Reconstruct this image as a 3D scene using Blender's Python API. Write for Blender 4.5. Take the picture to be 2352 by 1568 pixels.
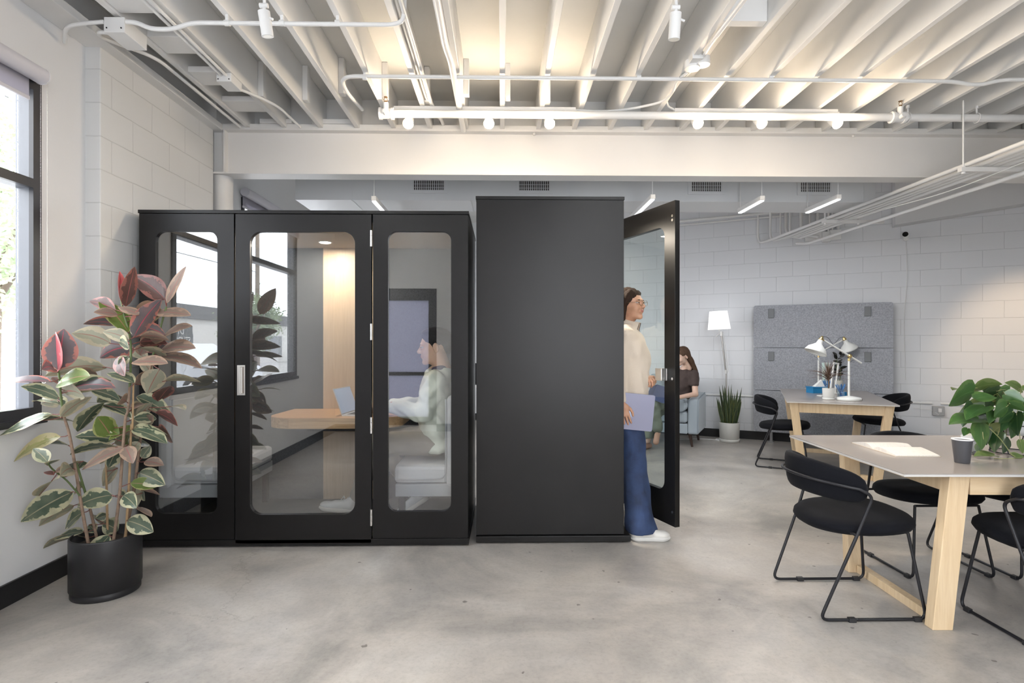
import bpy, bmesh, math, random
import numpy as np
from mathutils import Vector, Matrix, Euler, noise as mnoise

for o in list(bpy.data.objects):
    bpy.data.objects.remove(o)
C = bpy.context.scene.collection
PI = math.pi
rnd = random.Random(7)

# ------------------------------------------------------------------ camera
YAW = math.radians(1.05)
CH = 1.34            # camera height
FPX = 1290.0
HOR = 788.0
cam = bpy.data.cameras.new('camera')
cam.sensor_width = 36.0
cam.lens = FPX / 2352.0 * 36.0
cam.shift_y = (HOR - 784.0) / 2352.0
cam.clip_start = 0.05
cam.clip_end = 300
co = bpy.data.objects.new('camera', cam)
C.objects.link(co)
co.location = (0, 0, CH)
co.rotation_euler = (PI / 2, 0, -YAW)
bpy.context.scene.camera = co

# ------------------------------------------------------------------ exposure
vs = bpy.context.scene.view_settings
vs.view_transform = 'Standard'
vs.look = 'None'
vs.exposure = -0.24
vs.gamma = 1.0
vs.use_curve_mapping = False

# ------------------------------------------------------------------ world : bright hazy sky with soft clouds
w = bpy.data.worlds.new('sky')
bpy.context.scene.world = w
w.use_nodes = True
nt = w.node_tree
nt.nodes.clear()
wo = nt.nodes.new('ShaderNodeOutputWorld')
bg = nt.nodes.new('ShaderNodeBackground')
tc = nt.nodes.new('ShaderNodeTexCoord')
nz = nt.nodes.new('ShaderNodeTexNoise')
nz.inputs['Scale'].default_value = 2.2
nz.inputs['Detail'].default_value = 6
rp = nt.nodes.new('ShaderNodeValToRGB')
rp.color_ramp.elements[0].position = 0.38
rp.color_ramp.elements[0].color = (0.80, 0.86, 0.95, 1)
rp.color_ramp.elements[1].position = 0.62
rp.color_ramp.elements[1].color = (1.0, 1.0, 1.0, 1)
nt.links.new(tc.outputs['Generated'], nz.inputs['Vector'])
nt.links.new(nz.outputs['Fac'], rp.inputs['Fac'])
nt.links.new(rp.outputs['Color'], bg.inputs['Color'])
bg.inputs['Strength'].default_value = 12.0
nt.links.new(bg.outputs['Background'], wo.inputs['Surface'])

def sun():
    l = bpy.data.lights.new('sun', 'SUN')
    l.energy = 3.0
    l.angle = math.radians(2)
    l.color = (1.0, 0.95, 0.88)
    o = bpy.data.objects.new('sun', l)
    C.objects.link(o)
    d = Vector((-0.55, 0.35, -0.9))
    o.rotation_euler = d.to_track_quat('-Z', 'Y').to_euler()
sun()

def area(name, loc, target, sx, sy, power, color=(1, 1, 1), portal=False, spread=None):
    l = bpy.data.lights.new(name, 'AREA')
    l.shape = 'RECTANGLE'
    l.size = sx
    l.size_y = sy
    l.energy = power
    l.color = color
    if spread is not None:
        l.spread = spread
    if portal:
        l.cycles.is_portal = True
    o = bpy.data.objects.new(name, l)
    C.objects.link(o)
    o.location = loc
    o.rotation_euler = (Vector(target) - Vector(loc)).to_track_quat('-Z', 'Y').to_euler()
    return o

# window portals (sampling aids of the daylight that enters through each window)
area('window_daylight', (-2.72, 1.78, 1.87), (0, 1.78, 1.87), 2.55, 1.75, 1, portal=True)
area('window_daylight', (-2.72, 6.9, 1.87), (0, 6.9, 1.87), 2.8, 1.75, 1, portal=True)
area('window_daylight', (1.25, -1.25, 1.65), (1.25, 1, 1.65), 2.0, 2.6, 1, portal=True)

# ------------------------------------------------------------------ picture-point helpers (used to measure places in the room)
def ray(px, py):
    u = (px - 1176.0) / FPX
    v = (HOR - py) / FPX
    return Vector((math.sin(YAW) + u * math.cos(YAW), math.cos(YAW) - u * math.sin(YAW), v))
def at(px, py, Y):
    d = ray(px, py)
    t = Y / d.y
    return Vector((d.x * t, Y, CH + d.z * t))
def atz(px, py, Z):
    d = ray(px, py)
    t = (Z - CH) / d.z
    return Vector((d.x * t, d.y * t, Z))
def fl(px, py):
    return atz(px, py, 0.0)

# ------------------------------------------------------------------ materials
MC = {}
def mat(name, col=(0.8, 0.8, 0.8), rough=0.5, metal=0.0, spec=0.5, noise=None, bump=None, emit=None, coat=0.0, sheen=0.0, alpha_trans=None, scale2=None):
    """principled material. noise=(scale, amount) varies the colour, bump=(scale, strength)"""
    if name in MC:
        return MC[name]
    m = bpy.data.materials.new(name)
    m.use_nodes = True
    n = m.node_tree
    b = n.nodes['Principled BSDF']
    b.inputs['Base Color'].default_value = (*col, 1)
    b.inputs['Roughness'].default_value = rough
    b.inputs['Metallic'].default_value = metal
    b.inputs['Specular IOR Level'].default_value = spec
    b.inputs['Coat Weight'].default_value = coat
    b.inputs['Sheen Weight'].default_value = sheen
    if emit:
        b.inputs['Emission Color'].default_value = (*emit[0], 1)
        b.inputs['Emission Strength'].default_value = emit[1]
    t = n.nodes.new('ShaderNodeTexCoord')
    if noise:
        z = n.nodes.new('ShaderNodeTexNoise')
        z.inputs['Scale'].default_value = noise[0]
        z.inputs['Detail'].default_value = 5
        r = n.nodes.new('ShaderNodeValToRGB')
        a = noise[1]
        r.color_ramp.elements[0].position = 0.3
        r.color_ramp.elements[1].position = 0.7
        r.color_ramp.elements[0].color = (*[c * (1 - a) for c in col], 1)
        r.color_ramp.elements[1].color = (*[min(1, c * (1 + a)) for c in col], 1)
        n.links.new(t.outputs['Object'], z.inputs['Vector'])
        n.links.new(z.outputs['Fac'], r.inputs['Fac'])
        n.links.new(r.outputs['Color'], b.inputs['Base Color'])
    if bump:
        z2 = n.nodes.new('ShaderNodeTexNoise')
        z2.inputs['Scale'].default_value = bump[0]
        z2.inputs['Detail'].default_value = 4
        bp = n.nodes.new('ShaderNodeBump')
        bp.inputs['Strength'].default_value = bump[1]
        bp.inputs['Distance'].default_value = 0.01
        n.links.new(t.outputs['Object'], z2.inputs['Vector'])
        n.links.new(z2.outputs['Fac'], bp.inputs['Height'])
        n.links.new(bp.outputs['Normal'], b.inputs['Normal'])
    MC[name] = m
    return m

def wood_mat(name, c1, c2, axis='z', scale=1.0, rough=0.45, wl=10.0):
    if name in MC:
        return MC[name]
    m = bpy.data.materials.new(name)
    m.use_nodes = True
    n = m.node_tree
    b = n.nodes['Principled BSDF']
    t = n.nodes.new('ShaderNodeTexCoord')
    mp = n.nodes.new('ShaderNodeMapping')
    st = {'x': (0.06, 1, 1), 'y': (1, 0.06, 1), 'z': (1, 1, 0.06)}[axis]
    mp.inputs['Scale'].default_value = [s * wl * scale for s in st]
    z = n.nodes.new('ShaderNodeTexNoise')
    z.inputs['Scale'].default_value = 3.0
    z.inputs['Detail'].default_value = 8
    z.inputs['Roughness'].default_value = 0.6
    z.inputs['Distortion'].default_value = 0.6
    r = n.nodes.new('ShaderNodeValToRGB')
    r.color_ramp.elements[0].position = 0.3
    r.color_ramp.elements[0].color = (*c2, 1)
    r.color_ramp.elements[1].position = 0.62
    r.color_ramp.elements[1].color = (*c1, 1)
    n.links.new(t.outputs['Object'], mp.inputs['Vector'])
    n.links.new(mp.outputs['Vector'], z.inputs['Vector'])
    n.links.new(z.outputs['Fac'], r.inputs['Fac'])
    n.links.new(r.outputs['Color'], b.inputs['Base Color'])
    b.inputs['Roughness'].default_value = rough
    bp = n.nodes.new('ShaderNodeBump')
    bp.inputs['Strength'].default_value = 0.08
    bp.inputs['Distance'].default_value = 0.01
    n.links.new(z.outputs['Fac'], bp.inputs['Height'])
    n.links.new(bp.outputs['Normal'], b.inputs['Normal'])
    MC[name] = m
    return m

def glass_mat(name, refl=0.12, tint=(0.97, 0.98, 0.98)):
    if name in MC:
        return MC[name]
    m = bpy.data.materials.new(name)
    m.use_nodes = True
    n = m.node_tree
    n.nodes.clear()
    out = n.nodes.new('ShaderNodeOutputMaterial')
    mx = n.nodes.new('ShaderNodeMixShader')
    tr = n.nodes.new('ShaderNodeBsdfTransparent')
    tr.inputs['Color'].default_value = (*tint, 1)
    gl = n.nodes.new('ShaderNodeBsdfGlossy')
    gl.inputs['Roughness'].default_value = 0.0
    gl.inputs['Color'].default_value = (1, 1, 1, 1)
    lw = n.nodes.new('ShaderNodeLayerWeight')
    lw.inputs['Blend'].default_value = 0.5
    mr = n.nodes.new('ShaderNodeMapRange')
    mr.inputs['From Min'].default_value = 0
    mr.inputs['From Max'].default_value = 1
    mr.inputs['To Min'].default_value = refl
    mr.inputs['To Max'].default_value = min(1, refl + 0.55)
    pw = n.nodes.new('ShaderNodeMath')
    pw.operation = 'POWER'
    pw.inputs[1].default_value = 3.0
    n.links.new(lw.outputs['Facing'], pw.inputs[0])
    n.links.new(pw.outputs[0], mr.inputs['Value'])
    n.links.new(mr.outputs['Result'], mx.inputs['Fac'])
    n.links.new(tr.outputs[0], mx.inputs[1])
    n.links.new(gl.outputs[0], mx.inputs[2])
    n.links.new(mx.outputs[0], out.inputs['Surface'])
    MC[name] = m
    return m

def shade_mat(name, col, trans=0.5, emit=None):
    """cloth or paper that lets light through"""
    if name in MC:
        return MC[name]
    m = bpy.data.materials.new(name)
    m.use_nodes = True
    n = m.node_tree
    n.nodes.clear()
    out = n.nodes.new('ShaderNodeOutputMaterial')
    mx = n.nodes.new('ShaderNodeMixShader')
    mx.inputs['Fac'].default_value = trans
    d = n.nodes.new('ShaderNodeBsdfDiffuse')
    d.inputs['Color'].default_value = (*col, 1)
    t = n.nodes.new('ShaderNodeBsdfTranslucent')
    t.inputs['Color'].default_value = (*col, 1)
    n.links.new(d.outputs[0], mx.inputs[1])
    n.links.new(t.outputs[0], mx.inputs[2])
    n.links.new(mx.outputs[0], out.inputs['Surface'])
    MC[name] = m
    return m

def block_mat(name, col, offx=0.0, offz=0.0):
    if name in MC:
        return MC[name]
    m = bpy.data.materials.new(name)
    m.use_nodes = True
    n = m.node_tree
    b = n.nodes['Principled BSDF']
    t = n.nodes.new('ShaderNodeTexCoord')
    sp = n.nodes.new('ShaderNodeSeparateXYZ')
    cb = n.nodes.new('ShaderNodeCombineXYZ')
    ax = n.nodes.new('ShaderNodeMath'); ax.operation = 'ADD'; ax.inputs[1].default_value = 40.6 + offx
    az = n.nodes.new('ShaderNodeMath'); az.operation = 'ADD'; az.inputs[1].default_value = 4.06 + offz
    br = n.nodes.new('ShaderNodeTexBrick')
    br.inputs['Scale'].default_value = 1.0
    br.inputs['Brick Width'].default_value = 0.406
    br.inputs['Row Height'].default_value = 0.203
    br.inputs['Mortar Size'].default_value = 0.0035
    br.inputs['Mortar Smooth'].default_value = 0.6
    br.inputs['Bias'].default_value = 0
    br.inputs['Color1'].default_value = (*col, 1)
    br.inputs['Color2'].default_value = (*[c * 0.985 for c in col], 1)
    br.inputs['Mortar'].default_value = (*[c * 0.86 for c in col], 1)
    n.links.new(t.outputs['Object'], sp.inputs[0])
    n.links.new(sp.outputs['X'], ax.inputs[0]); n.links.new(ax.outputs[0], cb.inputs['X'])
    n.links.new(sp.outputs['Z'], az.inputs[0]); n.links.new(az.outputs[0], cb.inputs['Y'])
    wn = n.nodes.new('ShaderNodeTexNoise'); wn.inputs['Scale'].default_value = 9; wn.inputs['Detail'].default_value = 2
    wv = n.nodes.new('ShaderNodeVectorMath'); wv.operation = 'SCALE'; wv.inputs['Scale'].default_value = 0.006
    wa = n.nodes.new('ShaderNodeVectorMath'); wa.operation = 'ADD'
    n.links.new(t.outputs['Object'], wn.inputs['Vector'])
    n.links.new(wn.outputs['Color'], wv.inputs[0])
    n.links.new(cb.outputs[0], wa.inputs[0]); n.links.new(wv.outputs[0], wa.inputs[1])
    n.links.new(wa.outputs[0], br.inputs['Vector'])
    n.links.new(br.outputs['Color'], b.inputs['Base Color'])
    nz = n.nodes.new('ShaderNodeTexNoise'); nz.inputs['Scale'].default_value = 60; nz.inputs['Detail'].default_value = 6
    n.links.new(t.outputs['Object'], nz.inputs['Vector'])
    mm = n.nodes.new('ShaderNodeMath'); mm.operation = 'MULTIPLY_ADD'
    mm.inputs[1].default_value = 0.15
    inv = n.nodes.new('ShaderNodeMath'); inv.operation = 'SUBTRACT'; inv.inputs[0].default_value = 1.0
    n.links.new(br.outputs['Fac'], inv.inputs[1])
    n.links.new(nz.outputs['Fac'], mm.inputs[0]); n.links.new(inv.outputs[0], mm.inputs[2])
    bp = n.nodes.new('ShaderNodeBump'); bp.inputs['Strength'].default_value = 0.55; bp.inputs['Distance'].default_value = 0.006
    n.links.new(mm.outputs[0], bp.inputs['Height'])
    n.links.new(bp.outputs['Normal'], b.inputs['Normal'])
    b.inputs['Roughness'].default_value = 0.55
    MC[name] = m
    return m

def concrete_mat():
    m = bpy.data.materials.new('polished concrete')
    m.use_nodes = True
    n = m.node_tree
    b = n.nodes['Principled BSDF']
    t = n.nodes.new('ShaderNodeTexCoord')
    def nse(scale, detail, dist=0, rough=0.55):
        z = n.nodes.new('ShaderNodeTexNoise')
        z.inputs['Scale'].default_value = scale
        z.inputs['Detail'].default_value = detail
        z.inputs['Roughness'].default_value = rough
        z.inputs['Distortion'].default_value = dist
        n.links.new(t.outputs['Object'], z.inputs['Vector'])
        return z
    def ramp(src, p0, c0, p1, c1, mid=None):
        r = n.nodes.new('ShaderNodeValToRGB')
        e = r.color_ramp.elements
        e[0].position = p0; e[0].color = (*c0, 1)
        e[1].position = p1; e[1].color = (*c1, 1)
        if mid:
            k = e.new(mid[0]); k.color = (*mid[1], 1)
        n.links.new(src, r.inputs['Fac'])
        return r
    def mix(kind, fac, a, c):
        x = n.nodes.new('ShaderNodeMix'); x.data_type = 'RGBA'; x.blend_type = kind
        if isinstance(fac, float): x.inputs[0].default_value = fac
        else: n.links.new(fac, x.inputs[0])
        n.links.new(a, x.inputs[6])
        if isinstance(c, tuple): x.inputs[7].default_value = (*c, 1)
        else: n.links.new(c, x.inputs[7])
        return x.outputs[2]
    z1 = nse(0.9, 7, 0.8, 0.62)
    r1 = ramp(z1.outputs['Fac'], 0.32, (0.25, 0.24, 0.225), 0.70, (0.55, 0.525, 0.49), (0.5, (0.42, 0.39, 0.355)))
    z2 = nse(4.5, 8, 0.4, 0.7)
    r2 = ramp(z2.outputs['Fac'], 0.36, (0.72, 0.73, 0.76), 0.60, (1, 1, 1))
    c = mix('MULTIPLY', 0.55, r1.outputs['Color'], r2.outputs['Color'])
    z3 = nse(45, 6, 0, 0.75)
    r3 = ramp(z3.outputs['Fac'], 0.34, (0.62, 0.6, 0.58), 0.52, (1, 1, 1))
    c = mix('MULTIPLY', 0.35, c, r3.outputs['Color'])
    # dark specks
    z4 = nse(19, 2, 0, 0.4)
    r4 = ramp(z4.outputs['Fac'], 0.235, (0.25, 0.24, 0.23), 0.262, (1, 1, 1))
    c = mix('MULTIPLY', 0.75, c, r4.outputs['Color'])
    # hairline cracks
    v = n.nodes.new('ShaderNodeTexVoronoi'); v.feature = 'DISTANCE_TO_EDGE'
    v.inputs['Scale'].default_value = 0.55
    dn = nse(2.4, 6, 0, 0.7)
    ad = n.nodes.new('ShaderNodeVectorMath'); ad.operation = 'ADD'
    scn = n.nodes.new('ShaderNodeVectorMath'); scn.operation = 'SCALE'; scn.inputs['Scale'].default_value = 0.45
    n.links.new(dn.outputs['Color'], scn.inputs[0])
    n.links.new(t.outputs['Object'], ad.inputs[0]); n.links.new(scn.outputs[0], ad.inputs[1])
    n.links.new(ad.outputs[0], v.inputs['Vector'])
    r5 = ramp(v.outputs['Distance'], 0.0, (0.6, 0.58, 0.56), 0.0035, (1, 1, 1))
    zc = nse(0.8, 2)
    rc = ramp(zc.outputs['Fac'], 0.5, (0, 0, 0), 0.6, (0.6, 0.6, 0.6))
    c = mix('MULTIPLY', rc.outputs['Color'], c, r5.outputs['Color'])
    n.links.new(c, b.inputs['Base Color'])
    rr = n.nodes.new('ShaderNodeMapRange')
    rr.inputs['To Min'].default_value = 0.22; rr.inputs['To Max'].default_value = 0.50
    n.links.new(z2.outputs['Fac'], rr.inputs['Value'])
    n.links.new(rr.outputs['Result'], b.inputs['Roughness'])
    bp = n.nodes.new('ShaderNodeBump'); bp.inputs['Strength'].default_value = 0.05; bp.inputs['Distance'].default_value = 0.01
    n.links.new(z3.outputs['Fac'], bp.inputs['Height'])
    n.links.new(bp.outputs['Normal'], b.inputs['Normal'])
    return m

WHITE = mat('white painted wood', (0.80, 0.795, 0.78), 0.5, noise=(3, 0.03), bump=(25, 0.12))
DECK = mat('white painted plywood', (0.76, 0.755, 0.73), 0.6, noise=(2, 0.05), bump=(12, 0.15))
PLASTER = mat('white painted drywall', (0.74, 0.745, 0.755), 0.6, noise=(1.5, 0.015), bump=(60, 0.05))
STEELW = mat('white painted steel', (0.80, 0.79, 0.775), 0.42, noise=(2, 0.02), bump=(30, 0.05))
PIPEW = mat('white painted pipe', (0.82, 0.82, 0.81), 0.35)
DUCTW = mat('white painted sheet metal', (0.76, 0.775, 0.79), 0.4)
BLACKF = mat('black window frame', (0.016, 0.017, 0.022), 0.35)
BASEB = mat('black baseboard', (0.008, 0.008, 0.009), 0.45)
BOOTH = mat('charcoal laminate', (0.0075, 0.0070, 0.0070), 0.36, spec=0.28, noise=(4, 0.12), bump=(3, 0.03))
FELTD = mat('dark grey felt', (0.075, 0.08, 0.088), 0.9, noise=(160, 0.3))
CHROME = mat('brushed steel', (0.62, 0.60, 0.57), 0.28, 1.0)
SATIN = mat('satin nickel', (0.75, 0.73, 0.70), 0.35, 1.0)
BRASS = mat('brass', (0.75, 0.58, 0.28), 0.25, 1.0)
BLK = mat('black metal', (0.012, 0.012, 0.015), 0.42, spec=0.4)
FAB = mat('black fabric', (0.005, 0.0055, 0.008), 0.9, spec=0.15, sheen=0.03, bump=(500, 0.15))
DARK = mat('dark recess', (0.01, 0.01, 0.01), 0.8)

# ------------------------------------------------------------------ geometry collector
class G:
    def __init__(s):
        s.v = []; s.f = []; s.m = []; s.sm = []
    def add(s, vs, fs, mi=0, smooth=False):
        b = len(s.v)
        s.v += [Vector(p) for p in vs]
        for f in fs:
            s.f.append([b + i for i in f]); s.m.append(mi); s.sm.append(smooth)
        return s
    def box(s, lo, hi, mi=0, M=None):
        x0, y0, z0 = lo; x1, y1, z1 = hi
        vs = [(x0,y0,z0),(x1,y0,z0),(x1,y1,z0),(x0,y1,z0),(x0,y0,z1),(x1,y0,z1),(x1,y1,z1),(x0,y1,z1)]
        if M is not None: vs = [M @ Vector(p) for p in vs]
        return s.add(vs, [(0,3,2,1),(4,5,6,7),(0,1,5,4),(1,2,6,5),(2,3,7,6),(3,0,4,7)], mi)
    def cbox(s, c, d, mi=0, M=None):
        return s.box([c[i]-d[i]/2 for i in range(3)], [c[i]+d[i]/2 for i in range(3)], mi, M)
    def hexa(s, b4, t4, mi=0):
        return s.add(list(b4) + list(t4), [(0,3,2,1),(4,5,6,7),(0,1,5,4),(1,2,6,5),(2,3,7,6),(3,0,4,7)], mi)
    def ring(s, c, ax, r, n, ph=0):
        ax = Vector(ax).normalized()
        u = ax.orthogonal().normalized() if abs(ax.z) < 0.999 else Vector((1,0,0))
        w_ = ax.cross(u)
        return [Vector(c) + (u*math.cos(2*PI*k/n+ph) + w_*math.sin(2*PI*k/n+ph))*r for k in range(n)]
    def cyl(s, a, b, r, r2=None, n=20, mi=0, cap=True, smooth=True):
        a = Vector(a); b = Vector(b); r2 = r if r2 is None else r2
        ax = (b-a).normalized()
        v0 = s.ring(a, ax, r, n); v1 = s.ring(b, ax, r2, n)
        s.add(v0+v1, [(k,(k+1)%n,n+(k+1)%n,n+k) for k in range(n)], mi, smooth)
        if cap:
            s.add(v0, [list(range(n))[::-1]], mi); s.add(v1, [list(range(n))], mi)
        return s
    def tube(s, pts, r, n=10, mi=0, closed=False, cap=True):
        pts = [Vector(p) for p in pts]
        N = len(pts)
        rs = r if isinstance(r, (list, tuple)) else [r]*N
        T = []
        for i in range(N):
            if closed: t = pts[(i+1)%N]-pts[i-1]
            else: t = pts[min(i+1,N-1)]-pts[max(i-1,0)]
            T.append(t.normalized())
        u = T[0].orthogonal().normalized()
        vs = []
        for i in range(N):
            u = (u - T[i]*u.dot(T[i]))
            u = u.normalized() if u.length > 1e-6 else T[i].orthogonal().normalized()
            w_ = T[i].cross(u)
            vs += [pts[i] + (u*math.cos(2*PI*k/n)+w_*math.sin(2*PI*k/n))*rs[i] for k in range(n)]
        fs = []
        for i in range(N if closed else N-1):
            j = (i+1) % N
            fs += [(i*n+k, i*n+(k+1)%n, j*n+(k+1)%n, j*n+k) for k in range(n)]
        s.add(vs, fs, mi, True)
        if cap and not closed:
            s.add(vs[:n], [list(range(n))[::-1]], mi); s.add(vs[-n:], [list(range(n))], mi)
        return s
    def lathe(s, prof, c=(0,0,0), n=32, mi=0, M=None, smooth=True, sx=1, sy=1):
        vs = []
        for r, z in prof:
            for k in range(n):
                p = Vector((c[0]+r*math.cos(2*PI*k/n)*sx, c[1]+r*math.sin(2*PI*k/n)*sy, c[2]+z))
                vs.append(M @ p if M is not None else p)
        fs = []
        for i in range(len(prof)-1):
            fs += [(i*n+k, i*n+(k+1)%n, (i+1)*n+(k+1)%n, (i+1)*n+k) for k in range(n)]
        s.add(vs, fs, mi, smooth)
        for i, rev in ((0, True), (len(prof)-1, False)):
            if prof[i][0] > 1e-5:
                q = list(range(i*n, i*n+n))
                s.add([vs[j] for j in q], [list(range(n))[::-1] if rev else list(range(n))], mi)
        return s
    def sph(s, c, r, n=16, mi=0, M=None):
        rr = r if isinstance(r, (list, tuple)) else (r, r, r)
        vs = []; fs = []; m_ = n//2
        for i in range(m_+1):
            th = PI*i/m_
            for k in range(n):
                p = Vector((math.sin(th)*math.cos(2*PI*k/n)*rr[0], math.sin(th)*math.sin(2*PI*k/n)*rr[1], math.cos(th)*rr[2]))
                if M is not None: p = M @ p
                vs.append(p+Vector(c))
        for i in range(m_):
            for k in range(n):
                fs.append((i*n+k, (i+1)*n+k, (i+1)*n+(k+1)%n, i*n+(k+1)%n))
        return s.add(vs, fs, mi, True)
    def prism(s, outline, z0, z1, mi=0, M=None, smooth=False):
        n = len(outline)
        vs = [Vector((x,y,z0)) for x,y in outline] + [Vector((x,y,z1)) for x,y in outline]
        if M is not None: vs = [M @ p for p in vs]
        s.add(vs, [list(range(n))[::-1], list(range(n,2*n))], mi)
        s.add(vs, [(k,(k+1)%n,n+(k+1)%n,n+k) for k in range(n)], mi, smooth)
        return s
    def grid(s, fn, nu, nv, mi=0, smooth=True):
        vs = [fn(i/nu, j/nv) for i in range(nu+1) for j in range(nv+1)]
        fs = [(i*(nv+1)+j, (i+1)*(nv+1)+j, (i+1)*(nv+1)+j+1, i*(nv+1)+j+1) for i in range(nu) for j in range(nv)]
        return s.add(vs, fs, mi, smooth)
    def xf(s, M):
        s.v = [M @ p for p in s.v]; return s

def fillet(pts, r, n=5, closed=False):
    pts = [Vector(p) for p in pts]; out = []
    N = len(pts)
    for i, p in enumerate(pts):
        if not closed and i in (0, N-1): out.append(p); continue
        a = pts[i-1]-p; b = pts[(i+1)%N]-p
        ri = min(r, a.length*0.48, b.length*0.48)
        p0 = p+a.normalized()*ri; p1 = p+b.normalized()*ri
        for k in range(n+1):
            t = k/n
            out.append(p0*(1-t)**2 + p*2*t*(1-t) + p1*t*t)
    return out

def rrect(x0, x1, y0, y1, r, n=8):
    out = []
    for cx, cy, a0 in ((x1-r,y1-r,0),(x0+r,y1-r,PI/2),(x0+r,y0+r,PI),(x1-r,y0+r,1.5*PI)):
        for k in range(n+1):
            a = a0+PI/2*k/n
            out.append((cx+r*math.cos(a), cy+r*math.sin(a)))
    return out

def obj(name, g, mats, parent=None, world=False, bevel=0, sub=0, weld=False):
    if not isinstance(mats, (list, tuple)): mats = [mats]
    vs = g.v
    if parent is not None and world:
        r = parent
        while r.parent is not None: r = r.parent
        Mi = (Matrix.Translation(r.location) @ r.rotation_euler.to_matrix().to_4x4()).inverted()
        vs = [Mi @ p for p in vs]
    me = bpy.data.meshes.new(name)
    me.from_pydata([tuple(p) for p in vs], [], g.f)
    for m_ in mats: me.materials.append(m_)
    me.polygons.foreach_set('material_index', g.m)
    me.polygons.foreach_set('use_smooth', g.sm)
    me.update()
    o = bpy.data.objects.new(name, me)
    C.objects.link(o)
    if parent is not None: o.parent = parent
    if weld:
        md = o.modifiers.new('weld', 'WELD'); md.merge_threshold = 0.0004
    if bevel:
        md = o.modifiers.new('bevel', 'BEVEL'); md.width = bevel; md.segments = 2; md.limit_method = 'ANGLE'; md.angle_limit = math.radians(50)
    if sub:
        md = o.modifiers.new('sub', 'SUBSURF'); md.levels = sub; md.render_levels = sub
    return o

def tag(o, label, cat, group=None, kind=None):
    o['label'] = label
    if cat: o['category'] = cat
    if group: o['group'] = group
    if kind: o['kind'] = kind
    return o
def thing(name, label, cat, loc=(0,0,0), rz=0, group=None):
    o = bpy.data.objects.new(name, None)
    C.objects.link(o)
    o.location = loc; o.rotation_euler = (0, 0, rz)
    return tag(o, label, cat, group)
def struct(name, g, mats, label=None, world=True, bevel=0, parent=None):
    o = obj(name, g, mats, parent, bevel=bevel)
    if parent is None:
        o['kind'] = 'structure'
        if label: o['label'] = label
    return o
def dup(root, loc=None, rz=None, label=None, group=None):
    r = root.copy(); C.objects.link(r)
    if loc is not None: r.location = loc
    if rz is not None: r.rotation_euler = (0, 0, rz)
    if label: r['label'] = label
    if group: r['group'] = group
    for ch in list(root.children):
        c = ch.copy(); C.objects.link(c); c.parent = r
        for g_ in list(ch.children):
            d = g_.copy(); C.objects.link(d); d.parent = c
    return r

def panel_hole(g, x0, x1, z0, z1, hx0, hx1, hz0, hz1, r, y0, y1, mi=0, n=8):
    """upright board in the xz plane with a round-cornered opening"""
    inner = rrect(hx0, hx1, hz0, hz1, r, n)
    corners = [(x1, z1), (x0, z1), (x0, z0), (x1, z0)]
    m_ = n+1
    V = []
    for y in (y0, y1):
        V += [(x, y, z) for x, z in inner]
        V += [(x, y, z) for x, z in corners]
    N = len(inner); S = N+4
    fs = []
    for side in (0, 1):
        o_ = side*S
        for q in range(4):
            for k in range(n):
                a = q*m_+k; b = a+1
                f = [o_+a, o_+b, o_+N+q]
                fs.append(f if side else f[::-1])
            a = q*m_+n; b = ((q+1) % 4)*m_
            f = [o_+a, o_+b, o_+N+(q+1) % 4, o_+N+q]
            fs.append(f if side else f[::-1])
    for k in range(N):
        b = (k+1) % N
        fs.append([k, b, S+b, S+k])
    for q in range(4):
        b = (q+1) % 4
        fs.append([N+q, S+N+q, S+N+b, N+b])
    g.add(V, fs, mi)
    return g
# ================================================================== ROOM SHELL
XL = -2.53      # left wall face
YB = -1.10      # wall behind the camera
XR = 8.0
CEIL = 3.456    # underside of the deck
JZ = 3.17       # underside of the joists
def wallY(X): return 8.44 - 0.5205*(X-2.24)      # face of the long block wall at the back
WANG = math.atan(-0.5205)

g = G(); g.box((-3.0, -1.4, -0.12), (8.3, 12.0, 0.0))
struct('floor', g, concrete_mat(), 'polished concrete floor')

def wall_with_holes(u0, u1, z0, z1, holes, t0, t1, axis):
    """boxes round the openings. axis 'x': wall runs along x, thickness in y"""
    g = G()
    us = sorted({u0, u1} | {h[0] for h in holes} | {h[1] for h in holes})
    for a, b in zip(us[:-1], us[1:]):
        hs = [h for h in holes if h[0] <= a+1e-6 and h[1] >= b-1e-6]
        zs = [(z0, z1)]
        if hs:
            h = hs[0]; zs = [(z0, h[2]), (h[3], z1)]
        for c, d in zs:
            if d-c < 1e-4: continue
            if axis == 'x': g.box((a, t0, c), (b, t1, d))
            else: g.box((t0, a, c), (t1, b, d))
    return g
W1 = (0.50, 3.122, 0.94, 2.76)
W5 = (5.50, 8.30, 0.98, 2.76)
g = wall_with_holes(-1.3, 12.0, 0, CEIL, [W1, W5], XL-0.095, XL, 'y')
struct('wall_left', g, PLASTER, 'smooth white plastered wall with the window on the left')
BWX = (-1.95, -0.99, 0.10, 2.17)
BWS = (0.3, 2.2, 0.35, 2.95)
g = wall_with_holes(XL-0.16, XR+0.2, 0, CEIL, [BWX, BWS], YB-0.16, YB, 'x')
struct('wall_behind', g, PLASTER, 'white wall behind the camera')
g = wall_with_holes(-1.3, 7.5, 0, CEIL, [], XR, XR+0.16, 'y')
struct('wall_right', g, PLASTER, 'white wall on the right')
# back block wall, built along local x
g = G(); g.box((-7.5, 0.0, 0), (7.5, 0.2, CEIL))
o = struct('wall_back', g, block_mat('white painted block wall', (0.76, 0.775, 0.80), 0.10, -0.02), 'white painted concrete block wall at the back')
o.location = (2.24, wallY(2.24), 0); o.rotation_euler = (0, 0, WANG)
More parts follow.
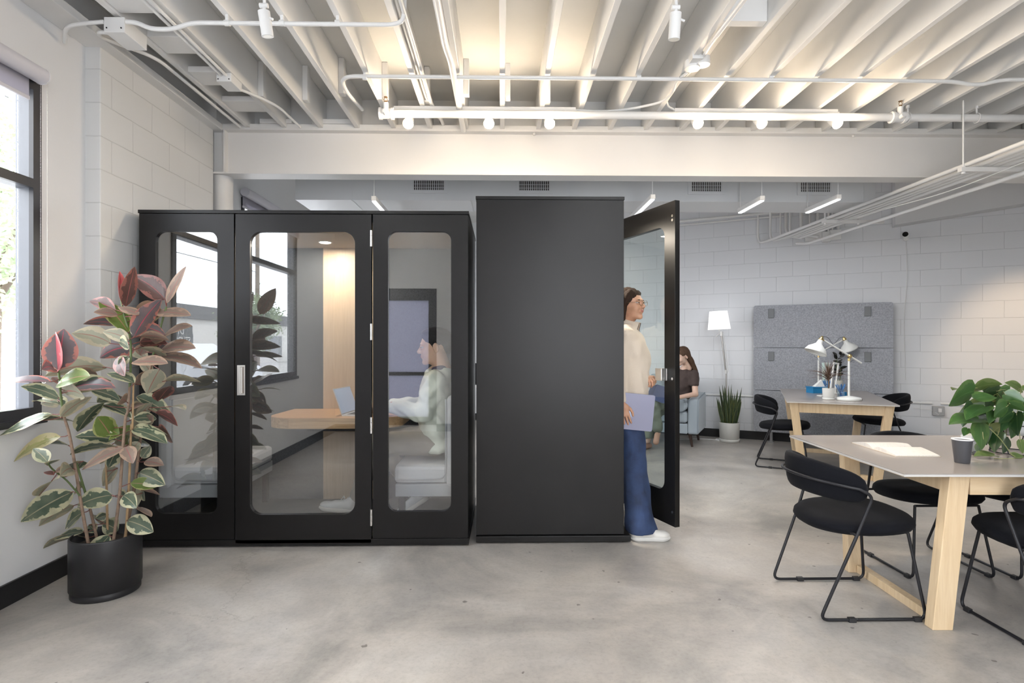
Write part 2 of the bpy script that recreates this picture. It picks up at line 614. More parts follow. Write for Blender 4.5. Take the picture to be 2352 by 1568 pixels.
# left block wall stub (stands 9 cm proud of the plaster), from y 3.47 to the beam
g = G(); g.box((0, 0.0, 0), (1.34, 0.24, 3.19))
o = struct('wall_blocks', g, block_mat('white painted block pier', (0.74, 0.745, 0.74), 0.10, 0.035), 'white painted concrete block pier beside the wide booth', bevel=0.006)
o.location = (-2.44, 3.46, 0); o.rotation_euler = (0, 0, PI/2)

# ceiling deck of plywood sheets
g = G(); g.box((-3.0, -1.4, CEIL), (8.3, 12.0, CEIL+0.1))
struct('ceiling', g, DECK, 'white painted plywood ceiling above the joists')
for i, x in enumerate(np.arange(-2.4, 6.6, 1.22)):
    pass

# baseboards
g = G(); g.box((XL, -1.1, 0.0), (XL+0.015, 3.46, 0.115)); struct('baseboard_left', g, BASEB, 'black baseboard on the left wall', bevel=0.002)
g = G(); g.box((XL+0.016, YB, 0.0), (BWX[0], YB+0.015, 0.115)); g.box((BWX[1], YB, 0.0), (7.9, YB+0.015, 0.115)); struct('baseboard_behind', g, BASEB, 'black baseboard behind the camera')
g = G(); g.box((-5, -0.014, 0.0), (6.5, 0.0, 0.115))
o = struct('baseboard_back', g, BASEB, 'black baseboard on the block wall'); o.location = (2.24, wallY(2.24), 0); o.rotation_euler = (0, 0, WANG)

# ------------------------------------------------------------------ windows
def window(name, hole, label, axis='y', t=XL, out=-1, mull=(2.20,), vm=(), depth=0.088):
    """frame boxes with a glass pane; face of the wall at t, outdoors towards out"""
    a, b, c, d = hole
    g = G(); F = 0.055
    def bx(u0, u1, z0, z1, w0, w1):
        lo = min(t+out*w0, t+out*w1); hi = max(t+out*w0, t+out*w1)
        if axis == 'y': g.box((lo, u0, z0), (hi, u1, z1))
        else: g.box((u0, lo, z0), (u1, hi, z1))
    g2 = G()
    for w0, w1, f in ((-0.012, 0.012, F), (0.012, depth, F-0.006)):
        if w0 > 0:
            g, g2 = g2, g
        bx(a, a+f, c, d, w0, w1); bx(b-f, b, c, d, w0, w1)
        bx(a+f, b-f, c, c+f, w0, w1); bx(a+f, b-f, d-f, d, w0, w1)
        for m_ in mull: bx(a+f, b-f, m_-f*0.45, m_+f*0.45, w0, w1)
        for m_ in vm:
            zs = [c+f] + sorted(sum([[q-f*0.45, q+f*0.45] for q in mull], [])) + [d-f]
            for k in range(0, len(zs), 2): bx(m_-f*0.4, m_+f*0.4, zs[k], zs[k+1], w0, w1)
    g, g2 = g2, g
    fr = obj(name, g, BLACKF); fr['kind'] = 'structure'; fr['label'] = label
    obj('inner_frame', g2, mat('black frame with painted sky sheen', (0.13, 0.14, 0.16), 0.3), fr)  # black jamb coloured grey to carry the sky's sheen
    g = G()
    w0, w1 = depth-0.02, depth-0.014
    lo = min(t+out*w0, t+out*w1); hi = max(t+out*w0, t+out*w1)
    if axis == 'y': g.box((lo, a+F, c+F), (hi, b-F, d-F))
    else: g.box((a+F, lo, c+F), (b-F, hi, d-F))
    obj('window_pane', g, glass_mat('window glass', 0.03, (1, 1, 1)), fr)
    return fr
wf = window('window_1', W1, 'black framed window on the left wall')
g = G(); g.box((XL-0.10, W1[0]-0.02, W1[2]-0.035), (XL+0.03, W1[1]+0.02, W1[2])); obj('window_sill', g, BLACKF, wf, bevel=0.003)
window('window_2', W5, 'black framed window on the left wall behind the wide booth', mull=(2.25,), vm=(6.9,))
window('window_fill', BWS, 'unseen window added behind the camera for fill light', axis='x', t=YB, out=-1, mull=(2.3,), vm=(1.25,))  # opening added in the unseen wall for soft frontal fill light
# glazed door behind the camera with pale shades, seen in the booth glass
a, b, c, d = BWX
g = G()
for z0, z1 in ((d-0.18, d), (0.85, 0.90), (c, c+0.12)): g.box((a+0.12, YB-0.05, z0), (b-0.12, YB+0.012, z1))
g.box((a, YB-0.05, c), (a+0.12, YB+0.012, d)); g.box((b-0.12, YB-0.05, c), (b, YB+0.012, d))
dr = obj('door_1', g, BLACKF); dr['kind'] = 'structure'; dr['label'] = 'black framed glazed door behind the camera'
g = G(); g.box((a+0.12, YB-0.045, 0.22), (b-0.12, YB-0.03, 0.85)); g.box((a+0.12, YB-0.045, 0.90), (b-0.12, YB-0.03, d-0.18))
obj('door_shade', g, shade_mat('lilac roller shade cloth', (0.40, 0.40, 0.46), 0.75), dr)

# roller blind over the left window
def blind(y0, y1, z, label, chain=True):
    t = thing('roller_blind', label, 'blind', (XL, (y0+y1)/2, z))
    bm_ = mat('pale grey blind', (0.60, 0.59, 0.63), 0.6)
    g = G(); g.cyl((0.055, -(y1-y0)/2, 0), (0.055, (y1-y0)/2, 0), 0.043, n=28); obj('roller_cover', g, bm_, t)
    g = G(); g.cyl((0.055, (y1-y0)/2, 0), (0.055, (y1-y0)/2+0.014, 0), 0.045, 0.040, n=28); obj('end_cap', g, mat('white plastic', (0.8, 0.8, 0.82), 0.4), t)
    g = G(); g.box((0.020, -(y1-y0)/2+0.03, -0.125), (0.024, (y1-y0)/2-0.045, 0.0)); obj('blind_fabric', g, shade_mat('pale grey blind cloth', (0.5, 0.49, 0.55), 0.4), t)
    g = G(); g.box((0.014, -(y1-y0)/2+0.03, -0.145), (0.030, (y1-y0)/2-0.045, -0.125)); obj('bottom_rail', g, bm_, t, bevel=0.003)
    if chain:
        g = G()
        yy = (y1-y0)/2
        L = 1.62
        pts = []
        for k in range(3*72):
            s = k/(3*72.0)
            pts.append(s)
        n = 420
        for k in range(n):
            s = k/(n-1)
            if s < 0.48: q = (0.085, yy-0.002, -L*s/0.48)
            elif s < 0.52:
                a_ = (s-0.48)/0.04*PI
                q = (0.085-0.035*(1-math.cos(a_))/2, yy-0.002, -L-0.03*math.sin(a_))
            else: q = (0.050, yy-0.002, -L*(1-s)/0.48)
            g.sph(q, 0.0022, n=6)
        obj('bead_chain', g, SATIN, t)
    return t
blind(0.42, 3.07, 2.775, 'pale grey roller blind rolled up above the left window')
b2 = blind(5.46, 8.2, 2.80, 'pale roller blind behind the wide booth, over the far window', chain=False)

# ------------------------------------------------------------------ steel beam, column and rim
YBM = 4.80
g = G()
zb, zt = 2.777, 3.165
xa, xb = -2.47, 8.0
g.box((xa, YBM, zb), (xb, YBM+0.165, zb+0.014)); g.box((xa, YBM, zt-0.016), (xb, YBM+0.165, zt))
g.box((xa, YBM+0.07, zb+0.014), (xb, YBM+0.085, zt-0.016))
g.box((-2.36, YBM+0.005, zb+0.014), (-2.35, YBM+0.07, zt-0.016))
for x in (0.28, 3.05, 5.6): g.cyl((x, YBM+0.02, zt-0.02), (x, YBM+0.02, zt-0.04), 0.012, n=6)
struct('trim_1', g, STEELW, 'white steel I beam crossing the ceiling')
g = G(); g.box((xa, YBM+0.005, zt), (xb, YBM+0.15, zt+0.038))
struct('trim_2', g, WHITE, 'timber plate on top of the steel beam', bevel=0.003)
g = G(); g.box((xa, YBM+0.11, zt+0.038), (xb, YBM+0.148, CEIL))
struct('trim_3', g, WHITE, 'rim board above the steel beam')
g = G(); g.cyl((-2.42, YBM+0.12, 0), (-2.42, YBM+0.12, zb), 0.082, n=32)
tag(obj('steel_column', g, STEELW), 'round white steel column holding up the left end of the beam', 'column')
g = G(); g.box((-2.42, 3.2, JZ-0.012), (-2.30, YBM, JZ+0.0))
g = G(); g.box((-2.53, -1.1, JZ-0.03), (-2.36, YBM-0.005, JZ+0.02)); struct('trim_4', g, WHITE, 'white ledger running along the top of the left wall', bevel=0.004)
# joists
xs = [0.005+0.3085*k for k in range(-7, 27)]
gj = G(); gj.box((-0.019, -1.05, JZ+0.001), (0.019, YBM+0.10, CEIL-0.001))
proto = None
for i, x in enumerate(xs):
    if x > 7.9: break
    if proto is None:
        proto = obj('ceiling_joist', gj, WHITE, bevel=0.003); o = proto
        tag(o, 'white painted timber ceiling joist running front to back to the steel beam', 'joist', 'ceiling joists in front of the beam')
    else:
        o = proto.copy(); C.objects.link(o)
    o.location = (x, 0, 0)
# blocking between the two leftmost joists, and short blocks near the beam
def block(x0, x1, y0, y1, z0, z1, label, grp):
    g = G(); g.box((x0, y0, z0), (x1, y1, z1))
    tag(obj('joist_blocking', g, WHITE, bevel=0.003), label, 'timber block', grp)
for y in (1.9, 2.55, 2.98, 3.42, 3.86, 4.32):
    block(xs[0]+0.02, xs[1]-0.02, y, y+0.20, JZ+0.015, JZ+0.055, 'short flat white board bridging the leftmost pair of joists', 'flat boards between the leftmost joists')
for i in range(1, 9, 1):
    block(xs[i]+0.02, xs[i]+0.06, YBM-0.62+0.06*(i%3), YBM-0.56+0.06*(i%3), JZ+0.02, CEIL-0.002, 'short upright white timber cleat fixed beside a joist near the beam', 'upright cleats between joists near the beam')
block(xs[11]+0.02, xs[12]-0.02, 3.20, 3.26, JZ+0.02, JZ+0.16, 'white cross block between two joists to the right of the right spotlight', None)
g = G(); g.box((-2.05, YBM-0.01, zt+0.038), (-1.78, YBM+0.10, zt+0.075)); tag(obj('timber_shim', g, WHITE, bevel=0.003), 'left one of two rough white shims lying on the beam', 'shim')
g = G(); g.box((-1.55, YBM-0.01, zt+0.038), (-1.27, YBM+0.10, zt+0.078)); g.box((-1.61, YBM-0.01, zt+0.038), (-1.56, YBM+0.08, zt+0.060)); tag(obj('timber_shim', g, WHITE, bevel=0.003), 'right one of two rough white shims lying on the beam', 'shim')

# far room: sheet metal duct / soffit with vents, joists beyond the beam
YD = 5.60
zd = CH + 327*YD/FPX
xdl = at(678, 440, YD).x; xdr = at(2012, 440, YD).x
t = thing('air_duct', 'long white rectangular air duct running behind the steel beam', 'duct', ((xdl+xdr)/2, YD+0.25, zd))
g = G(); g.box((xdl, YD, zd), (xdr, YD+0.46, zd+0.5)); obj('duct_body', g, DUCTW, t, world=True, bevel=0.004)
for px in (808, 860, 1080, 1308, 1755, 1985):
    x = at(px, 440, YD).x
    g = G(); g.box((x-0.006, YD-0.006, zd-0.006), (x+0.006, YD+0.46, zd+0.5)); obj('duct_seam', g, DUCTW, t, world=True)
g = G(); g.box((at(808,440,YD).x+0.01, YD-0.004, zd-0.004), (xdr, YD+0.02, zd+0.002))
VG = mat('vent dark', (0.035, 0.03, 0.028), 0.7)
for i, px in enumerate((985, 1227, 1622, 1872)):
    cx = at(px, 430, YD).x
    z0 = CH + (HOR-445)*YD/FPX; z1 = z0+0.19
    lab = ['leftmost', 'second from left', 'third from left', 'rightmost'][i]
    t = thing('air_vent', lab + ' of the four slotted vents on the white air duct', 'vent', (cx, YD-0.004, z0), 0, 'vents on the air duct')
    g = G(); panel_hole(g, cx-0.185, cx+0.185, z0, z1+0.03, cx-0.155, cx+0.155, z0+0.032, z1, 0.002, YD-0.012, YD-0.002, n=2); obj('vent_frame', g, DUCTW, t, world=True)
    g = G(); g.box((cx-0.16, YD-0.004, z0+0.03), (cx+0.16, YD-0.002, z1+0.004)); obj('vent_opening', g, VG, t, world=True)
    g = G()
    for k in range(17):
        x = cx-0.150+0.300*k/16; g.box((x-0.0035, YD-0.010, z0+0.032), (x+0.0035, YD-0.005, z1))
    for k in range(4):
        z = z0+0.032+0.035*(k+0.7); g.box((cx-0.155, YD-0.0075, z-0.0015), (cx+0.155, YD-0.0055, z+0.0015))
    obj('vent_slats', g, DUCTW, t, world=True)
gj = G(); gj.box((-0.02, YBM+0.16, 3.22), (0.02, 11.5, CEIL-0.001))
# deep soffit along the block wall at the right
Mw = Matrix.Translation((2.24, wallY(2.24), 0)) @ Matrix.Rotation(WANG, 4, 'Z')
def wl(px, py=700, off=0.0):
    """place along the block wall (local x) seen at picture column px; off = distance in front of the wall"""
    d = ray(px, py)
    a = 0.5205
    # d.y*t + off' = 8.44 - a*(d.x*t-2.24)
    oy = off/math.cos(WANG)
    tt = (8.44 + a*2.24 - oy)/(d.y + a*d.x)
    p = d*tt + Vector((0, 0, CH))
    q = Mw.inverted() @ p
    return q
q0 = wl(2056, 510, 0.22)
g = G()
za, zb_ = 2.80, 3.13
g.hexa([(q0.x, -0.22, za), (6.2, -0.22, zb_), (6.2, -0.001, zb_), (q0.x, -0.001, za)], [(q0.x, -0.22, CEIL-0.002), (6.2, -0.22, CEIL-0.002), (6.2, -0.001, CEIL-0.002), (q0.x, -0.001, CEIL-0.002)])
o = struct('trim_5', g, PLASTER, 'boxed soffit along the top of the block wall'); o.matrix_world = Mw
# ================================================================== CEILING FITTINGS
def pipe(name, pts, r, label, cat, fr=0.1, n=12, group=None, m=PIPEW, parent=None, cut=6):
    g = G(); g.tube(fillet(pts, fr, cut), r, n)
    o = obj(name, g, m, parent, world=parent is not None)
    if parent is None: tag(o, label, cat, group)
    return o
def clip(p, ax, r, parent):
    g = G(); a = Vector(ax).normalized(); p = Vector(p)
    g.cyl(p-a*0.014, p+a*0.014, r+0.004, n=14)
    g.cbox((p.x, p.y, (p.z+JZ)/2), (0.016, 0.016, max(0.01, JZ-p.z)))
    return obj('pipe_clip', g, PIPEW, parent, world=True)

# upper conduit (row y=178)
Yc = 3.83; zc = CH+(HOR-178)*Yc/FPX
xl = at(780, 178, Yc).x
cpt = [(xl, Yc+0.62, zc+0.03), (xl-0.02, Yc+0.25, zc), (xl, Yc, zc), (at(2190, 178, Yc).x, Yc, zc), (at(2245, 184, Yc).x, Yc, zc-0.03), (at(2300, 172, Yc).x, Yc, zc+0.015), (6.0, Yc, zc+0.015)]
t = thing('conduit', 'long thin white conduit crossing in front of the track lights with a curved left end', 'conduit', (2, Yc, zc))
g = G(); g.tube(fillet(cpt, 0.22, 8), 0.0135, 12); obj('conduit_pipe', g, PIPEW, t, world=True)
for px in (838, 1467, 1770): clip(at(px, 178, Yc)*1.0, (1, 0, 0), 0.0135, t)
# top left conduit with junction box (row y=55)
Yt = 3.16; zt_ = CH+(HOR-53)*Yt/FPX
A_ = lambda px, py: at(px, py, Yt)
t = thing('conduit', 'white conduit leaving the big junction box and curving up beside the left spotlight', 'conduit', (-1.2, Yt, zt_))
g = G(); g.tube(fillet([A_(290,50), A_(315,52), A_(345,66), A_(395,68), A_(440,52), A_(900,57), A_(925,50), A_(931,0), A_(931,-40)+Vector((0,-0.5,0.1))], 0.09, 7), 0.0125, 12); obj('conduit_pipe', g, PIPEW, t, world=True)
for px in (522, 648, 776): clip(A_(px, 53), (1, 0, 0), 0.0125, t)
t = thing('junction_box', 'large white junction box at the top left where conduits meet', 'junction box', tuple(A_(265,55)))
g = G(); c = A_(262, 56); g.cbox((c.x, c.y+0.10, c.z), (0.115, 0.20, 0.085)); obj('box_body', g, PIPEW, t, world=True, bevel=0.004)
for dx in (-0.04, 0.04):
    g = G(); g.cyl((c.x+dx, c.y-0.001, c.z-0.02), (c.x+dx, c.y-0.004, c.z-0.02), 0.004, n=8); obj('screw', g, BLK, t, world=True)
pipe('conduit', [A_(238,50), A_(200,53), A_(150,60), A_(125,75)+Vector((-0.02,0.1,0))], 0.011, 'short bent white conduit running from the big junction box to the left wall', 'conduit', 0.08)
p0 = A_(240, 64)
pipe('conduit', [p0+Vector((0,0.05,0)), A_(212,62)+Vector((0,0.05,0)), (at(215,85,3.3).x, 3.35, JZ-0.03), (-2.19, 3.6, JZ-0.02), (-2.19, 4.74, JZ-0.02)], 0.011, 'white conduit looping from the big junction box back along the ledger to the beam', 'conduit', 0.10)
# second junction box
Yj = 3.85
c = at(517, 183, Yj)
t = thing('junction_box', 'small white junction box under the second joist from the left', 'junction box', tuple(c))
g = G(); g.cbox((c.x, c.y+0.06, c.z+0.01), (0.10, 0.16, 0.06)); obj('box_body', g, PIPEW, t, world=True, bevel=0.004)
for dx in (-0.036, 0.036):
    g = G(); g.cyl((c.x+dx, c.y-0.021, c.z-0.005), (c.x+dx, c.y-0.024, c.z-0.005), 0.004, n=8); obj('screw', g, BLK, t, world=True)
for k, dx in enumerate((-0.017, 0.017)):
    pipe('conduit', [(c.x+dx, c.y-0.02, c.z+0.02), (c.x+dx, 2.2, c.z+0.03)], 0.010, ['left', 'right'][k]+' of two parallel white conduits running forward from the small junction box', 'conduit', 0.05, group='paired conduits by the small junction box')
pipe('conduit', [(c.x+0.03, c.y+0.14, c.z), at(600,225,4.2), at(640,245,4.35), at(690,292,4.7)], 0.010, 'white conduit running diagonally back from the small junction box to the beam', 'conduit', 0.1)
# fat duct-wrapped conduits running along joists at x~-0.6 and -0.3
pipe('conduit', [(-0.545, 2.4, JZ+0.02), (-0.545, 4.35, JZ+0.02), (-0.50, 4.55, JZ+0.0), (-0.50, 4.95, JZ+0.06)], 0.014, 'thin white conduit along the joist to the left of the track lights', 'conduit', 0.08)
pipe('conduit', [(-0.575, 2.4, JZ+0.035), (-0.575, 4.30, JZ+0.035), (-0.53, 4.5, JZ+0.03), (-0.53, 4.9, JZ+0.09)], 0.010, 'thinner white conduit paired beside the joist left of the track lights', 'conduit', 0.08)
pipe('conduit', [(-0.345, 2.4, JZ-0.01), (-0.345, 3.45, JZ-0.01), (-0.325, 3.6, JZ-0.02), (-0.325, 4.78, JZ-0.02)], 0.022, 'fat white flexible conduit strapped under the joist right of the left spotlight', 'conduit', 0.08)
# sprinkler main
Ys = 4.27; zs = CH+(HOR-263)*Ys/FPX
t = thing('sprinkler_pipe', 'thick white sprinkler pipe crossing the room below the joists', 'pipe', (3, Ys, zs))
g = G(); g.cyl((at(905,262,Ys).x, Ys, zs), (6.6, Ys, zs-0.0), 0.029, n=20); obj('main_pipe', g, PIPEW, t, world=True)
def sprinkler(px, py0, t):
    x = at(px, 262, Ys).x
    g = G(); g.cyl((x-0.05, Ys, zs), (x+0.05, Ys, zs), 0.038, n=20); g.cyl((x-0.055, Ys, zs), (x-0.035, Ys, zs), 0.044, n=20); g.cyl((x+0.035, Ys, zs), (x+0.055, Ys, zs), 0.044, n=20)
    g.cyl((x, Ys-0.02, zs), (x, Ys-0.03, zs+0.07), 0.02, n=14); g.cyl((x, Ys-0.03, zs-0.01), (x, Ys-0.07, zs-0.005), 0.018, n=12)
    obj('pipe_tee', g, PIPEW, t, world=True)
    g = G(); z = zs+0.07
    g.cyl((x, Ys-0.03, z), (x, Ys-0.03, z+0.012), 0.011, n=10)
    for s in (-1, 1): g.tube([(x+s*0.008, Ys-0.03, z+0.01), (x+s*0.014, Ys-0.03, z+0.022), (x+s*0.004, Ys-0.03, z+0.04)], 0.0022, 6)
    g.cyl((x, Ys-0.03, z+0.04), (x, Ys-0.03, z+0.043), 0.015, n=14)
    obj('sprinkler_head', g, mat('bronze', (0.30, 0.19, 0.10), 0.4, 0.8), t, world=True)
sprinkler(888, 250, t); sprinkler(2062, 250, t)
for px, zt1 in ((2085, None), (2243, None)):
    x = at(px, 262, Ys).x
    g = G(); g.cyl((x, Ys, zs+0.03), (x, Ys, JZ), 0.006, n=8); g.cyl((x, Ys, JZ-0.02), (x, Ys, JZ), 0.012, n=10)
    g.tube([(x, Ys+0.036*math.cos(a), zs+0.036*math.sin(a)) for a in [k*PI/8 for k in range(16)]], 0.004, 6, closed=True)
    obj('pipe_hanger', g, PIPEW, t, world=True)
# track lighting
YT = 4.36; zT = JZ-0.022
BULB = mat('lit warm bulb', (1, 0.9, 0.75), 0.4, emit=((1.0, 0.78, 0.50), 90))
def track(px0, px1, heads, label):
    x0 = at(px0, 250, YT).x; x1 = at(px1, 250, YT).x
    t = thing('track_light_rail', label, 'track', ((x0+x1)/2, YT, zT))
    g = G(); g.box((x0, YT-0.018, zT-0.0), (x1, YT+0.018, zT+0.021)); g.box((x0, YT-0.018, zT-0.008), (x1, YT-0.010, zT)); g.box((x0, YT+0.010, zT-0.008), (x1, YT+0.018, zT))
    obj('rail', g, PIPEW, t, world=True, bevel=0.002)
    g = G(); g.box((x1-0.09, YT-0.022, zT-0.016), (x1+0.01, YT+0.022, zT-0.001)); obj('end_feed', g, PIPEW, t, world=True, bevel=0.003)
names = ['leftmost', 'second from left', 'third from left', 'fourth from left', 'fifth from left', 'rightmost']
def track_head(x, z, i, tgt):
    t = thing('track_spotlight', names[i]+' of the six lit bulbs on the white ceiling tracks', 'spotlight', (x, YT-0.06, z), 0, 'lit track spotlights')
    c = Vector((x, YT-0.08, z)); d = (Vector(tgt)-c).normalized()
    g = G(); g.cyl(c-d*0.075, c+d*0.02, 0.034, 0.040, n=24, cap=False); g.cyl(c-d*0.085, c-d*0.075, 0.02, 0.034, n=24); g.cyl(c-d*0.075, c-d*0.07, 0.0335, 0.0335, n=24)
    obj('lamp_head', g, PIPEW, t, world=True)
    g = G(); g.tube([(x, YT, zT-0.008), (x, YT, z+0.055), (x, YT-0.03, z+0.035)], 0.007, 8); g.cbox((x, YT, zT-0.017), (0.07, 0.03, 0.02)); obj('lamp_arm', g, PIPEW, t, world=True)
    g = G(); g.sph(c, 0.034, 20); obj('bulb', g, BULB, t, world=True)
    l = bpy.data.lights.new('spot_glow', 'SPOT'); l.energy = 42; l.color = (1.0, 0.80, 0.58); l.shadow_soft_size = 0.035; l.spot_size = math.radians(150); l.spot_blend = 0.9
    o = bpy.data.objects.new('spot_glow', l); C.objects.link(o); o.location = c+d*0.045
    o.rotation_euler = d.to_track_quat('-Z', 'Y').to_euler()
    g2 = bpy.data.lights.new('bulb_glow', 'POINT'); g2.energy = 11.0 if i < 3 else 6.0; g2.color = (1.0, 0.80, 0.58); g2.shadow_soft_size = 0.05
    o = bpy.data.objects.new('bulb_glow', g2); C.objects.link(o); o.location = c+Vector((0, -0.10, -0.02))
track(905, 1322, 3, 'left white lighting track below the joists with three lit bulbs')
track(1548, 1922, 3, 'right white lighting track below the joists with three lit bulbs')
for i, px in enumerate((938, 1123, 1262, 1602, 1748, 1921)):
    p = at(px, 282, YT-0.08)
    track_head(p.x, p.z, i, [(-0.6, 1.0, 0.4), (-0.1, 1.2, 0.6), (0.4, 1.0, 0.4), (1.5, 0.8, 0.3), (2.2, 1.5, 0.6), (2.8, 1.2, 0.5)][i])
pipe('conduit', [at(1322,253,YT), at(1380,256,YT), at(1440,252,YT-0.05), at(1520,235,4.2), at(1545,215,4.05), at(1553,185,3.86), at(1580,165,3.75)], 0.009, 'flexible white cable drooping from the left track to the round box on the joist', 'cable', 0.1)
pipe('conduit', [at(1550,252,YT), at(1535,245,YT), at(1530,230,4.25), at(1550,200,4.1), at(1600,150,3.7)], 0.008, 'flexible white cable from the right track up to the round box on the joist', 'cable', 0.08)
c = at(1602, 148, 3.62)
t = thing('junction_box', 'white round-lobed junction box under a joist between the right spotlight and the track', 'junction box', tuple(c))
g = G(); g.cyl((c.x-0.02, 3.66, c.z-0.01), (c.x-0.02, 3.66, c.z+0.04), 0.05, n=20); g.cyl((c.x+0.035, 3.62, c.z-0.005), (c.x+0.035, 3.62, c.z+0.045), 0.045, n=20); g.cbox((c.x-0.02, 3.60, c.z+0.03), (0.07, 0.10, 0.05)); obj('box_body', g, PIPEW, t, world=True, bevel=0.004)
pipe('conduit', [(c.x+0.02, 3.55, c.z+0.03), at(1640,90,3.3), (at(1640,90,3.3).x+0.05, 2.2, JZ-0.02)], 0.013, 'white conduit along a joist feeding the round-lobed junction box', 'conduit', 0.1)
# unlit can spotlights
def can(px, py0, py1, Y, label, lean, lit=False):
    a = at(px, py0, Y); b = at(px+lean, py1, Y+0.02)
    t = thing('can_spotlight', label, 'spotlight', tuple(a), 0, 'unlit cylinder spotlights')
    g = G(); g.cyl(a, b, 0.0285, n=28); obj('lamp_can', g, PIPEW, t, world=True)
    d = (b-a).normalized()
    g = G(); g.cyl(b+d*0.0003, b+d*0.001, 0.023, n=24); obj('lamp_lens', g, mat('spot lens', (0.9, 0.88, 0.8), 0.2), t, world=True)
    g = G(); g.tube([a, a+Vector((0.004, 0.0, 0.03)), (a.x-0.004, a.y, JZ-0.02)], 0.008, 10); g.cbox((a.x, a.y, JZ-0.012), (0.05, 0.12, 0.024)); g.cyl(a+Vector((-0.02,0,0.028)), a+Vector((0.02,0,0.028)), 0.012, n=14)
    g.cyl((a.x+0.02, a.y, a.z-0.03), (a.x+0.045, a.y, a.z-0.04), 0.006, n=10)
    obj('lamp_bracket', g, PIPEW, t, world=True)
can(606, 26, 84, 2.8, 'white cylinder spotlight hanging at the top left, near the conduit', 9)
can(1552, 30, 91, 2.8, 'white cylinder spotlight hanging at the top right of centre', -4)
t = thing('can_spotlight', 'lit cylinder spotlight beyond the right picture edge washing the block wall', 'spotlight', (5.3, 4.3, 2.95))
g = G(); d = (Vector((6.0, 6.2, 1.45))-Vector((5.3, 4.3, 2.95))).normalized(); p0_ = Vector((5.3, 4.3, 2.95)); g.cyl(p0_, p0_+d*0.13, 0.03, n=24); g.cyl(p0_, (5.3, 4.3, JZ-0.001), 0.008, n=8); obj('lamp_can', g, PIPEW, t, world=True)
l = bpy.data.lights.new('wall_wash', 'SPOT'); l.energy = 160; l.color = (1.0, 0.74, 0.48); l.shadow_soft_size = 0.03; l.spot_size = math.radians(42); l.spot_blend = 0.8
o = bpy.data.objects.new('wall_wash', l); C.objects.link(o); o.location = p0_+d*0.15; o.rotation_euler = d.to_track_quat('-Z', 'Y').to_euler()
# bundle of conduits on a trapeze at the right
zb1 = 2.70
t = thing('conduit_rack', 'hanging rack of white conduits running back to the block wall on the right', 'conduit rack', (3.6, 4.6, zb1))
xr0 = 3.54
for k, (dx, r_) in enumerate(((0.0, 0.016), (0.10, 0.016), (0.17, 0.013), (0.23, 0.013), (0.30, 0.020))):
    x = xr0+dx
    yw = wallY(x)-0.06
    g = G(); g.tube(fillet([(x, 2.0, zb1), (x, yw-0.30-0.10*k, zb1), (x, yw-0.0-0.10*k if k else yw, zb1+0.02), (x+0.01, (yw if k == 0 else yw-0.10*k), 3.4)] if k < 4 else [(x, 2.0, zb1), (x, yw-0.4, zb1)], 0.14, 8), r_, 12)
    obj('rack_conduit', g, PIPEW, t, world=True)
for y in (4.22, 6.05):
    g = G(); g.box((xr0-0.05, y-0.02, zb1-0.055), (xr0+0.62, y+0.02, zb1-0.02)); obj('rack_bracket', g, STEELW, t, world=True, bevel=0.002)
for x, y in ((xr0-0.02, 4.22), (xr0+0.58, 4.22), (xr0-0.02, 6.05), (xr0+0.35, 6.05)):
    g = G(); g.cyl((x, y, zb1-0.06), (x, y, JZ+0.02 if y < 4.8 else CEIL), 0.006, n=8); g.cyl((x, y, zb1-0.07), (x, y, zb1-0.01), 0.014, n=10); obj('hanger_rod', g, PIPEW, t, world=True)
x2 = 3.93; yw2 = wallY(x2)-0.05
pipe('conduit', [(x2, 2.0, 2.62), (x2, yw2-0.35, 2.62), (x2-0.03, yw2-0.15, 2.66)], 0.017, 'single white conduit below and right of the hanging rack', 'conduit', 0.1)
pipe('cable', [(x2-0.02, 2.2, 2.70), (x2-0.1, 3.4, 2.70), (x2-0.2, 4.6, 2.60), (x2-0.3, 6.2, 2.66)], 0.004, 'thin white cable sagging between the conduits on the right', 'cable', 0.3)
t = thing('light_fixture', 'white strip light body lying above the conduits at the right edge', 'light', (4.0, 3.5, 2.78))
g = G(); g.box((3.78, 2.2, 2.76), (3.92, 4.25, 2.785)); obj('fixture_tray', g, PIPEW, t, world=True, bevel=0.002)
g = G(); g.box((3.80, 2.9, 2.785), (3.93, 3.95, 2.86)); obj('driver_box', g, PIPEW, t, world=True, bevel=0.01)
# boxes where conduits reach the wall
for i, (px, py, w_) in enumerate(((1868, 540, 0.20), (1898, 541, 0.10), (1918, 537, 0.14))):
    q = wl(px, py, 0.06); zz = CH+(HOR-py)*(Mw @ q).y/FPX
    g = G(); g.cbox((q.x, -0.045, zz), (w_, 0.085, 0.13))
    o = obj('wall_box', g, PIPEW, bevel=0.004); o.matrix_world = Mw
    tag(o, ['leftmost', 'middle', 'rightmost'][i]+' of three white electrical boxes high on the block wall', 'junction box', 'electrical boxes high on the block wall')
    g = G(); g.cyl((q.x-w_*0.2, -0.045, zz+0.065), (q.x-w_*0.2, -0.045, 3.3), 0.012, n=10); g.cyl((q.x+w_*0.25, -0.05, zz+0.065), (q.x+w_*0.25, -0.05, 3.3), 0.016, n=10)
    oo = obj('box_conduit', g, PIPEW, o)
# thick vertical bends going up left of those boxes
for i, px in enumerate((1805, 1840)):
    q = wl(px, 500, 0.05); p_ = Mw @ Vector((q.x, -0.05, 0))
    pipe('conduit', [(p_.x, p_.y, 3.3), (p_.x, p_.y, 2.80), (p_.x+0.10, p_.y-0.25, 2.72)], 0.020, ['left', 'right'][i]+' of two fat white conduits bending down the block wall into the rack', 'conduit', 0.15, group='fat conduit bends on the block wall')
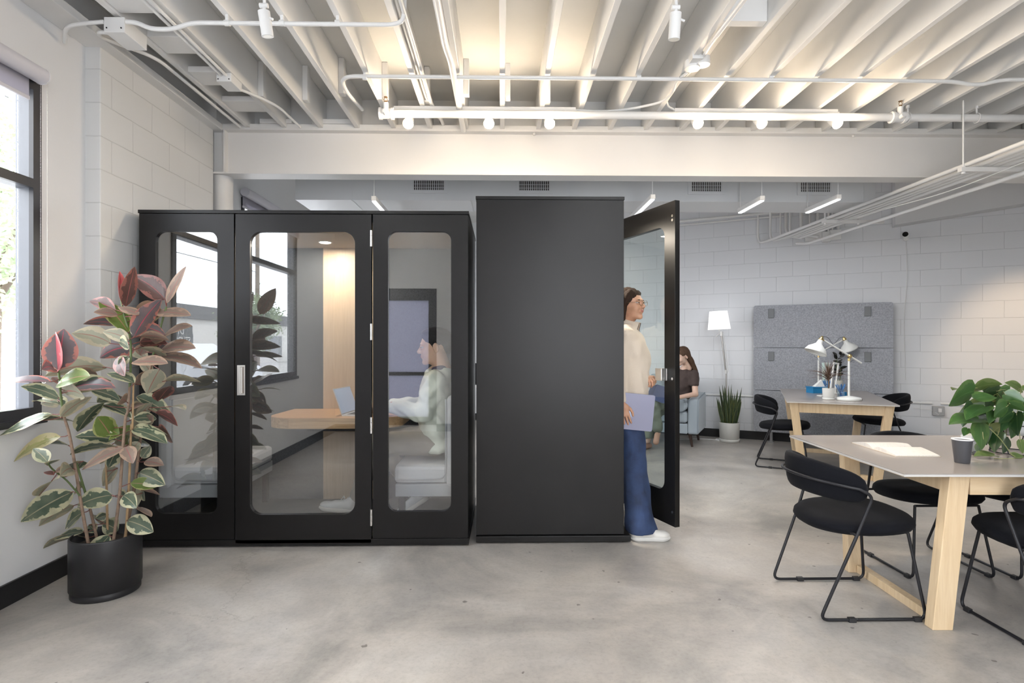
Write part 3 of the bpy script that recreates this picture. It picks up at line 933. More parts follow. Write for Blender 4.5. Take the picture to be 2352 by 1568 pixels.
# horizontal pipe high on the block wall
q1 = wl(1440, 492, 0.08); q2 = wl(1800, 488, 0.08)
g = G(); g.tube([(q1.x-2.5, -0.08, 3.12), (q2.x, -0.08, 3.12)], 0.018, 12); g.tube([(q1.x-2.5, -0.05, 3.07), (q2.x, -0.05, 3.07)], 0.012, 10)
o = obj('conduit', g, PIPEW); o.matrix_world = Mw; tag(o, 'white pipes running sideways high on the block wall behind the open door', 'pipe')
# linear pendants in the far room
LIN = mat('lit linear diffuser', (0.95, 0.97, 1), 0.4, emit=((0.97, 0.98, 1.0), 1.6))
def linear(px, py, Y0, Y1, label, grp='linear pendants in the back room', em=18):
    p = at(px, py, Y0); z = p.z; x = p.x
    t = thing('linear_pendant', label, 'pendant light', (x, (Y0+Y1)/2, z), 0, grp)
    g = G(); g.box((x-0.022, Y0, z), (x+0.022, Y1, z+0.04)); obj('lamp_body', g, PIPEW, t, world=True, bevel=0.003)
    g = G(); g.box((x-0.017, Y0+0.01, z-0.010), (x+0.017, Y1-0.01, z)); obj('diffuser', g, LIN, t, world=True)
    for y in (Y0+0.02, Y1-0.02):
        g = G(); g.cyl((x, y, z+0.04), (x, y, CEIL if Y0 > 4.9 else JZ), 0.004, n=6); obj('hanger', g, PIPEW, t, world=True)
    a_ = area('pendant_glow', (x, (Y0+Y1)/2, z-0.02), (x, (Y0+Y1)/2, 0), 0.05, Y1-Y0-0.05, em, (0.95, 0.97, 1.0))
linear(858, 460, 5.05, 6.2, 'leftmost linear pendant, its end showing above the wide booth')
linear(1500, 456, 5.05, 5.95, 'linear pendant above the open booth door')
linear(1752, 459, 5.05, 5.55, 'small linear pendant right of the open booth door, below the duct')
linear(1928, 456, 5.05, 5.6, 'linear pendant nearest the conduit rack')
# unseen pendants added above the frame to fill the room with light
for i, (x, y0, y1) in enumerate(((-1.3, -0.6, 1.3), (1.2, -0.6, 1.3), (3.6, -0.4, 2.0))):
    t = thing('linear_pendant', ['left', 'middle', 'right'][i]+' of three linear pendants added as fill over the front of the room', 'pendant light', (x, (y0+y1)/2, 3.0), 0, 'linear pendants over the front of the room')
    g = G(); g.box((x-0.03, y0, 3.0), (x+0.03, y1, 3.05)); obj('lamp_body', g, PIPEW, t, world=True)
    g = G(); g.box((x-0.024, y0+0.01, 2.988), (x+0.024, y1-0.01, 3.0)); obj('diffuser', g, LIN, t, world=True)
    for y in (y0+0.05, y1-0.05):
        g = G(); g.cyl((x, y, 3.05), (x, y, JZ), 0.004, n=6); obj('hanger', g, PIPEW, t, world=True)
    area('pendant_glow', (x, (y0+y1)/2, 2.98), (x, (y0+y1)/2, 0), 0.05, y1-y0-0.05, 14, (0.96, 0.98, 1.0))
    area('pendant_glow', (x, (y0+y1)/2, 3.055), (x, (y0+y1)/2, 5), 0.05, y1-y0-0.05, 90, (0.96, 0.98, 1.0))  # upward glow added to brighten the deck between the joists
# security camera and its wire on the block wall
q = wl(2080, 537, 0.0)
zz = CH+(HOR-540)*(Mw @ q).y/FPX
t = thing('wall_camera', 'small white camera with a black round face high on the block wall', 'camera', tuple(Mw @ Vector((q.x, -0.05, zz))))
Mc = Mw @ Matrix.Translation((q.x, 0, zz))
g = G(); g.cyl((0, -0.002, -0.03), (0, -0.03, -0.03), 0.028, n=20); g.tube([(0, -0.03, -0.03), (0, -0.06, -0.02), (0, -0.07, 0.0)], 0.012, 8); g.cyl((0, -0.05, 0.0), (-0.02, -0.12, 0.01), 0.034, n=24); g.xf(Mc); obj('camera_body', g, PIPEW, t, world=True)
g = G(); g.cyl((-0.02, -0.12, 0.01), (-0.022, -0.126, 0.011), 0.031, n=24); g.xf(Mc); obj('camera_lens', g, mat('black lens', (0.005, 0.005, 0.005), 0.1), t, world=True)
g = G(); g.tube(fillet([(0, -0.006, -0.05), (0.02, -0.006, -0.5), (-0.02, -0.006, -1.0), (0.0, -0.006, -1.8)], 0.3), 0.003, 6); g.xf(Mc); obj('camera_wire', g, PIPEW, t, world=True)
# low conduit and outlet on the block wall
zz = 0.60
g = G(); g.tube([(-2.0, -0.015, zz), (wl(2140,940).x, -0.015, zz)], 0.011, 8); g.tube([(wl(2160,940).x, -0.015, zz), (5.5, -0.015, zz-0.02)], 0.011, 8)
o = obj('conduit', g, PIPEW); o.matrix_world = Mw; tag(o, 'white conduit running low along the block wall to the grey outlet', 'conduit')
q = wl(2154, 945, 0)
t = thing('wall_outlet', 'grey metal wall outlet with a white plug, low on the block wall', 'outlet', tuple(Mw @ Vector((q.x, -0.02, 0.56))))
Mc = Mw @ Matrix.Translation((q.x, 0, CH-(945-HOR)*(Mw@q).y/FPX))
g = G(); g.cbox((0, -0.022, 0), (0.12, 0.04, 0.115)); g.xf(Mc); obj('outlet_box', g, mat('galvanised grey', (0.38, 0.38, 0.38), 0.4, 0.6), t, world=True, bevel=0.004)
g = G(); g.cbox((0.01, -0.055, 0.01), (0.035, 0.03, 0.045)); g.tube(fillet([(0.01, -0.06, -0.01), (0.0, -0.05, -0.05), (-0.06, -0.03, 0.01), (-0.25, -0.02, 0.02)], 0.03), 0.003, 6); g.xf(Mc); obj('plug', g, PIPEW, t, world=True, bevel=0.003)
# ================================================================== BOOTHS
BG = glass_mat('booth glass', 0.125, (0.93, 0.94, 0.94))
WOODP = wood_mat('pale wood panel', (0.62, 0.47, 0.33), (0.54, 0.40, 0.27), 'z', 2.0)
WOODT = wood_mat('oak table', (0.66, 0.40, 0.22), (0.55, 0.31, 0.15), 'x', 1.0, 0.35)
WOODE = wood_mat('oak edge', (0.62, 0.42, 0.24), (0.40, 0.24, 0.12), 'x', 1.6, 0.4)
FB = 3.715                      # front face plane
BD = 0.98                       # booth depth
bx0 = at(319, 700, FB).x; bx1 = at(1075.5, 700, FB).x
BH = 2.212
wb = thing('meeting_booth', 'wide charcoal meeting booth with three glazed front panels', 'office booth', ((bx0+bx1)/2, FB+BD/2, 0))
def part(name, g, m, p, bevel=0, **k): return obj(name, g, m, p, world=True, bevel=bevel, **k)
tk = 0.028
g = G(); g.box((bx0-0.004, FB-0.006, BH-0.022), (bx1+0.004, FB+BD, BH)); part('roof_panel', g, BOOTH, wb, 0.002)
g = G(); g.box((bx0, FB-0.004, 0.012), (bx1+0.004, FB+BD, 0.052)); part('base_plate', g, BOOTH, wb, 0.002)
g = G()
for x in (bx0+0.2, (bx0+bx1)/2, bx1-0.2):
    for y in (FB+0.15, FB+BD-0.15): g.cyl((x, y, 0), (x, y, 0.012), 0.02, n=12)
part('levelling_foot', g, BLK, wb)
BSIDE = mat('charcoal laminate side', (0.020, 0.020, 0.023), 0.36)
g = G(); g.box((bx0, FB+0.03, 0.052), (bx0+tk, FB+BD, BH-0.022)); part('side_panel', g, BOOTH, wb)
g = G(); g.box((bx1-tk, FB+0.03, 0.052), (bx1, FB+BD, BH-0.022)); part('side_panel', g, BOOTH, wb)
g = G(); g.box((bx0+tk, FB+BD-0.03, 0.052), (bx1-tk, FB+BD, BH-0.022)); part('rear_panel', g, BOOTH, wb)
# inner linings
iy = FB+BD-0.03
xw0 = at(743, 800, iy-0.01).x; xw1 = at(893, 800, iy-0.01).x
g = G(); g.box((bx0+tk, iy-0.012, 0.06), (xw0, iy, BH-0.09)); g.box((xw1, iy-0.012, 0.06), (bx1-tk, iy, BH-0.09))
g.box((bx0+tk, FB+0.06, 0.06), (bx0+tk+0.012, iy-0.012, BH-0.09)); g.box((bx1-tk-0.012, FB+0.06, 0.06), (bx1-tk, iy-0.012, BH-0.09)); part('felt_lining', g, FELTD, wb)
g = G(); g.box((xw0+0.001, iy-0.02, 0.06), (xw1-0.001, iy, BH-0.09)); part('wood_panel', g, WOODP, wb)
g = G(); g.box((bx0+tk, FB+0.04, BH-0.09), (bx1-tk, iy, BH-0.07)); part('inner_ceiling', g, mat('beige ceiling felt', (0.42, 0.36, 0.29), 0.9), wb)
g = G(); g.box((bx0+tk, FB+0.04, 0.052), (bx1-tk, iy, 0.058)); part('booth_carpet', g, mat('grey booth carpet', (0.12, 0.115, 0.11), 0.95, bump=(300, 0.2)), wb)
lc = at(747, 557, FB+0.55); lc = Vector((atz(747, 557, BH-0.095).x, atz(747, 557, BH-0.095).y, BH-0.095))
g = G(); g.cyl((lc.x, lc.y, BH-0.095), (lc.x, lc.y, BH-0.09), 0.052, n=32); dl = part('downlight', g, PIPEW, wb)
g = G(); g.cyl((lc.x, lc.y, BH-0.0975), (lc.x, lc.y, BH-0.095), 0.040, n=32); part('downlight_lens', g, mat('lit downlight', (1, 0.95, 0.88), 0.5, emit=((1.0, 0.93, 0.82), 25)), dl)
g = G(); g.cyl((lc.x+0.22, lc.y+0.25, BH-0.097), (lc.x+0.22, lc.y+0.25, BH-0.09), 0.05, n=24); part('ceiling_vent', g, PIPEW, wb)
area('downlight_glow', (lc.x, lc.y, BH-0.10), (lc.x, lc.y, 0), 0.08, 0.08, 14, (1.0, 0.90, 0.76))
g = G(); g.box((xw1-0.115, iy-0.03, 1.31), (xw1-0.02, iy-0.02, 1.37)); part('wall_switch', g, PIPEW, wb, 0.002)
g = G(); g.box((xw1-0.11, iy-0.028, 1.00), (xw1-0.03, iy-0.02, 1.10)); part('power_outlet', g, PIPEW, wb, 0.002)
# front: left fixed frame, door, right fixed frame
def X(px): return at(px, 800, FB).x
def Zp(py, px=700): return at(px, py, FB).z
def front(name, a, b, z0, z1, ha, hb, hz0, hz1, r, yf, yb):
    g = G(); panel_hole(g, a, b, z0, z1, ha, hb, hz0, hz1, r, yf, yb)
    o = part(name, g, BOOTH, wb, 0.0015)
    g = G(); g.box((ha-0.012, yf+0.016, hz0-0.012), (hb+0.012, yf+0.020, hz1+0.012)); part('glass_pane', g, BG, o)
    g = G(); panel_hole(g, ha-0.013, hb+0.013, hz0-0.013, hz1+0.013, ha, hb, hz0, hz1, r, yf+0.021, yf+0.03); part('glazing_bead', g, BLK, o)
    return o
zt0 = BH-0.0235
front('fixed_frame', bx0+0.001, X(537.5), 0.054, zt0, X(357), X(499), Zp(1178), Zp(532), 0.060, FB, FB+0.03)
dz0, dz1 = Zp(1247), Zp(492)
dfr = front('door', X(541), X(853), dz0, dz1, X(574.5), X(815.5), Zp(1181), Zp(532.5), 0.075, FB-0.004, FB+0.034)
front('fixed_frame', X(856.5), bx1-0.001, 0.054, zt0, X(891), X(1036), Zp(1176), Zp(530.5), 0.060, FB, FB+0.03)
g = G(); panel_hole(g, X(546), X(564), Zp(907), Zp(838.5), X(553.5), X(562), Zp(903), Zp(842), 0.004, FB-0.010, FB-0.0045); 
pl = part('door_handle', g, SATIN, dfr, 0.001)
g = G(); g.box((X(553.5), FB-0.0065, Zp(903)), (X(562), FB-0.005, Zp(842))); part('handle_recess', g, mat('shaded steel', (0.45, 0.40, 0.36), 0.35, 1.0), pl)
g = G(); g.cyl((X(556.5), FB-0.010, Zp(902)), (X(556.5), FB-0.010, Zp(843)), 0.005, n=10); part('handle_bar', g, CHROME, pl)
for py in (548, 762, 976, 1187):
    g = G(); z = Zp(py, 853)
    for k in range(3):
        g.cyl((X(853.5), FB-0.011, z-0.054+0.036*k+0.0008), (X(853.5), FB-0.011, z-0.054+0.036*(k+1)-0.0008), 0.0075, n=14)
    g.box((X(851), FB-0.006, z-0.05), (X(856), FB-0.003, z+0.05))
    part('hinge', g, SATIN, wb)
# booth table
TZ = 0.80
ty0 = 4.06; tx0 = at(632, 960, 4.3).x+0.0; tx1 = -0.74
out = []
for k in range(0, 11):
    a = PI+PI/2*k/10; out.append((tx0+0.22+0.22*math.cos(a), ty0+0.20+0.20*math.sin(a)))
for k in range(0, 11):
    a = 1.5*PI+PI/2*k/10; out.append((tx1-0.22+0.22*math.cos(a), ty0+0.20+0.20*math.sin(a)))
out += [(tx1, iy-0.022), (tx0+0.02, iy-0.022)]
g = G(); g.prism(out, TZ-0.075, TZ-0.0005, 0, smooth=False)
tb = part('tabletop', g, WOODE, wb, 0.004)
g = G(); g.prism([(x*0.999+(tx0+tx1)/2*0.001, y+0.001) for x, y in out], TZ-0.0004, TZ+0.002); part('table_surface', g, WOODT, tb)
g = G(); g.box((xw0+0.05, iy-0.55, TZ-0.10), (xw1-0.1, iy-0.02, TZ-0.076)); part('table_bracket', g, BLK, wb)

# upholstered benches
UPH = mat('light grey upholstery', (0.46, 0.47, 0.49), 0.8, sheen=0.2, noise=(3, 0.04), bump=(350, 0.1))
def bench(xb, sgn, label):
    """xb = x of the booth side, sgn = +1 when the bench backs onto the left wall"""
    t = thing('upholstered_bench', label, 'bench', (xb+sgn*0.26, FB+0.55, 0.058))
    ya, yb_ = FB+0.09, iy-0.03
    x = lambda d: xb+sgn*d
    def bxx(a, b, y0, y1, z0, z1):
        lo, hi = sorted((x(a), x(b))); return (lo, y0, z0), (hi, y1, z1)
    g = G(); g.box(*bxx(0.10, 0.47, ya+0.02, yb_-0.02, 0.385, 0.51)); part('seat', g, UPH, t, 0.03)
    g = G(); g.box(*bxx(0.02, 0.115, ya, yb_, 0.36, 0.98)); part('backrest', g, UPH, t, 0.03)
    g = G(); g.tube(fillet([(x(0.118), ya+0.012, 0.96), (x(0.118), ya+0.012, 0.42), (x(0.46), ya+0.018, 0.415)], 0.06), 0.005, 8); part('piping', g, mat('grey piping', (0.36, 0.37, 0.39), 0.7), t)
    g = G(); g.box(*bxx(0.03, 0.46, ya+0.01, yb_-0.01, 0.30, 0.385)); part('seat_base', g, mat('grey bench base', (0.30, 0.31, 0.33), 0.8), t, 0.006)
    for dy in (ya+0.03, yb_-0.07):
        g = G(); g.box(*bxx(0.05, 0.09, dy, dy+0.04, 0.058, 0.30)); part('leg', g, BLK, t)
        g = G(); g.box(*bxx(0.40, 0.44, dy, dy+0.04, 0.058, 0.30)); part('leg', g, BLK, t)
bench(bx1-tk-0.012, -1, 'light grey upholstered bench the seated man in the wide booth sits on')
bench(bx0+tk+0.012, 1, 'light grey upholstered bench facing the man, behind the left booth window')

# ------------------------------------------------------------------ tall phone booth
PB = 3.755
ux0 = at(1094, 800, PB).x; ux1 = at(1433, 800, PB).x
PH = 2.322; PD = 0.92
pb = thing('phone_booth', 'tall narrow charcoal phone booth with its door standing open', 'office booth', ((ux0+ux1)/2, PB+PD/2, 0))
g = G(); g.box((ux0, PB, 0.06), (ux1, PB+0.03, PH-0.022)); part('side_panel', g, BOOTH, pb, 0.0015)
g = G(); g.box((ux0, PB+PD-0.03, 0.06), (ux1, PB+PD, PH-0.022)); part('side_panel', g, BOOTH, pb)
g = G(); g.box((ux0, PB+0.03, 0.06), (ux0+0.03, PB+PD-0.03, PH-0.022)); part('rear_panel', g, BOOTH, pb)
g = G(); g.box((ux0-0.004, PB-0.006, PH-0.022), (ux1+0.004, PB+PD+0.004, PH)); part('roof_panel', g, BOOTH, pb, 0.0015)
g = G(); g.box((ux0-0.002, PB-0.008, 0.012), (ux1+0.045, PB+PD, 0.052)); part('base_plate', g, BOOTH, pb, 0.003)
g = G()
for x in (ux0+0.1, ux1-0.1):
    for y in (PB+0.12, PB+PD-0.12): g.cyl((x, y, 0), (x, y, 0.012), 0.02, n=12)
part('levelling_foot', g, BLK, pb)
g = G(); g.box((ux0+0.03, PB+0.03, 0.052), (ux1, PB+0.042, PH-0.03)); g.box((ux0+0.03, PB+PD-0.042, 0.052), (ux1, PB+PD-0.03, PH-0.03)); part('felt_lining', g, FELTD, pb)
g = G(); g.box((ux0+0.03, PB+0.042, PH-0.10), (ux1-0.01, PB+PD-0.042, PH-0.03)); part('inner_ceiling', g, PIPEW, pb)
area('booth_glow', ((ux0+ux1)/2+0.15, PB+PD/2, PH-0.11), ((ux0+ux1)/2+0.15, PB+PD/2, 0), 0.12, 0.12, 30, (1.0, 0.88, 0.72))
# open door : hinged at the far right corner
hinge = Vector((ux1+0.012, PB+PD-0.02))
near = Vector((at(1556, 700, 3.75).x, 3.75))
dv = near-hinge; DL = dv.length; ang = math.atan2(dv.y, dv.x)
Md = Matrix.Translation((hinge.x, hinge.y, 0)) @ Matrix.Rotation(ang, 4, 'Z')
dzb, dzt = 0.105, 2.30
g = G(); panel_hole(g, 0.0, DL, dzb, dzt, 0.115, DL-0.115, 0.325, 2.145, 0.07, -0.019, 0.019); g.xf(Md)
pd = part('door', g, BOOTH, pb, 0.0015)
g = G(); g.box((0.105, -0.002, 0.315), (DL-0.105, 0.002, 2.155)); g.xf(Md); part('glass_pane', g, glass_mat('booth door glass', 0.05, (0.93, 0.97, 0.96)), pd)
HZ = at(1525, 859, 3.87).z
hs = DL-0.135
# c-shaped satin pull plate wrapping the stile edge
g = G(); g.box((hs-0.02, -0.024, HZ-0.042), (hs+0.05, -0.0195, HZ+0.042)); g.box((hs+0.046, -0.066, HZ-0.042), (hs+0.050, -0.024, HZ+0.042)); g.box((hs-0.02, -0.066, HZ-0.042), (hs+0.046, -0.062, HZ+0.042)); g.xf(Md); part('door_handle', g, SATIN, pd, 0.002)
for z in (2.20, 2.172, 1.10, 0.20):
    g = G(); g.cyl((DL-0.03, -0.021, z), (DL-0.03, -0.019, z), 0.009, n=12); g.cyl((DL-0.03, 0.019, z), (DL-0.03, 0.021, z), 0.009, n=12); g.xf(Md); part('bolt', g, CHROME, pd)
for z in (0.4, 1.2, 2.0):
    g = G(); g.cyl((hinge.x, hinge.y-0.0, z-0.05), (hinge.x, hinge.y, z+0.05), 0.007, n=12); part('hinge', g, SATIN, pb)
# ================================================================== FURNITURE
GREIGE = mat('grey laminate top', (0.33, 0.295, 0.27), 0.22, noise=(2, 0.02))
EDGE = mat('pale laminate edge', (0.62, 0.60, 0.58), 0.4)
PINE = wood_mat('pale ash wood', (0.80, 0.62, 0.40), (0.70, 0.51, 0.30), 'z', 1.6, 0.5)
PINEX = wood_mat('pale ash wood lengthwise', (0.80, 0.62, 0.40), (0.70, 0.51, 0.30), 'x', 1.6, 0.5)

def make_table(name, label, L, W, loc, rz, H=0.75, legs=None):
    t = thing(name, label, 'table', loc, rz)
    hx, hy = L/2, W/2
    g = G(); g.box((-hx, -hy, H-0.014), (hx, hy, H-0.004)); o = obj('tabletop', g, EDGE, t)
    g = G(); g.box((-hx, -hy, H-0.0039), (hx, hy, H)); obj('top_surface', g, GREIGE, o, bevel=0.001)
    # legs: (x bottom, y bottom, x top, y top)
    for (xb, yb, xt, yt, w_, d_) in legs:
        g = G()
        g.hexa([(xb-w_/2, yb-d_/2, 0), (xb+w_/2, yb-d_/2, 0), (xb+w_/2, yb+d_/2, 0), (xb-w_/2, yb+d_/2, 0)],
               [(xt-w_/2, yt-d_/2, H-0.015), (xt+w_/2, yt-d_/2, H-0.015), (xt+w_/2, yt+d_/2, H-0.015), (xt-w_/2, yt+d_/2, H-0.015)])
        obj('leg', g, PINE, t, bevel=0.003)
    x0 = min(l[2] for l in legs); x1 = max(l[2] for l in legs)
    y0 = min(l[3] for l in legs); y1 = max(l[3] for l in legs)
    for y in (y0, y1):
        g = G(); g.box((x0+0.049, y-0.022, H-0.115), (x1-0.049, y+0.022, H-0.016)); obj('apron', g, PINEX, t, bevel=0.002)
    for x in (x0, x1):
        g = G(); g.box((x-0.022, y0+0.026, H-0.115), (x+0.022, y1-0.026, H-0.016)); obj('apron', g, PINE, t, bevel=0.002)
    for s in (0, 1):
        ls = [l for l in legs if (l[0] < 0) == (s == 0)]
        a, b = sorted(ls, key=lambda l: l[1])
        g = G(); g.hexa([(a[0]-0.002, a[1]+a[5]/2, 0.0), (a[0]+0.045, a[1]+a[5]/2, 0.0), (b[0]+0.045, b[1]-b[5]/2, 0.0), (b[0]-0.002, b[1]-b[5]/2, 0.0)],
                      [(a[0]-0.002, a[1]+a[5]/2, 0.045), (a[0]+0.045, a[1]+a[5]/2, 0.045), (b[0]+0.045, b[1]-b[5]/2, 0.045), (b[0]-0.002, b[1]-b[5]/2, 0.045)])
        obj('floor_stretcher', g, PINE, t, bevel=0.002)
    return t
TH = 0.75
nt_ = make_table('work_table', 'near grey-topped table with pale wood legs, a book and cup on it', 2.1, 1.07,
    (1.835+1.05, 3.015, 0), math.radians(-1.5), TH,
    [(-0.815, -0.425, -0.745, -0.44, 0.095, 0.055), (-0.815, 0.235, -0.745, 0.41, 0.095, 0.055),
     (0.865, -0.425, 0.80, -0.44, 0.095, 0.055), (0.865, 0.235, 0.80, 0.41, 0.095, 0.055)])
FT = 0.76
frz = math.radians(65.5)
fdir = Vector((math.cos(frz), math.sin(frz), 0)); fper = Vector((math.sin(frz), -math.cos(frz), 0))
fc0 = Vector((3.29, 5.38, 0))
fL = 1.72
ftc = fc0 + fdir*fL/2
make_table('work_table', 'far grey-topped table with two desk lamps on it, beside the grey felt panels', fL, 0.95, tuple(ftc), frz, FT,
    [(-0.70, -0.32, -0.77, -0.41, 0.07, 0.075), (-0.70, 0.32, -0.77, 0.41, 0.07, 0.075),
     (0.66, -0.31, 0.74, -0.40, 0.07, 0.075), (0.66, 0.31, 0.74, 0.40, 0.07, 0.075)])

# ------------------------------------------------------------------ chairs
def make_chair():
    t = thing('lounge_chair', 'x', 'chair')
    g = G()
    def outline(a):
        c, s_ = math.cos(a), math.sin(a)
        ex = 0.72
        x = 0.255*math.copysign(abs(c)**ex, c); y = 0.265*math.copysign(abs(s_)**ex, s_)
        if x < 0: y *= 1-0.22*(abs(x)/0.255)**1.5
        return x, y
    prof = [(0.0, 0.412), (0.80, 0.410), (0.95, 0.418), (1.0, 0.438), (0.985, 0.458), (0.93, 0.472), (0.80, 0.480), (0.5, 0.484), (0.0, 0.485)]
    n = 48; vs = []; fs = []
    for r, z in prof:
        for k in range(n):
            x, y = outline(2*PI*k/n); vs.append((x*r+0.015, y*r, z+0.012*(x/0.25)*r))
    for i in range(len(prof)-1):
        fs += [(i*n+k, i*n+(k+1) % n, (i+1)*n+(k+1) % n, (i+1)*n+k) for k in range(n)]
    g.add(vs, fs, 0, True); obj('seat', g, FAB, t)
    # backrest band
    def bp(u, rad, zz):
        a = u*math.radians(88)
        return Vector((-0.045-(0.215+rad)*math.cos(a), (0.245+rad)*math.sin(a), zz))
    g = G(); nu, nv = 40, 16; vs = []; fs = []
    for i in range(nu+1):
        u = -1+2*i/nu
        endr = max(0.0, 1-abs(u)**9)**0.5
        hh = (0.092-0.022*u*u)*(0.30+0.70*endr); th = 0.027*(0.35+0.65*endr)
        zc_ = 0.675-0.045*u*u
        for j in range(nv):
            b = 2*PI*j/nv
            cx_, sx_ = math.cos(b), math.sin(b)
            rr = th*math.copysign(abs(cx_)**0.7, cx_); zz = hh*math.copysign(abs(sx_)**0.7, sx_)
            vs.append(bp(u, rr+0.10*zz, zc_+zz))
    for i in range(nu):
        fs += [(i*nv+j, i*nv+(j+1) % nv, (i+1)*nv+(j+1) % nv, (i+1)*nv+j) for j in range(nv)]
    fs.append(list(range(nv))[::-1]); fs.append([nu*nv+j for j in range(nv)])
    g.add(vs, fs, 0, True); obj('backrest', g, FAB, t)
    # tube frame: one side down, back band round, other side
    def side(s):
        return [Vector((0.19, s*0.185, 0.41)), Vector((0.245, s*0.235, 0.011)), Vector((-0.275, s*0.235, 0.011)), Vector((-0.105, s*0.262, 0.44)), Vector((-0.045, s*0.280, 0.615))]
    band = []
    for i in range(1, 24):
        u = 0.93-1.86*i/24
        band.append(bp(u, 0.033+0.008, 0.675-0.035*u*u))
    pts = side(1)+[band[0]]
    p1 = fillet(side(1)+[bp(0.86, 0.041, 0.648)], 0.045, 6)
    p2 = fillet(side(-1)+[bp(-0.86, 0.041, 0.648)], 0.045, 6)
    g = G(); g.tube(p1+[bp(u, 0.041, 0.675-0.036*u*u) for u in np.linspace(0.78, -0.78, 25)]+p2[::-1], 0.0075, 10); obj('tube_frame', g, BLK, t)
    for x_, y_, z_ in ((0.19, 0.185, 0.407), (-0.115, 0.262, 0.425)):
        g = G(); g.tube([(x_, -y_, z_), (x_, y_, z_)], 0.007, 8); obj('seat_support', g, BLK, t)
    for s in (-1, 1):
        for x in (-0.12, 0.20):
            g = G(); g.cbox((x, s*0.235, 0.011), (0.035, 0.022, 0.021)); obj('floor_glide', g, mat('black plastic', (0.02, 0.02, 0.022), 0.5), t, bevel=0.002)
    return t
ch = make_chair()
CHS = [
    ((1.803, 2.905), 0.0, 'black padded tube-frame chair at the left end of the near table'),
    ((2.555, 3.37), -PI/2, 'black padded chair behind the near table, its back rising above the tabletop'),
    ((3.15, 3.34), -PI/2, 'black padded chair behind the near table, furthest right, mostly hidden'),
    ((2.56, 2.56), PI/2-0.0, 'black padded chair in front of the near table, cut by the right picture edge'),
    ((3.09, 6.12), math.radians(-27), 'black padded chair on the left side of the far table'),
    ((4.40, 6.45), math.radians(159), 'black padded chair on the right side of the far table'),
]
for i, (p, rz, lab) in enumerate(CHS):
    o = ch if i == 0 else dup(ch)
    o.location = (p[0], p[1], 0.0); o.rotation_euler = (0, 0, rz)
    o['label'] = lab; o['group'] = 'black tube-frame chairs round the tables'

# ------------------------------------------------------------------ things on the near table
PAPER = mat('book paper', (0.80, 0.77, 0.73), 0.7)
t = thing('open_book', 'thick open book lying on the near grey table', 'book', (2.175, 3.08, TH), math.radians(-3))
def pages(s):
    g = G()
    def f(u, v):
        w_ = u*0.195
        z = 0.003 + 0.024*math.sin(min(1, u*3.2)*PI/2)*(1-0.85*u**1.6)
        return Vector((-0.112+0.224*v, s*(0.002+w_), z))
    g.grid(f, 16, 2)
    def f2(u, v): p = f(u, 0 if v < 0.5 else 1); return p
    # closed block: side walls down to the cover
    for v in (0, 1):
        g.add([q for u in range(17) for q in (f(u/16, v), Vector((f(u/16, v).x, f(u/16, v).y, 0.0025)))], [(2*k, 2*k+2, 2*k+3, 2*k+1) for k in range(16)], 0)
    a = f(1, 0); b = f(1, 1)
    g.add([a, b, (b.x, b.y, 0.0025), (a.x, a.y, 0.0025)], [(0, 1, 2, 3)], 0)
    return obj('page_block', g, book_mat, t)
def text_mat():
    m = bpy.data.materials.new('printed page'); m.use_nodes = True; n = m.node_tree; b = n.nodes['Principled BSDF']
    tc_ = n.nodes.new('ShaderNodeTexCoord'); mp = n.nodes.new('ShaderNodeMapping'); mp.inputs['Scale'].default_value = (0.0, 1, 1)
    wv = n.nodes.new('ShaderNodeTexNoise'); wv.inputs['Scale'].default_value = 130; wv.inputs['Detail'].default_value = 1
    mp.inputs['Scale'].default_value = (1.4, 0.25, 0.0)
    r = n.nodes.new('ShaderNodeValToRGB'); r.color_ramp.elements[0].position = 0.38; r.color_ramp.elements[0].color = (0.735, 0.705, 0.67, 1); r.color_ramp.elements[1].position = 0.5; r.color_ramp.elements[1].color = (0.80, 0.77, 0.73, 1)
    n.links.new(tc_.outputs['Object'], mp.inputs['Vector']); n.links.new(mp.outputs['Vector'], wv.inputs['Vector']); n.links.new(wv.outputs['Fac'], r.inputs['Fac']); n.links.new(r.outputs['Color'], b.inputs['Base Color'])
    b.inputs['Roughness'].default_value = 0.7
    return m
book_mat = text_mat()
pages(1); pages(-1)
g = G(); g.box((-0.117, -0.203, 0.0003), (0.117, 0.203, 0.0023)); obj('cover', g, mat('book cover', (0.60, 0.52, 0.42), 0.6), t)
t = thing('paper_cup', 'dark grey paper cup with white rim standing on the near table', 'cup', (atz(2210, 1062, TH).x, atz(2210, 1062, TH).y, TH))
g = G(); g.lathe([(0.0, 0.002), (0.0295, 0.002), (0.0305, 0.0), (0.0315, 0.002), (0.0425, 0.112)], n=40); obj('cup_sleeve', g, mat('dark grey paper', (0.062, 0.062, 0.068), 0.5), t)
g = G(); g.lathe([(0.0295, 0.006), (0.0412, 0.112), (0.0425, 0.1125), (0.0445, 0.1135), (0.0450, 0.1155), (0.0445, 0.1175), (0.0435, 0.1185), (0.0415, 0.1180), (0.0290, 0.010), (0.0, 0.010)], n=40); obj('cup_liner', g, mat('white paper', (0.85, 0.84, 0.83), 0.5), t)

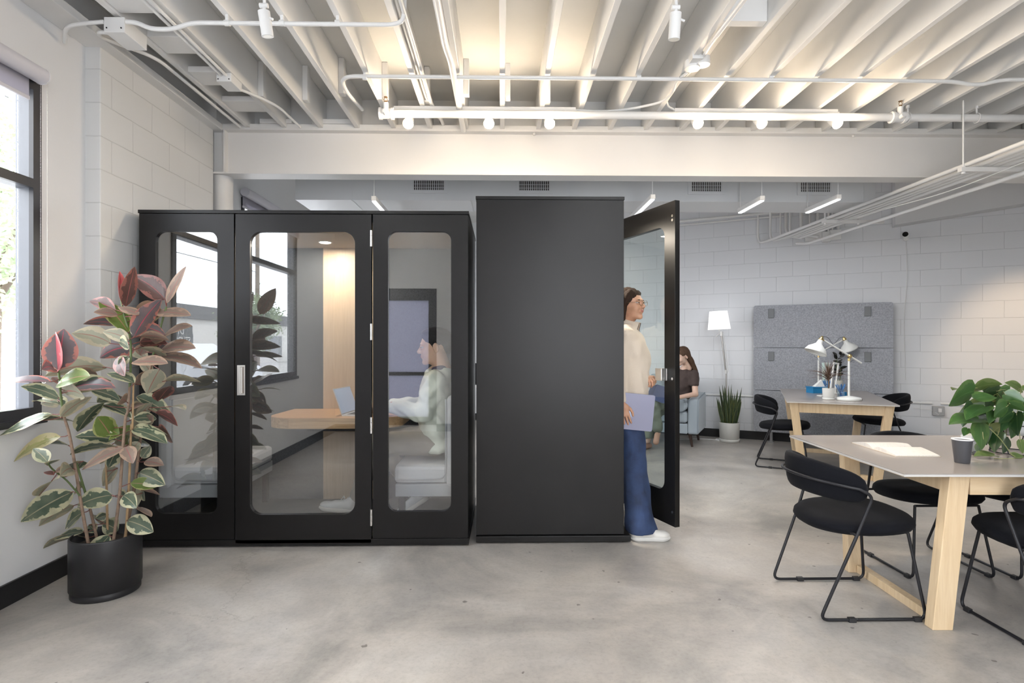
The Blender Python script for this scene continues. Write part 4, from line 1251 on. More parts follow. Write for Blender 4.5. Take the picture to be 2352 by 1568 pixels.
# ------------------------------------------------------------------ things on the far table
def desk_lamp(px, py, label, arm_ang, d1, d2, rz, zb=None, shade_tilt=0.5):
    """arm_ang: rise of the arm towards the shade; d1 length towards the shade, d2 behind"""
    z = FT
    p = atz(px, py, z)
    t = thing('desk_lamp', label, 'desk lamp', tuple(p), rz, 'white desk lamps on the far table')
    WL = mat('white enamel', (0.80, 0.81, 0.79), 0.3)
    g = G(); g.lathe([(0.0, 0.0), (0.108, 0.0), (0.113, 0.004), (0.113, 0.022), (0.105, 0.030), (0.03, 0.043), (0.012, 0.046), (0.0, 0.046)], n=40); b_ = obj('lamp_base', g, WL, t)
    g = G(); g.cyl((0.09, -0.062, 0.014), (0.095, -0.066, 0.014), 0.006, n=10); obj('switch_knob', g, BLK, b_)
    g = G(); g.cyl((0, 0, 0.046), (0, 0, 0.40), 0.0115, n=16); obj('lamp_stem', g, WL, t)
    g = G(); g.cyl((0, 0, 0.40), (0, 0, 0.425), 0.013, n=16); g.sph((0, -0.012, 0.45), 0.023, 16); g.cyl((0, -0.03, 0.45), (0, 0.012, 0.45), 0.014, n=16); obj('brass_joint', g, BRASS, t)
    d = Vector((-math.cos(arm_ang), 0, math.sin(arm_ang))); c = Vector((0, -0.012, 0.45))
    g = G(); g.cyl(c-d*d2, c+d*d1, 0.009, n=14); obj('lamp_arm', g, WL, t)
    e = c+d*d1
    sc = e+Vector((-0.035, 0, 0.005))
    Ms = Matrix.Translation(sc) @ Matrix.Rotation(shade_tilt, 4, 'Y')
    g = G(); g.lathe([(0.022, 0.0), (0.025, -0.015), (0.030, -0.04), (0.055, -0.065), (0.085, -0.09), (0.103, -0.125), (0.108, -0.140), (0.105, -0.140), (0.100, -0.125), (0.082, -0.093), (0.052, -0.069), (0.027, -0.043), (0.020, -0.005)], n=40, M=Ms); obj('lamp_shade', g, WL, t)
    g = G(); g.lathe([(0.0, 0.045), (0.010, 0.043), (0.012, 0.030), (0.020, 0.024), (0.020, 0.014), (0.024, 0.010), (0.024, 0.0), (0.0, 0.0)], n=24, M=Ms); g.tube([e, sc+Vector((0.01, 0, 0.012))], 0.006, 8); obj('lamp_socket', g, BRASS, t)
    g = G(); g.sph(Ms @ Vector((0, 0, -0.08)), 0.028, 14); obj('lamp_bulb', g, mat('unlit bulb', (0.85, 0.85, 0.82), 0.2), t)
    g = G(); g.tube(fillet([Ms @ Vector((0, 0, 0.04)), Ms @ Vector((0.06, 0.01, 0.06)), e-d*0.09+Vector((0, 0, 0.02)), e-d*0.15], 0.05, 6), 0.002, 6)
    g.tube(fillet([c-d*0.02, c+Vector((0.04, 0.02, 0.01)), c+Vector((0.07, 0.02, -0.04)), c+Vector((0.02, 0.015, -0.05)), (0.012, 0.012, 0.36)], 0.03, 5), 0.002, 6); obj('lamp_cord', g, BLK, t)
    return t
desk_lamp(1950, 919, 'front white desk lamp on the far table, shade turned left', math.radians(31), 0.305, 0.14, 0.0, shade_tilt=0.42)
desk_lamp(1880, 893, 'rear white desk lamp on the far table, shade turned right', math.radians(27), 0.37, 0.05, PI+0.08, shade_tilt=0.45)
WP = mat('white ceramic', (0.80, 0.80, 0.78), 0.35)
SOIL = mat('potting soil', (0.03, 0.022, 0.017), 0.95, bump=(60, 0.6))
def pot(t, r, h, m=WP, saucer=True, taper=0.97):
    g = G(); z0 = 0.02*h/0.12 if saucer else 0
    g.lathe([(0.0, z0), (r*0.90, z0), (r*0.94, z0+0.004), (r, h-0.003), (r*0.985, h), (r*0.93, h), (r*0.91, h-0.004), (r*0.90, h*0.86), (0, h*0.86)], n=36); o = obj('pot', g, m, t)
    if saucer:
        g = G(); g.lathe([(0.0, 0.0), (r*0.93, 0.0), (r*0.97, 0.002), (r*0.99, z0), (r*0.95, z0), (0, z0*0.6)], n=36); obj('saucer', g, m, t)
    g = G(); g.lathe([(r*0.9, h*0.865), (r*0.5, h*0.90), (0.0, h*0.89)], n=24); obj('soil', g, SOIL, t)
    return o
p = atz(1903, 917, FT)
t = thing('potted_dracaena', 'small spiky dracaena in a white pot on the far table', 'plant', tuple(p))
pot(t, 0.058, 0.118)
g = G(); g.tube([(0, 0, 0.1), (0.004, 0, 0.16), (0.0, 0.003, 0.25)], [0.008, 0.007, 0.008], 8); obj('stem', g, mat('plant bark', (0.22, 0.15, 0.10), 0.8), t)
g = G(); r_ = random.Random(3)
for k in range(60):
    a = r_.uniform(0, 2*PI); el = r_.uniform(0.25, 1.35); L = r_.uniform(0.15, 0.24); b = Vector((0, 0, r_.uniform(0.19, 0.26)))
    pr = []
    for j in range(7):
        s = j/6; rr = L*s*math.cos(el)*(1+0.2*s); zz = L*s*math.sin(el)-0.05*s*s
        pr.append(b+Vector((rr*math.cos(a), rr*math.sin(a), zz)))
    sd = Vector((-math.sin(a), math.cos(a), 0))
    vs = []
    for j, q in enumerate(pr):
        wd = 0.0045*(1-(j/6)**2)+0.0004; vs += [q-sd*wd+Vector((0,0,0.0008)), q+sd*wd+Vector((0,0,0.0008)), q+sd*wd*0.9-Vector((0,0,0.0006)), q-sd*wd*0.9-Vector((0,0,0.0006))]
    g.add(vs, [(4*j+i_, 4*j+(i_+1) % 4, 4*j+4+(i_+1) % 4, 4*j+4+i_) for j in range(6) for i_ in range(4)], 0, True)
obj('foliage', g, mat('dracaena leaf', (0.16, 0.10, 0.07), 0.5), t)
# rubber plant behind
p = atz(1926, 892, FT)
t = thing('potted_rubber_plant', 'small dark-leaved rubber plant in a cream pot at the back of the far table', 'plant', tuple(p))
pot(t, 0.05, 0.105, mat('cream ceramic', (0.66, 0.63, 0.56), 0.4), False)
g = G()
for (x, h) in ((-0.01, 0.42), (0.012, 0.33)): g.tube([(x, 0, 0.09), (x*2.5, 0, h*0.6), (x*2, 0.0, h)], [0.005, 0.004, 0.003], 8)
obj('stem', g, mat('green stem', (0.10, 0.14, 0.05), 0.6), t)
SMALL_RP = t
# pencil cups
def pencil_cup(px, py, label):
    p = atz(px, py, FT); r_ = random.Random(int(px))
    t = thing('pencil_cup', label, 'pencil cup', tuple(p), 0, 'cups of blue pencils on the far table')
    g = G(); g.lathe([(0.0, 0.0), (0.034, 0.0), (0.036, 0.09), (0.0345, 0.09), (0.0325, 0.004), (0, 0.004)], n=24); obj('glass_cup', g, glass_mat('clear cup', 0.10, (0.85, 0.92, 0.97)), t)
    for k in range(14):
        a = r_.uniform(0, 2*PI); rb = r_.uniform(0, 0.018); rt = 0.028+r_.uniform(0, 0.012); a2 = a+r_.uniform(-0.8, 0.8); L = r_.uniform(0.13, 0.155)
        g = G(); b0 = Vector((rb*math.cos(a+PI), rb*math.sin(a+PI), 0.006)); e = Vector((min(rt, 0.03)*math.cos(a2), min(rt, 0.03)*math.sin(a2), 0.088)); d = (e-b0).normalized()
        g.cyl(b0, b0+d*(L-0.012), 0.0034, n=7); g.cyl(b0+d*(L-0.012), b0+d*L, 0.0034, 0.0006, n=7)
        obj('pencil', g, mat('blue pencil', (0.05, 0.18, 0.42), 0.4), t)
pencil_cup(1931, 911, 'clear cup of blue pencils left of the front desk lamp')
pencil_cup(1899, 899, 'clear cup of blue pencils behind the small dracaena pot')
def small_box(name, px, py, dims, m, label, cat, rz=0, zb=FT):
    p = atz(px, py, FT); g = G(); g.cbox((0, 0, dims[2]/2), dims)
    o = obj(name, g, m, bevel=0.002); o.location = (p.x, p.y, zb); o.rotation_euler = (0, 0, rz)
    return tag(o, label, cat)
BLUE = mat('bright blue card', (0.01, 0.19, 0.42), 0.45)
t_ = thing('blue_box', 'bright blue card box on the far table in front of the rear lamp', 'box', tuple(atz(1884, 903, FT)), 0.08)
g = G(); g.cbox((0, 0.07, 0.030), (0.17, 0.13, 0.060)); obj('box_body', g, BLUE, t_, bevel=0.002)
g = G(); g.cbox((0, 0.07, 0.067), (0.182, 0.14, 0.012)); obj('box_lid', g, BLUE, t_, bevel=0.002)
small_box('sticky_note_block', 1940, 910, (0.02, 0.05, 0.05), BLUE, 'small blue note block between the pencil cup and lamp stem', 'note block')
# white picture-frame stand
p = atz(1912, 903, FT)
t = thing('display_stand', 'tall thin white open frame standing on the far table', 'stand', tuple(p), 0.3)
Mt = Matrix.Rotation(math.radians(9), 4, 'Y')
g = G(); panel_hole(g, -0.042, 0.042, 0.0, 0.36, -0.028, 0.028, 0.02, 0.345, 0.003, -0.008, 0.008, n=3); g.xf(Mt); obj('stand_frame', g, WP, t, bevel=0.002)
g = G(); g.cbox((0, 0, 0.004), (0.10, 0.12, 0.008)); obj('stand_foot', g, WP, t)
t = thing('brochure_holder', 'white holder of thin pale brochures behind the small dracaena', 'brochures', tuple(atz(1898, 895, FT)), 0.1)
g = G(); g.cbox((0, 0, 0.05), (0.08, 0.06, 0.10)); obj('holder', g, WP, t, bevel=0.003)
for k in range(4):
    g = G(); g.cbox((-0.028+0.018*k, 0.0, 0.22), (0.004, 0.05, 0.24)); g.xf(Matrix.Rotation(0.03*(k-1.5), 4, 'Y')); obj('brochure', g, mat(['pale green paper', 'white paper'][k % 2], [(0.55, 0.68, 0.64), (0.85, 0.84, 0.83)][k % 2], 0.6), t)
g = G(); g.add([(-0.07, -0.04, 0), (0.07, -0.04, 0), (0.07, 0.04, 0), (-0.07, 0.04, 0), (0.03, -0.03, 0.10), (0.045, 0.03, 0.10)], [(0, 3, 2, 1), (0, 1, 4), (1, 2, 5, 4), (2, 3, 5), (3, 0, 4, 5)])
o = obj('card_tent', g, mat('white card', (0.82, 0.82, 0.80), 0.6)); pp = atz(1887, 894, FT); o.location = (pp.x, pp.y-0.16, FT); tag(o, 'folded white card leaning beside the rear lamp base', 'card'); o.location.z = FT+0.0735; o.location = (t_.location.x+0.02, t_.location.y+0.07, FT+0.0735); o.scale = (0.8, 0.8, 0.8)
small_box('notepad', 1890, 909, (0.10, 0.07, 0.008), WP, 'small white notepad behind the dracaena pot on the far table', 'notepad', 0.2)

# ------------------------------------------------------------------ felt partition
FELT = mat('grey flecked felt', (0.37, 0.385, 0.42), 0.95, noise=(75, 0.22), bump=(200, 0.2))
xa_ = wl(1731, 800, 0.10).x; xb_ = wl(2051, 800, 0.10).x
pc = Mw @ Vector(((xa_+xb_)/2, -0.10, 0.1))
t = thing('felt_partition', 'grey felt partition of three stacked panels leaning against the block wall', 'partition', (pc.x, pc.y, 0.0), WANG)
hw = (xb_-xa_)/2
PZ = [0.13, 0.70, 1.28, 1.86]
for i in range(3):
    out = rrect(-hw, hw, PZ[i]+0.003, PZ[i+1]-0.004, 0.03 if i != 1 else 0.015, 5)
    g = G(); M_ = Matrix.Rotation(PI/2, 4, 'X'); g.prism(out, -0.022, 0.022, M=M_); obj('felt_panel', g, FELT, t, bevel=0.004)
GCL = mat('grey plastic clip', (0.20, 0.21, 0.22), 0.6)
for i in (1, 2):
    for x in (-hw+0.22, hw-0.27):
        g = G(); g.cbox((x, -0.028, PZ[i+1]-0.115), (0.075, 0.012, 0.125)); obj('clip', g, GCL, t, bevel=0.006)
for x in (-hw+0.22, hw-0.27):
    g = G(); g.cbox((x, -0.0, 0.065), (0.035, 0.03, 0.13)); g.cbox((x, -0.03, 0.008), (0.07, 0.16, 0.016)); obj('foot', g, mat('grey metal', (0.35, 0.35, 0.35), 0.4, 0.7), t, bevel=0.002)

# ------------------------------------------------------------------ armchair
LB = mat('pale blue-grey upholstery', (0.36, 0.42, 0.47), 0.85, sheen=0.25, noise=(3, 0.04), bump=(300, 0.12))
PIPI = mat('blue-grey piping', (0.30, 0.35, 0.40), 0.8)
DWOOD = mat('dark walnut', (0.045, 0.025, 0.018), 0.4)
AC = Vector((2.27, 7.63, 0)); AR = WANG-math.radians(0)
t = thing('armchair', 'pale blue-grey upholstered armchair the reading woman sits in', 'armchair', tuple(AC), AR)
ARMCHAIR = t
def soft(lo, hi, r): 
    g = G(); g.box(lo, hi); return g, r
for s in (-1, 1):
    lo = (-0.45, -0.36, 0.17) if s < 0 else (0.31, -0.36, 0.17); hi = (-0.31, 0.36, 0.64) if s < 0 else (0.45, 0.36, 0.64)
    g = G(); g.hexa([(lo[0], -0.35, lo[2]), (hi[0], -0.35, lo[2]), (hi[0], 0.36, lo[2]), (lo[0], 0.36, lo[2])], [(lo[0], -0.31, 0.62), (hi[0], -0.31, 0.62), (hi[0], 0.36, 0.66), (lo[0], 0.36, 0.66)])
    o = obj('arm', g, LB, t, bevel=0.03)
    for m_ in [m for m in o.modifiers if m.type == 'BEVEL']: m_.segments = 4
    xo = hi[0]-0.012 if s > 0 else lo[0]+0.012
    xi = lo[0]+0.01 if s > 0 else hi[0]-0.01
    for x in (xo,):
        g = G(); g.tube(fillet([(x, -0.352, 0.19), (x, -0.312, 0.625), (x, 0.34, 0.66)], 0.04), 0.005, 6); obj('piping', g, PIPI, t)
g = G(); g.box((-0.309, -0.34, 0.17), (0.309, 0.35, 0.30)); obj('seat_frame', g, LB, t, bevel=0.015)
g = G(); g.box((-0.305, -0.35, 0.31), (0.305, 0.20, 0.455)); o = obj('seat_cushion', g, LB, t, bevel=0.035); o.modifiers[0].segments = 4
g = G(); g.hexa([(-0.309, 0.20, 0.302), (0.309, 0.20, 0.302), (0.309, 0.35, 0.302), (-0.309, 0.35, 0.302)], [(-0.309, 0.28, 0.90), (0.309, 0.28, 0.90), (0.309, 0.42, 0.90), (-0.309, 0.42, 0.90)])
o = obj('backrest', g, LB, t, bevel=0.035); o.modifiers[0].segments = 4
for sx_ in (-1, 1):
    for y in (-0.27, 0.29):
        g = G(); g.cyl((sx_*0.36, y, 0.0), (sx_*0.33, y, 0.17), 0.014, 0.024, n=16); obj('leg', g, DWOOD, t)
# bolster cushion lying along the arm
bc = Vector((0.225, -0.18, 0.455+0.085))
t2 = thing('bolster_cushion', 'round pale blue-grey bolster cushion beside the reading woman', 'cushion', tuple(AC+Matrix.Rotation(AR, 3, 'Z') @ bc), AR)
g = G(); g.lathe([(0.0, -0.20), (0.05, -0.203), (0.074, -0.20), (0.084, -0.188), (0.085, 0.0), (0.084, 0.188), (0.074, 0.20), (0.05, 0.203), (0.0, 0.20)], n=40, M=Matrix.Rotation(PI/2, 4, 'X')); obj('bolster_body', g, LB, t2)
g = G()
for y in (-0.198, 0.198): g.tube([(0.079*math.cos(a), y, 0.079*math.sin(a)) for a in [k*PI/16 for k in range(32)]], 0.0045, 6, closed=True)
obj('bolster_piping', g, PIPI, t2)

# floor lamp
bp_ = Mw @ Vector((wl(1668, 800, 0.27).x, -0.27, 0))
t = thing('floor_lamp', 'white floor lamp with a glowing tapered shade behind the snake plant', 'floor lamp', (bp_.x, bp_.y, 0))
def fz(py): return CH+(HOR-py)*bp_.y/FPX
def fx(px): return at(px, 800, bp_.y).x-bp_.x
g = G(); g.lathe([(0.0, 0.0), (0.14, 0.0), (0.142, 0.006), (0.135, 0.014), (0.02, 0.02), (0.0, 0.02)], n=40); obj('lamp_base', g, WP, t)
g = G(); g.cyl((0, 0, 0.02), (0, 0, fz(857)), 0.0115, n=14); obj('lower_pole', g, CHROME, t)
pj = Vector((fx(1667), 0, fz(853))); pt = Vector((fx(1657), 0, fz(766)))
g = G(); g.cyl((0, 0, fz(858)), pj+Vector((0, 0, 0.02)), 0.018, n=14); g.cyl(pt-Vector((0, 0, 0.03)), pt+Vector((0.004, 0, 0.03)), 0.018, n=14); g.tube([pt+Vector((-0.02, 0, 0.01)), pt+Vector((-0.085, 0, -0.05))], 0.004, 6); obj('lamp_joint', g, WP, t)
g = G(); g.cyl(pj, pt, 0.013, n=14); obj('upper_pole', g, CHROME, t)
g = G(); g.cyl(pj+Vector((0.025, 0, 0.02)), pt+Vector((0.028, 0, 0)), 0.0035, n=8); g.tube(fillet([pt+Vector((0.028, 0, 0)), pj+Vector((0.03, 0, 0.02)), pj+Vector((0.035, 0, -0.01)), pj], 0.01), 0.0035, 6); obj('lamp_rod', g, WP, t)
sc_ = Vector((fx(1652), 0, fz(756))); sh = fz(714)-fz(756)
Msd = Matrix.Translation(sc_) @ Matrix.Rotation(math.radians(-3), 4, 'Y')
g = G(); g.lathe([(0.150, 0.0), (0.118, sh)], n=48, M=Msd); g.lathe([(0.118, sh-0.001), (0.1175, sh+0.0)], n=48, M=Msd)
obj('lamp_shade', g, mat('lit lamp shade', (0.95, 0.95, 0.95), 0.8, emit=((1.0, 0.985, 0.98), 0.85)), t)
g = G(); g.cyl(Msd @ Vector((0, 0, -0.02)), Msd @ Vector((0, 0, 0.06)), 0.012, n=10); obj('lamp_holder', g, WP, t)
l = bpy.data.lights.new('floor_lamp_glow', 'POINT'); l.energy = 13; l.color = (1, 0.96, 0.92); l.shadow_soft_size = 0.06
o = bpy.data.objects.new('floor_lamp_glow', l); C.objects.link(o); o.location = (bp_.x+sc_.x, bp_.y, sc_.z+sh*0.5)
# cable on the floor
pipe('lamp_cable', [(bp_.x-0.1, bp_.y+0.0, 0.006), (bp_.x-0.35, bp_.y+0.12, 0.006), (bp_.x-0.6, bp_.y+0.05, 0.006), (bp_.x-0.8, bp_.y+0.2, 0.006)], 0.004, 'thin pale cable lying on the floor behind the armchair', 'cable', 0.1)

# beige storage glimpsed between the two booths : monitor on a white cabinet
cx0 = at(1085, 900, 8.2)
t = thing('monitor', 'black monitor edge glimpsed in the gap between the two booths', 'monitor', (cx0.x-0.02, 8.2, 0.74))
g = G(); g.cbox((cx0.x, 8.2, 0.90), (0.50, 0.03, 0.30)); part('screen', g, BLK, t, 0.004)
g = G(); g.cbox((cx0.x, 8.22, 0.80), (0.04, 0.03, 0.12)); g.cbox((cx0.x, 8.2, 0.745), (0.2, 0.15, 0.01)); part('monitor_stand', g, BLK, t)
t = thing('desk', 'white desk glimpsed in the gap between the two booths', 'desk', (cx0.x, 8.3, 0))
g = G(); g.box((cx0.x-0.7, 7.95, 0.715), (cx0.x+0.7, 8.6, 0.74)); part('desktop', g, WP, t)
for sx_ in (-0.66, 0.62):
    for y in (7.98, 8.53):
        g = G(); g.box((cx0.x+sx_, y, 0), (cx0.x+sx_+0.04, y+0.04, 0.715)); part('leg', g, WP, t)
# ================================================================== PLANTS
class Foliage:
    """leaf blades with an upper and a lower skin, uv (across, along) and a tint per leaf"""
    def __init__(s): s.v = []; s.f = []; s.uv = []; s.m = []; s.t = []
    def leaf(s, base, tip, hw, phi, mats=(0, 1), shape='ficus', droop=0.12, fold=0.16, tint=0.5, curl=0.0, flip=False, nu=6, nv=12):
        base = Vector(base); tip = Vector(tip); ax = tip-base; L = ax.length; ax.normalize()
        view = (base-Vector((0, 0, CH))).normalized()
        side = ax.cross(view)
        side = side.normalized() if side.length > 1e-4 else ax.orthogonal().normalized()
        dep = ax.cross(side).normalized()
        if dep.dot(view) < 0: dep = -dep
        wv = side*math.cos(phi)+dep*math.sin(phi)
        nv_ = ax.cross(wv).normalized()
        up = Vector((0, 0, 1)); 
        if nv_.dot(view) > 0: nv_ = -nv_
        fs_ = 1 if nv_.z >= 0 else -1
        if flip: nv_ = -nv_
        arch = up-ax*up.dot(ax)
        off = len(s.v); th = 0.0010
        for layer in (1, -1):
            for j in range(nv+1):
                v = j/nv
                if shape == 'ficus': w_ = hw*(max(0.0, math.sin(PI*min(1, v*1.0)**0.85))**0.75)*(1-0.12*v)
                elif shape == 'heart': w_ = hw*1.12*(math.sin(PI*(0.09+0.91*v)**0.62))**0.85 if v > 0 else hw*0.3
                else: w_ = hw*(1-v**3)*(0.75+0.25*math.sin(PI*v))
                w_ = max(w_, hw*0.02)
                c = base+ax*(L*v)+arch*(droop*L*4*v*(1-v)*0.5)
                if shape == 'heart' and v == 0: c = base+ax*(-0.0)
                for i in range(nu+1):
                    u = -1+2*i/nu
                    q = c+wv*(w_*u)+nv_*fs_*(fold*w_*(abs(u)**1.3)-curl*w_*u*u*v)
                    if shape == 'heart' and v < 0.12: q = q-ax*(abs(u)*0.10*L*(1-v/0.12))
                    wob = mnoise.noise(q*28)*0.05*w_*abs(u)
                    q = q+nv_*(wob+layer*th*0.5)
                    s.v.append(q)
                    s.t.append(tint)
        n = (nu+1)*(nv+1)
        for layer in (0, 1):
            o_ = off+layer*n
            for j in range(nv):
                for i in range(nu):
                    a = o_+j*(nu+1)+i
                    q = [a, a+1, a+nu+2, a+nu+1]
                    # orient outward
                    s.f.append(q if layer == 0 else q[::-1]); s.m.append(mats[layer])
                    uvq = [(i/nu, j/nv), ((i+1)/nu, j/nv), ((i+1)/nu, (j+1)/nv), (i/nu, (j+1)/nv)]
                    s.uv += uvq if layer == 0 else uvq[::-1]
    def addG(s, g, mi):
        b = len(s.v); s.v += g.v; s.t += [0.5]*len(g.v)
        for f in g.f:
            s.f.append([b+i for i in f]); s.m.append(mi); s.uv += [(0.5, 0.5)]*len(f)
    def build(s, name, mats, parent):
        r = parent
        Mi = (Matrix.Translation(r.location) @ r.rotation_euler.to_matrix().to_4x4()).inverted()
        me = bpy.data.meshes.new(name)
        me.from_pydata([tuple(Mi @ p) for p in s.v], [], s.f)
        for m_ in mats: me.materials.append(m_)
        me.polygons.foreach_set('material_index', s.m)
        me.polygons.foreach_set('use_smooth', [True]*len(s.f))
        l = me.uv_layers.new(name='leaf')
        l.data.foreach_set('uv', [c for p in s.uv for c in p])
        at_ = me.attributes.new('tint', 'FLOAT', 'POINT')
        at_.data.foreach_set('value', s.t)
        me.update()
        o = bpy.data.objects.new(name, me); C.objects.link(o); o.parent = parent
        return o

def leaf_mat(name, mid, margin, mwidth=0.55, blotch=0.5, rough=0.32, trans=0.25, vein=(0.5, 0.4, 0.3), tintcol=None):
    m = bpy.data.materials.new(name); m.use_nodes = True; n = m.node_tree
    b = n.nodes['Principled BSDF']; out = n.nodes['Material Output']
    uv = n.nodes.new('ShaderNodeUVMap'); uv.uv_map = 'leaf'
    sp = n.nodes.new('ShaderNodeSeparateXYZ'); n.links.new(uv.outputs[0], sp.inputs[0])
    def mt(op, a, b_=None, c=None):
        q = n.nodes.new('ShaderNodeMath'); q.operation = op
        for k, val in enumerate((a, b_, c)):
            if val is None: continue
            if isinstance(val, (int, float)): q.inputs[k].default_value = val
            else: n.links.new(val, q.inputs[k])
        return q.outputs[0]
    ed = mt('MULTIPLY', mt('ABSOLUTE', mt('SUBTRACT', sp.outputs['X'], 0.5)), 2.0)
    tcn = n.nodes.new('ShaderNodeTexCoord')
    nz_ = n.nodes.new('ShaderNodeTexNoise'); nz_.inputs['Scale'].default_value = 26; nz_.inputs['Detail'].default_value = 3
    n.links.new(tcn.outputs['Object'], nz_.inputs['Vector'])
    mask = mt('ADD', ed, mt('MULTIPLY', mt('SUBTRACT', nz_.outputs['Fac'], 0.5), blotch*3.2))
    r = n.nodes.new('ShaderNodeValToRGB'); r.color_ramp.elements[0].position = mwidth; r.color_ramp.elements[0].color = (*mid, 1)
    r.color_ramp.elements[1].position = min(1.0, mwidth+0.06); r.color_ramp.elements[1].color = (*margin, 1)
    n.links.new(mask, r.inputs['Fac'])
    # softer grey-green patches
    nz2 = n.nodes.new('ShaderNodeTexNoise'); nz2.inputs['Scale'].default_value = 14
    n.links.new(tcn.outputs['Object'], nz2.inputs['Vector'])
    mx = n.nodes.new('ShaderNodeMix'); mx.data_type = 'RGBA'
    n.links.new(mt('MULTIPLY', mt('SUBTRACT', nz2.outputs['Fac'], 0.4), 1.6), mx.inputs[0]); mx.clamp_factor = True
    n.links.new(r.outputs['Color'], mx.inputs[6])
    mx.inputs[7].default_value = (*[a*0.72+c*0.28 for a, c in zip(mid, margin)], 1)
    # midrib
    rb = n.nodes.new('ShaderNodeValToRGB'); rb.color_ramp.elements[0].position = 0.02; rb.color_ramp.elements[0].color = (1, 1, 1, 1); rb.color_ramp.elements[1].position = 0.06; rb.color_ramp.elements[1].color = (0, 0, 0, 1)
    n.links.new(ed, rb.inputs['Fac'])
    mv = n.nodes.new('ShaderNodeMix'); mv.data_type = 'RGBA'
    n.links.new(rb.outputs['Color'], mv.inputs[0]); n.links.new(mx.outputs[2], mv.inputs[6]); mv.inputs[7].default_value = (*vein, 1)
    n.links.new(mv.outputs[2], b.inputs['Base Color'])
    b.inputs['Roughness'].default_value = rough
    b.inputs['Coat Weight'].default_value = 0.3
    b.inputs['Coat Roughness'].default_value = 0.18
    # faint side veins
    wv = n.nodes.new('ShaderNodeMath'); wv.operation = 'SINE'
    n.links.new(mt('MULTIPLY', mt('SUBTRACT', sp.outputs['Y'], mt('MULTIPLY', ed, 0.22)), 120.0), wv.inputs[0])
    bp = n.nodes.new('ShaderNodeBump'); bp.inputs['Strength'].default_value = 0.05; bp.inputs['Distance'].default_value = 0.004
    n.links.new(wv.outputs[0], bp.inputs['Height']); n.links.new(bp.outputs['Normal'], b.inputs['Normal'])
    tl = n.nodes.new('ShaderNodeBsdfTranslucent'); n.links.new(mv.outputs[2], tl.inputs['Color'])
    ms = n.nodes.new('ShaderNodeMixShader'); ms.inputs[0].default_value = trans
    n.links.new(b.outputs[0], ms.inputs[1]); n.links.new(tl.outputs[0], ms.inputs[2]); n.links.new(ms.outputs[0], out.inputs['Surface'])
    return m
LV = leaf_mat('variegated green leaf', (0.085, 0.125, 0.085), (0.62, 0.60, 0.40), 0.62, 0.45, vein=(0.45, 0.40, 0.26))
LG = leaf_mat('bright green leaf', (0.13, 0.20, 0.04), (0.42, 0.44, 0.18), 0.82, 0.25, vein=(0.42, 0.20, 0.14), trans=0.35)
LP = leaf_mat('pink variegated leaf', (0.13, 0.12, 0.13), (0.52, 0.20, 0.16), 0.72, 0.45, vein=(0.55, 0.08, 0.12))
LR = leaf_mat('dark bronze leaf', (0.09, 0.045, 0.04), (0.30, 0.12, 0.10), 0.70, 0.5, vein=(0.35, 0.10, 0.10), trans=0.15)
LU = leaf_mat('pale leaf underside', (0.36, 0.36, 0.27), (0.56, 0.50, 0.36), 0.6, 0.45, rough=0.5, vein=(0.35, 0.16, 0.12), trans=0.3)
LUR = leaf_mat('rosy leaf underside', (0.24, 0.18, 0.145), (0.42, 0.29, 0.21), 0.6, 0.45, rough=0.5, vein=(0.35, 0.10, 0.10), trans=0.25)
LS = leaf_mat('red leaf sheath', (0.50, 0.10, 0.12), (0.62, 0.20, 0.20), 0.6, 0.4, vein=(0.5, 0.05, 0.1))
LY = leaf_mat('cream leaf', (0.42, 0.42, 0.16), (0.68, 0.60, 0.34), 0.35, 0.5, vein=(0.55, 0.48, 0.26), trans=0.35)
FM = [LV, LG, LP, LR, LU, LUR, LS, LY]
KIND = {'v': (0, 4), 'g': (1, 4), 'p': (2, 5), 'r': (3, 5), 'u': (4, 4), 'q': (5, 5), 's': (6, 6), 'y': (7, 4), 'w': (0, 4)}

PY0 = 3.06
pc = at(238, 1300, PY0)
RP = thing('rubber_plant', 'tall variegated rubber plant in a black pot at the left wall', 'plant', (pc.x, PY0+0.02, 0))
PR = 0.165
BP = mat('matte black pot', (0.014, 0.014, 0.016), 0.45)
g = G(); g.lathe([(0, 0.0), (PR*0.95, 0.0), (PR*0.965, 0.004), (PR*0.965, 0.028), (PR*0.95, 0.032), (PR*0.955, 0.036), (PR, 0.040), (PR*1.0, 0.305), (PR*0.99, 0.312), (PR*0.955, 0.313), (PR*0.94, 0.308), (PR*0.93, 0.255), (0, 0.25)], n=56); obj('pot', g, BP, RP)
g = G(); g.lathe([(PR*0.925, 0.258), (PR*0.6, 0.268), (0, 0.265)], n=40); obj('soil', g, SOIL, RP)

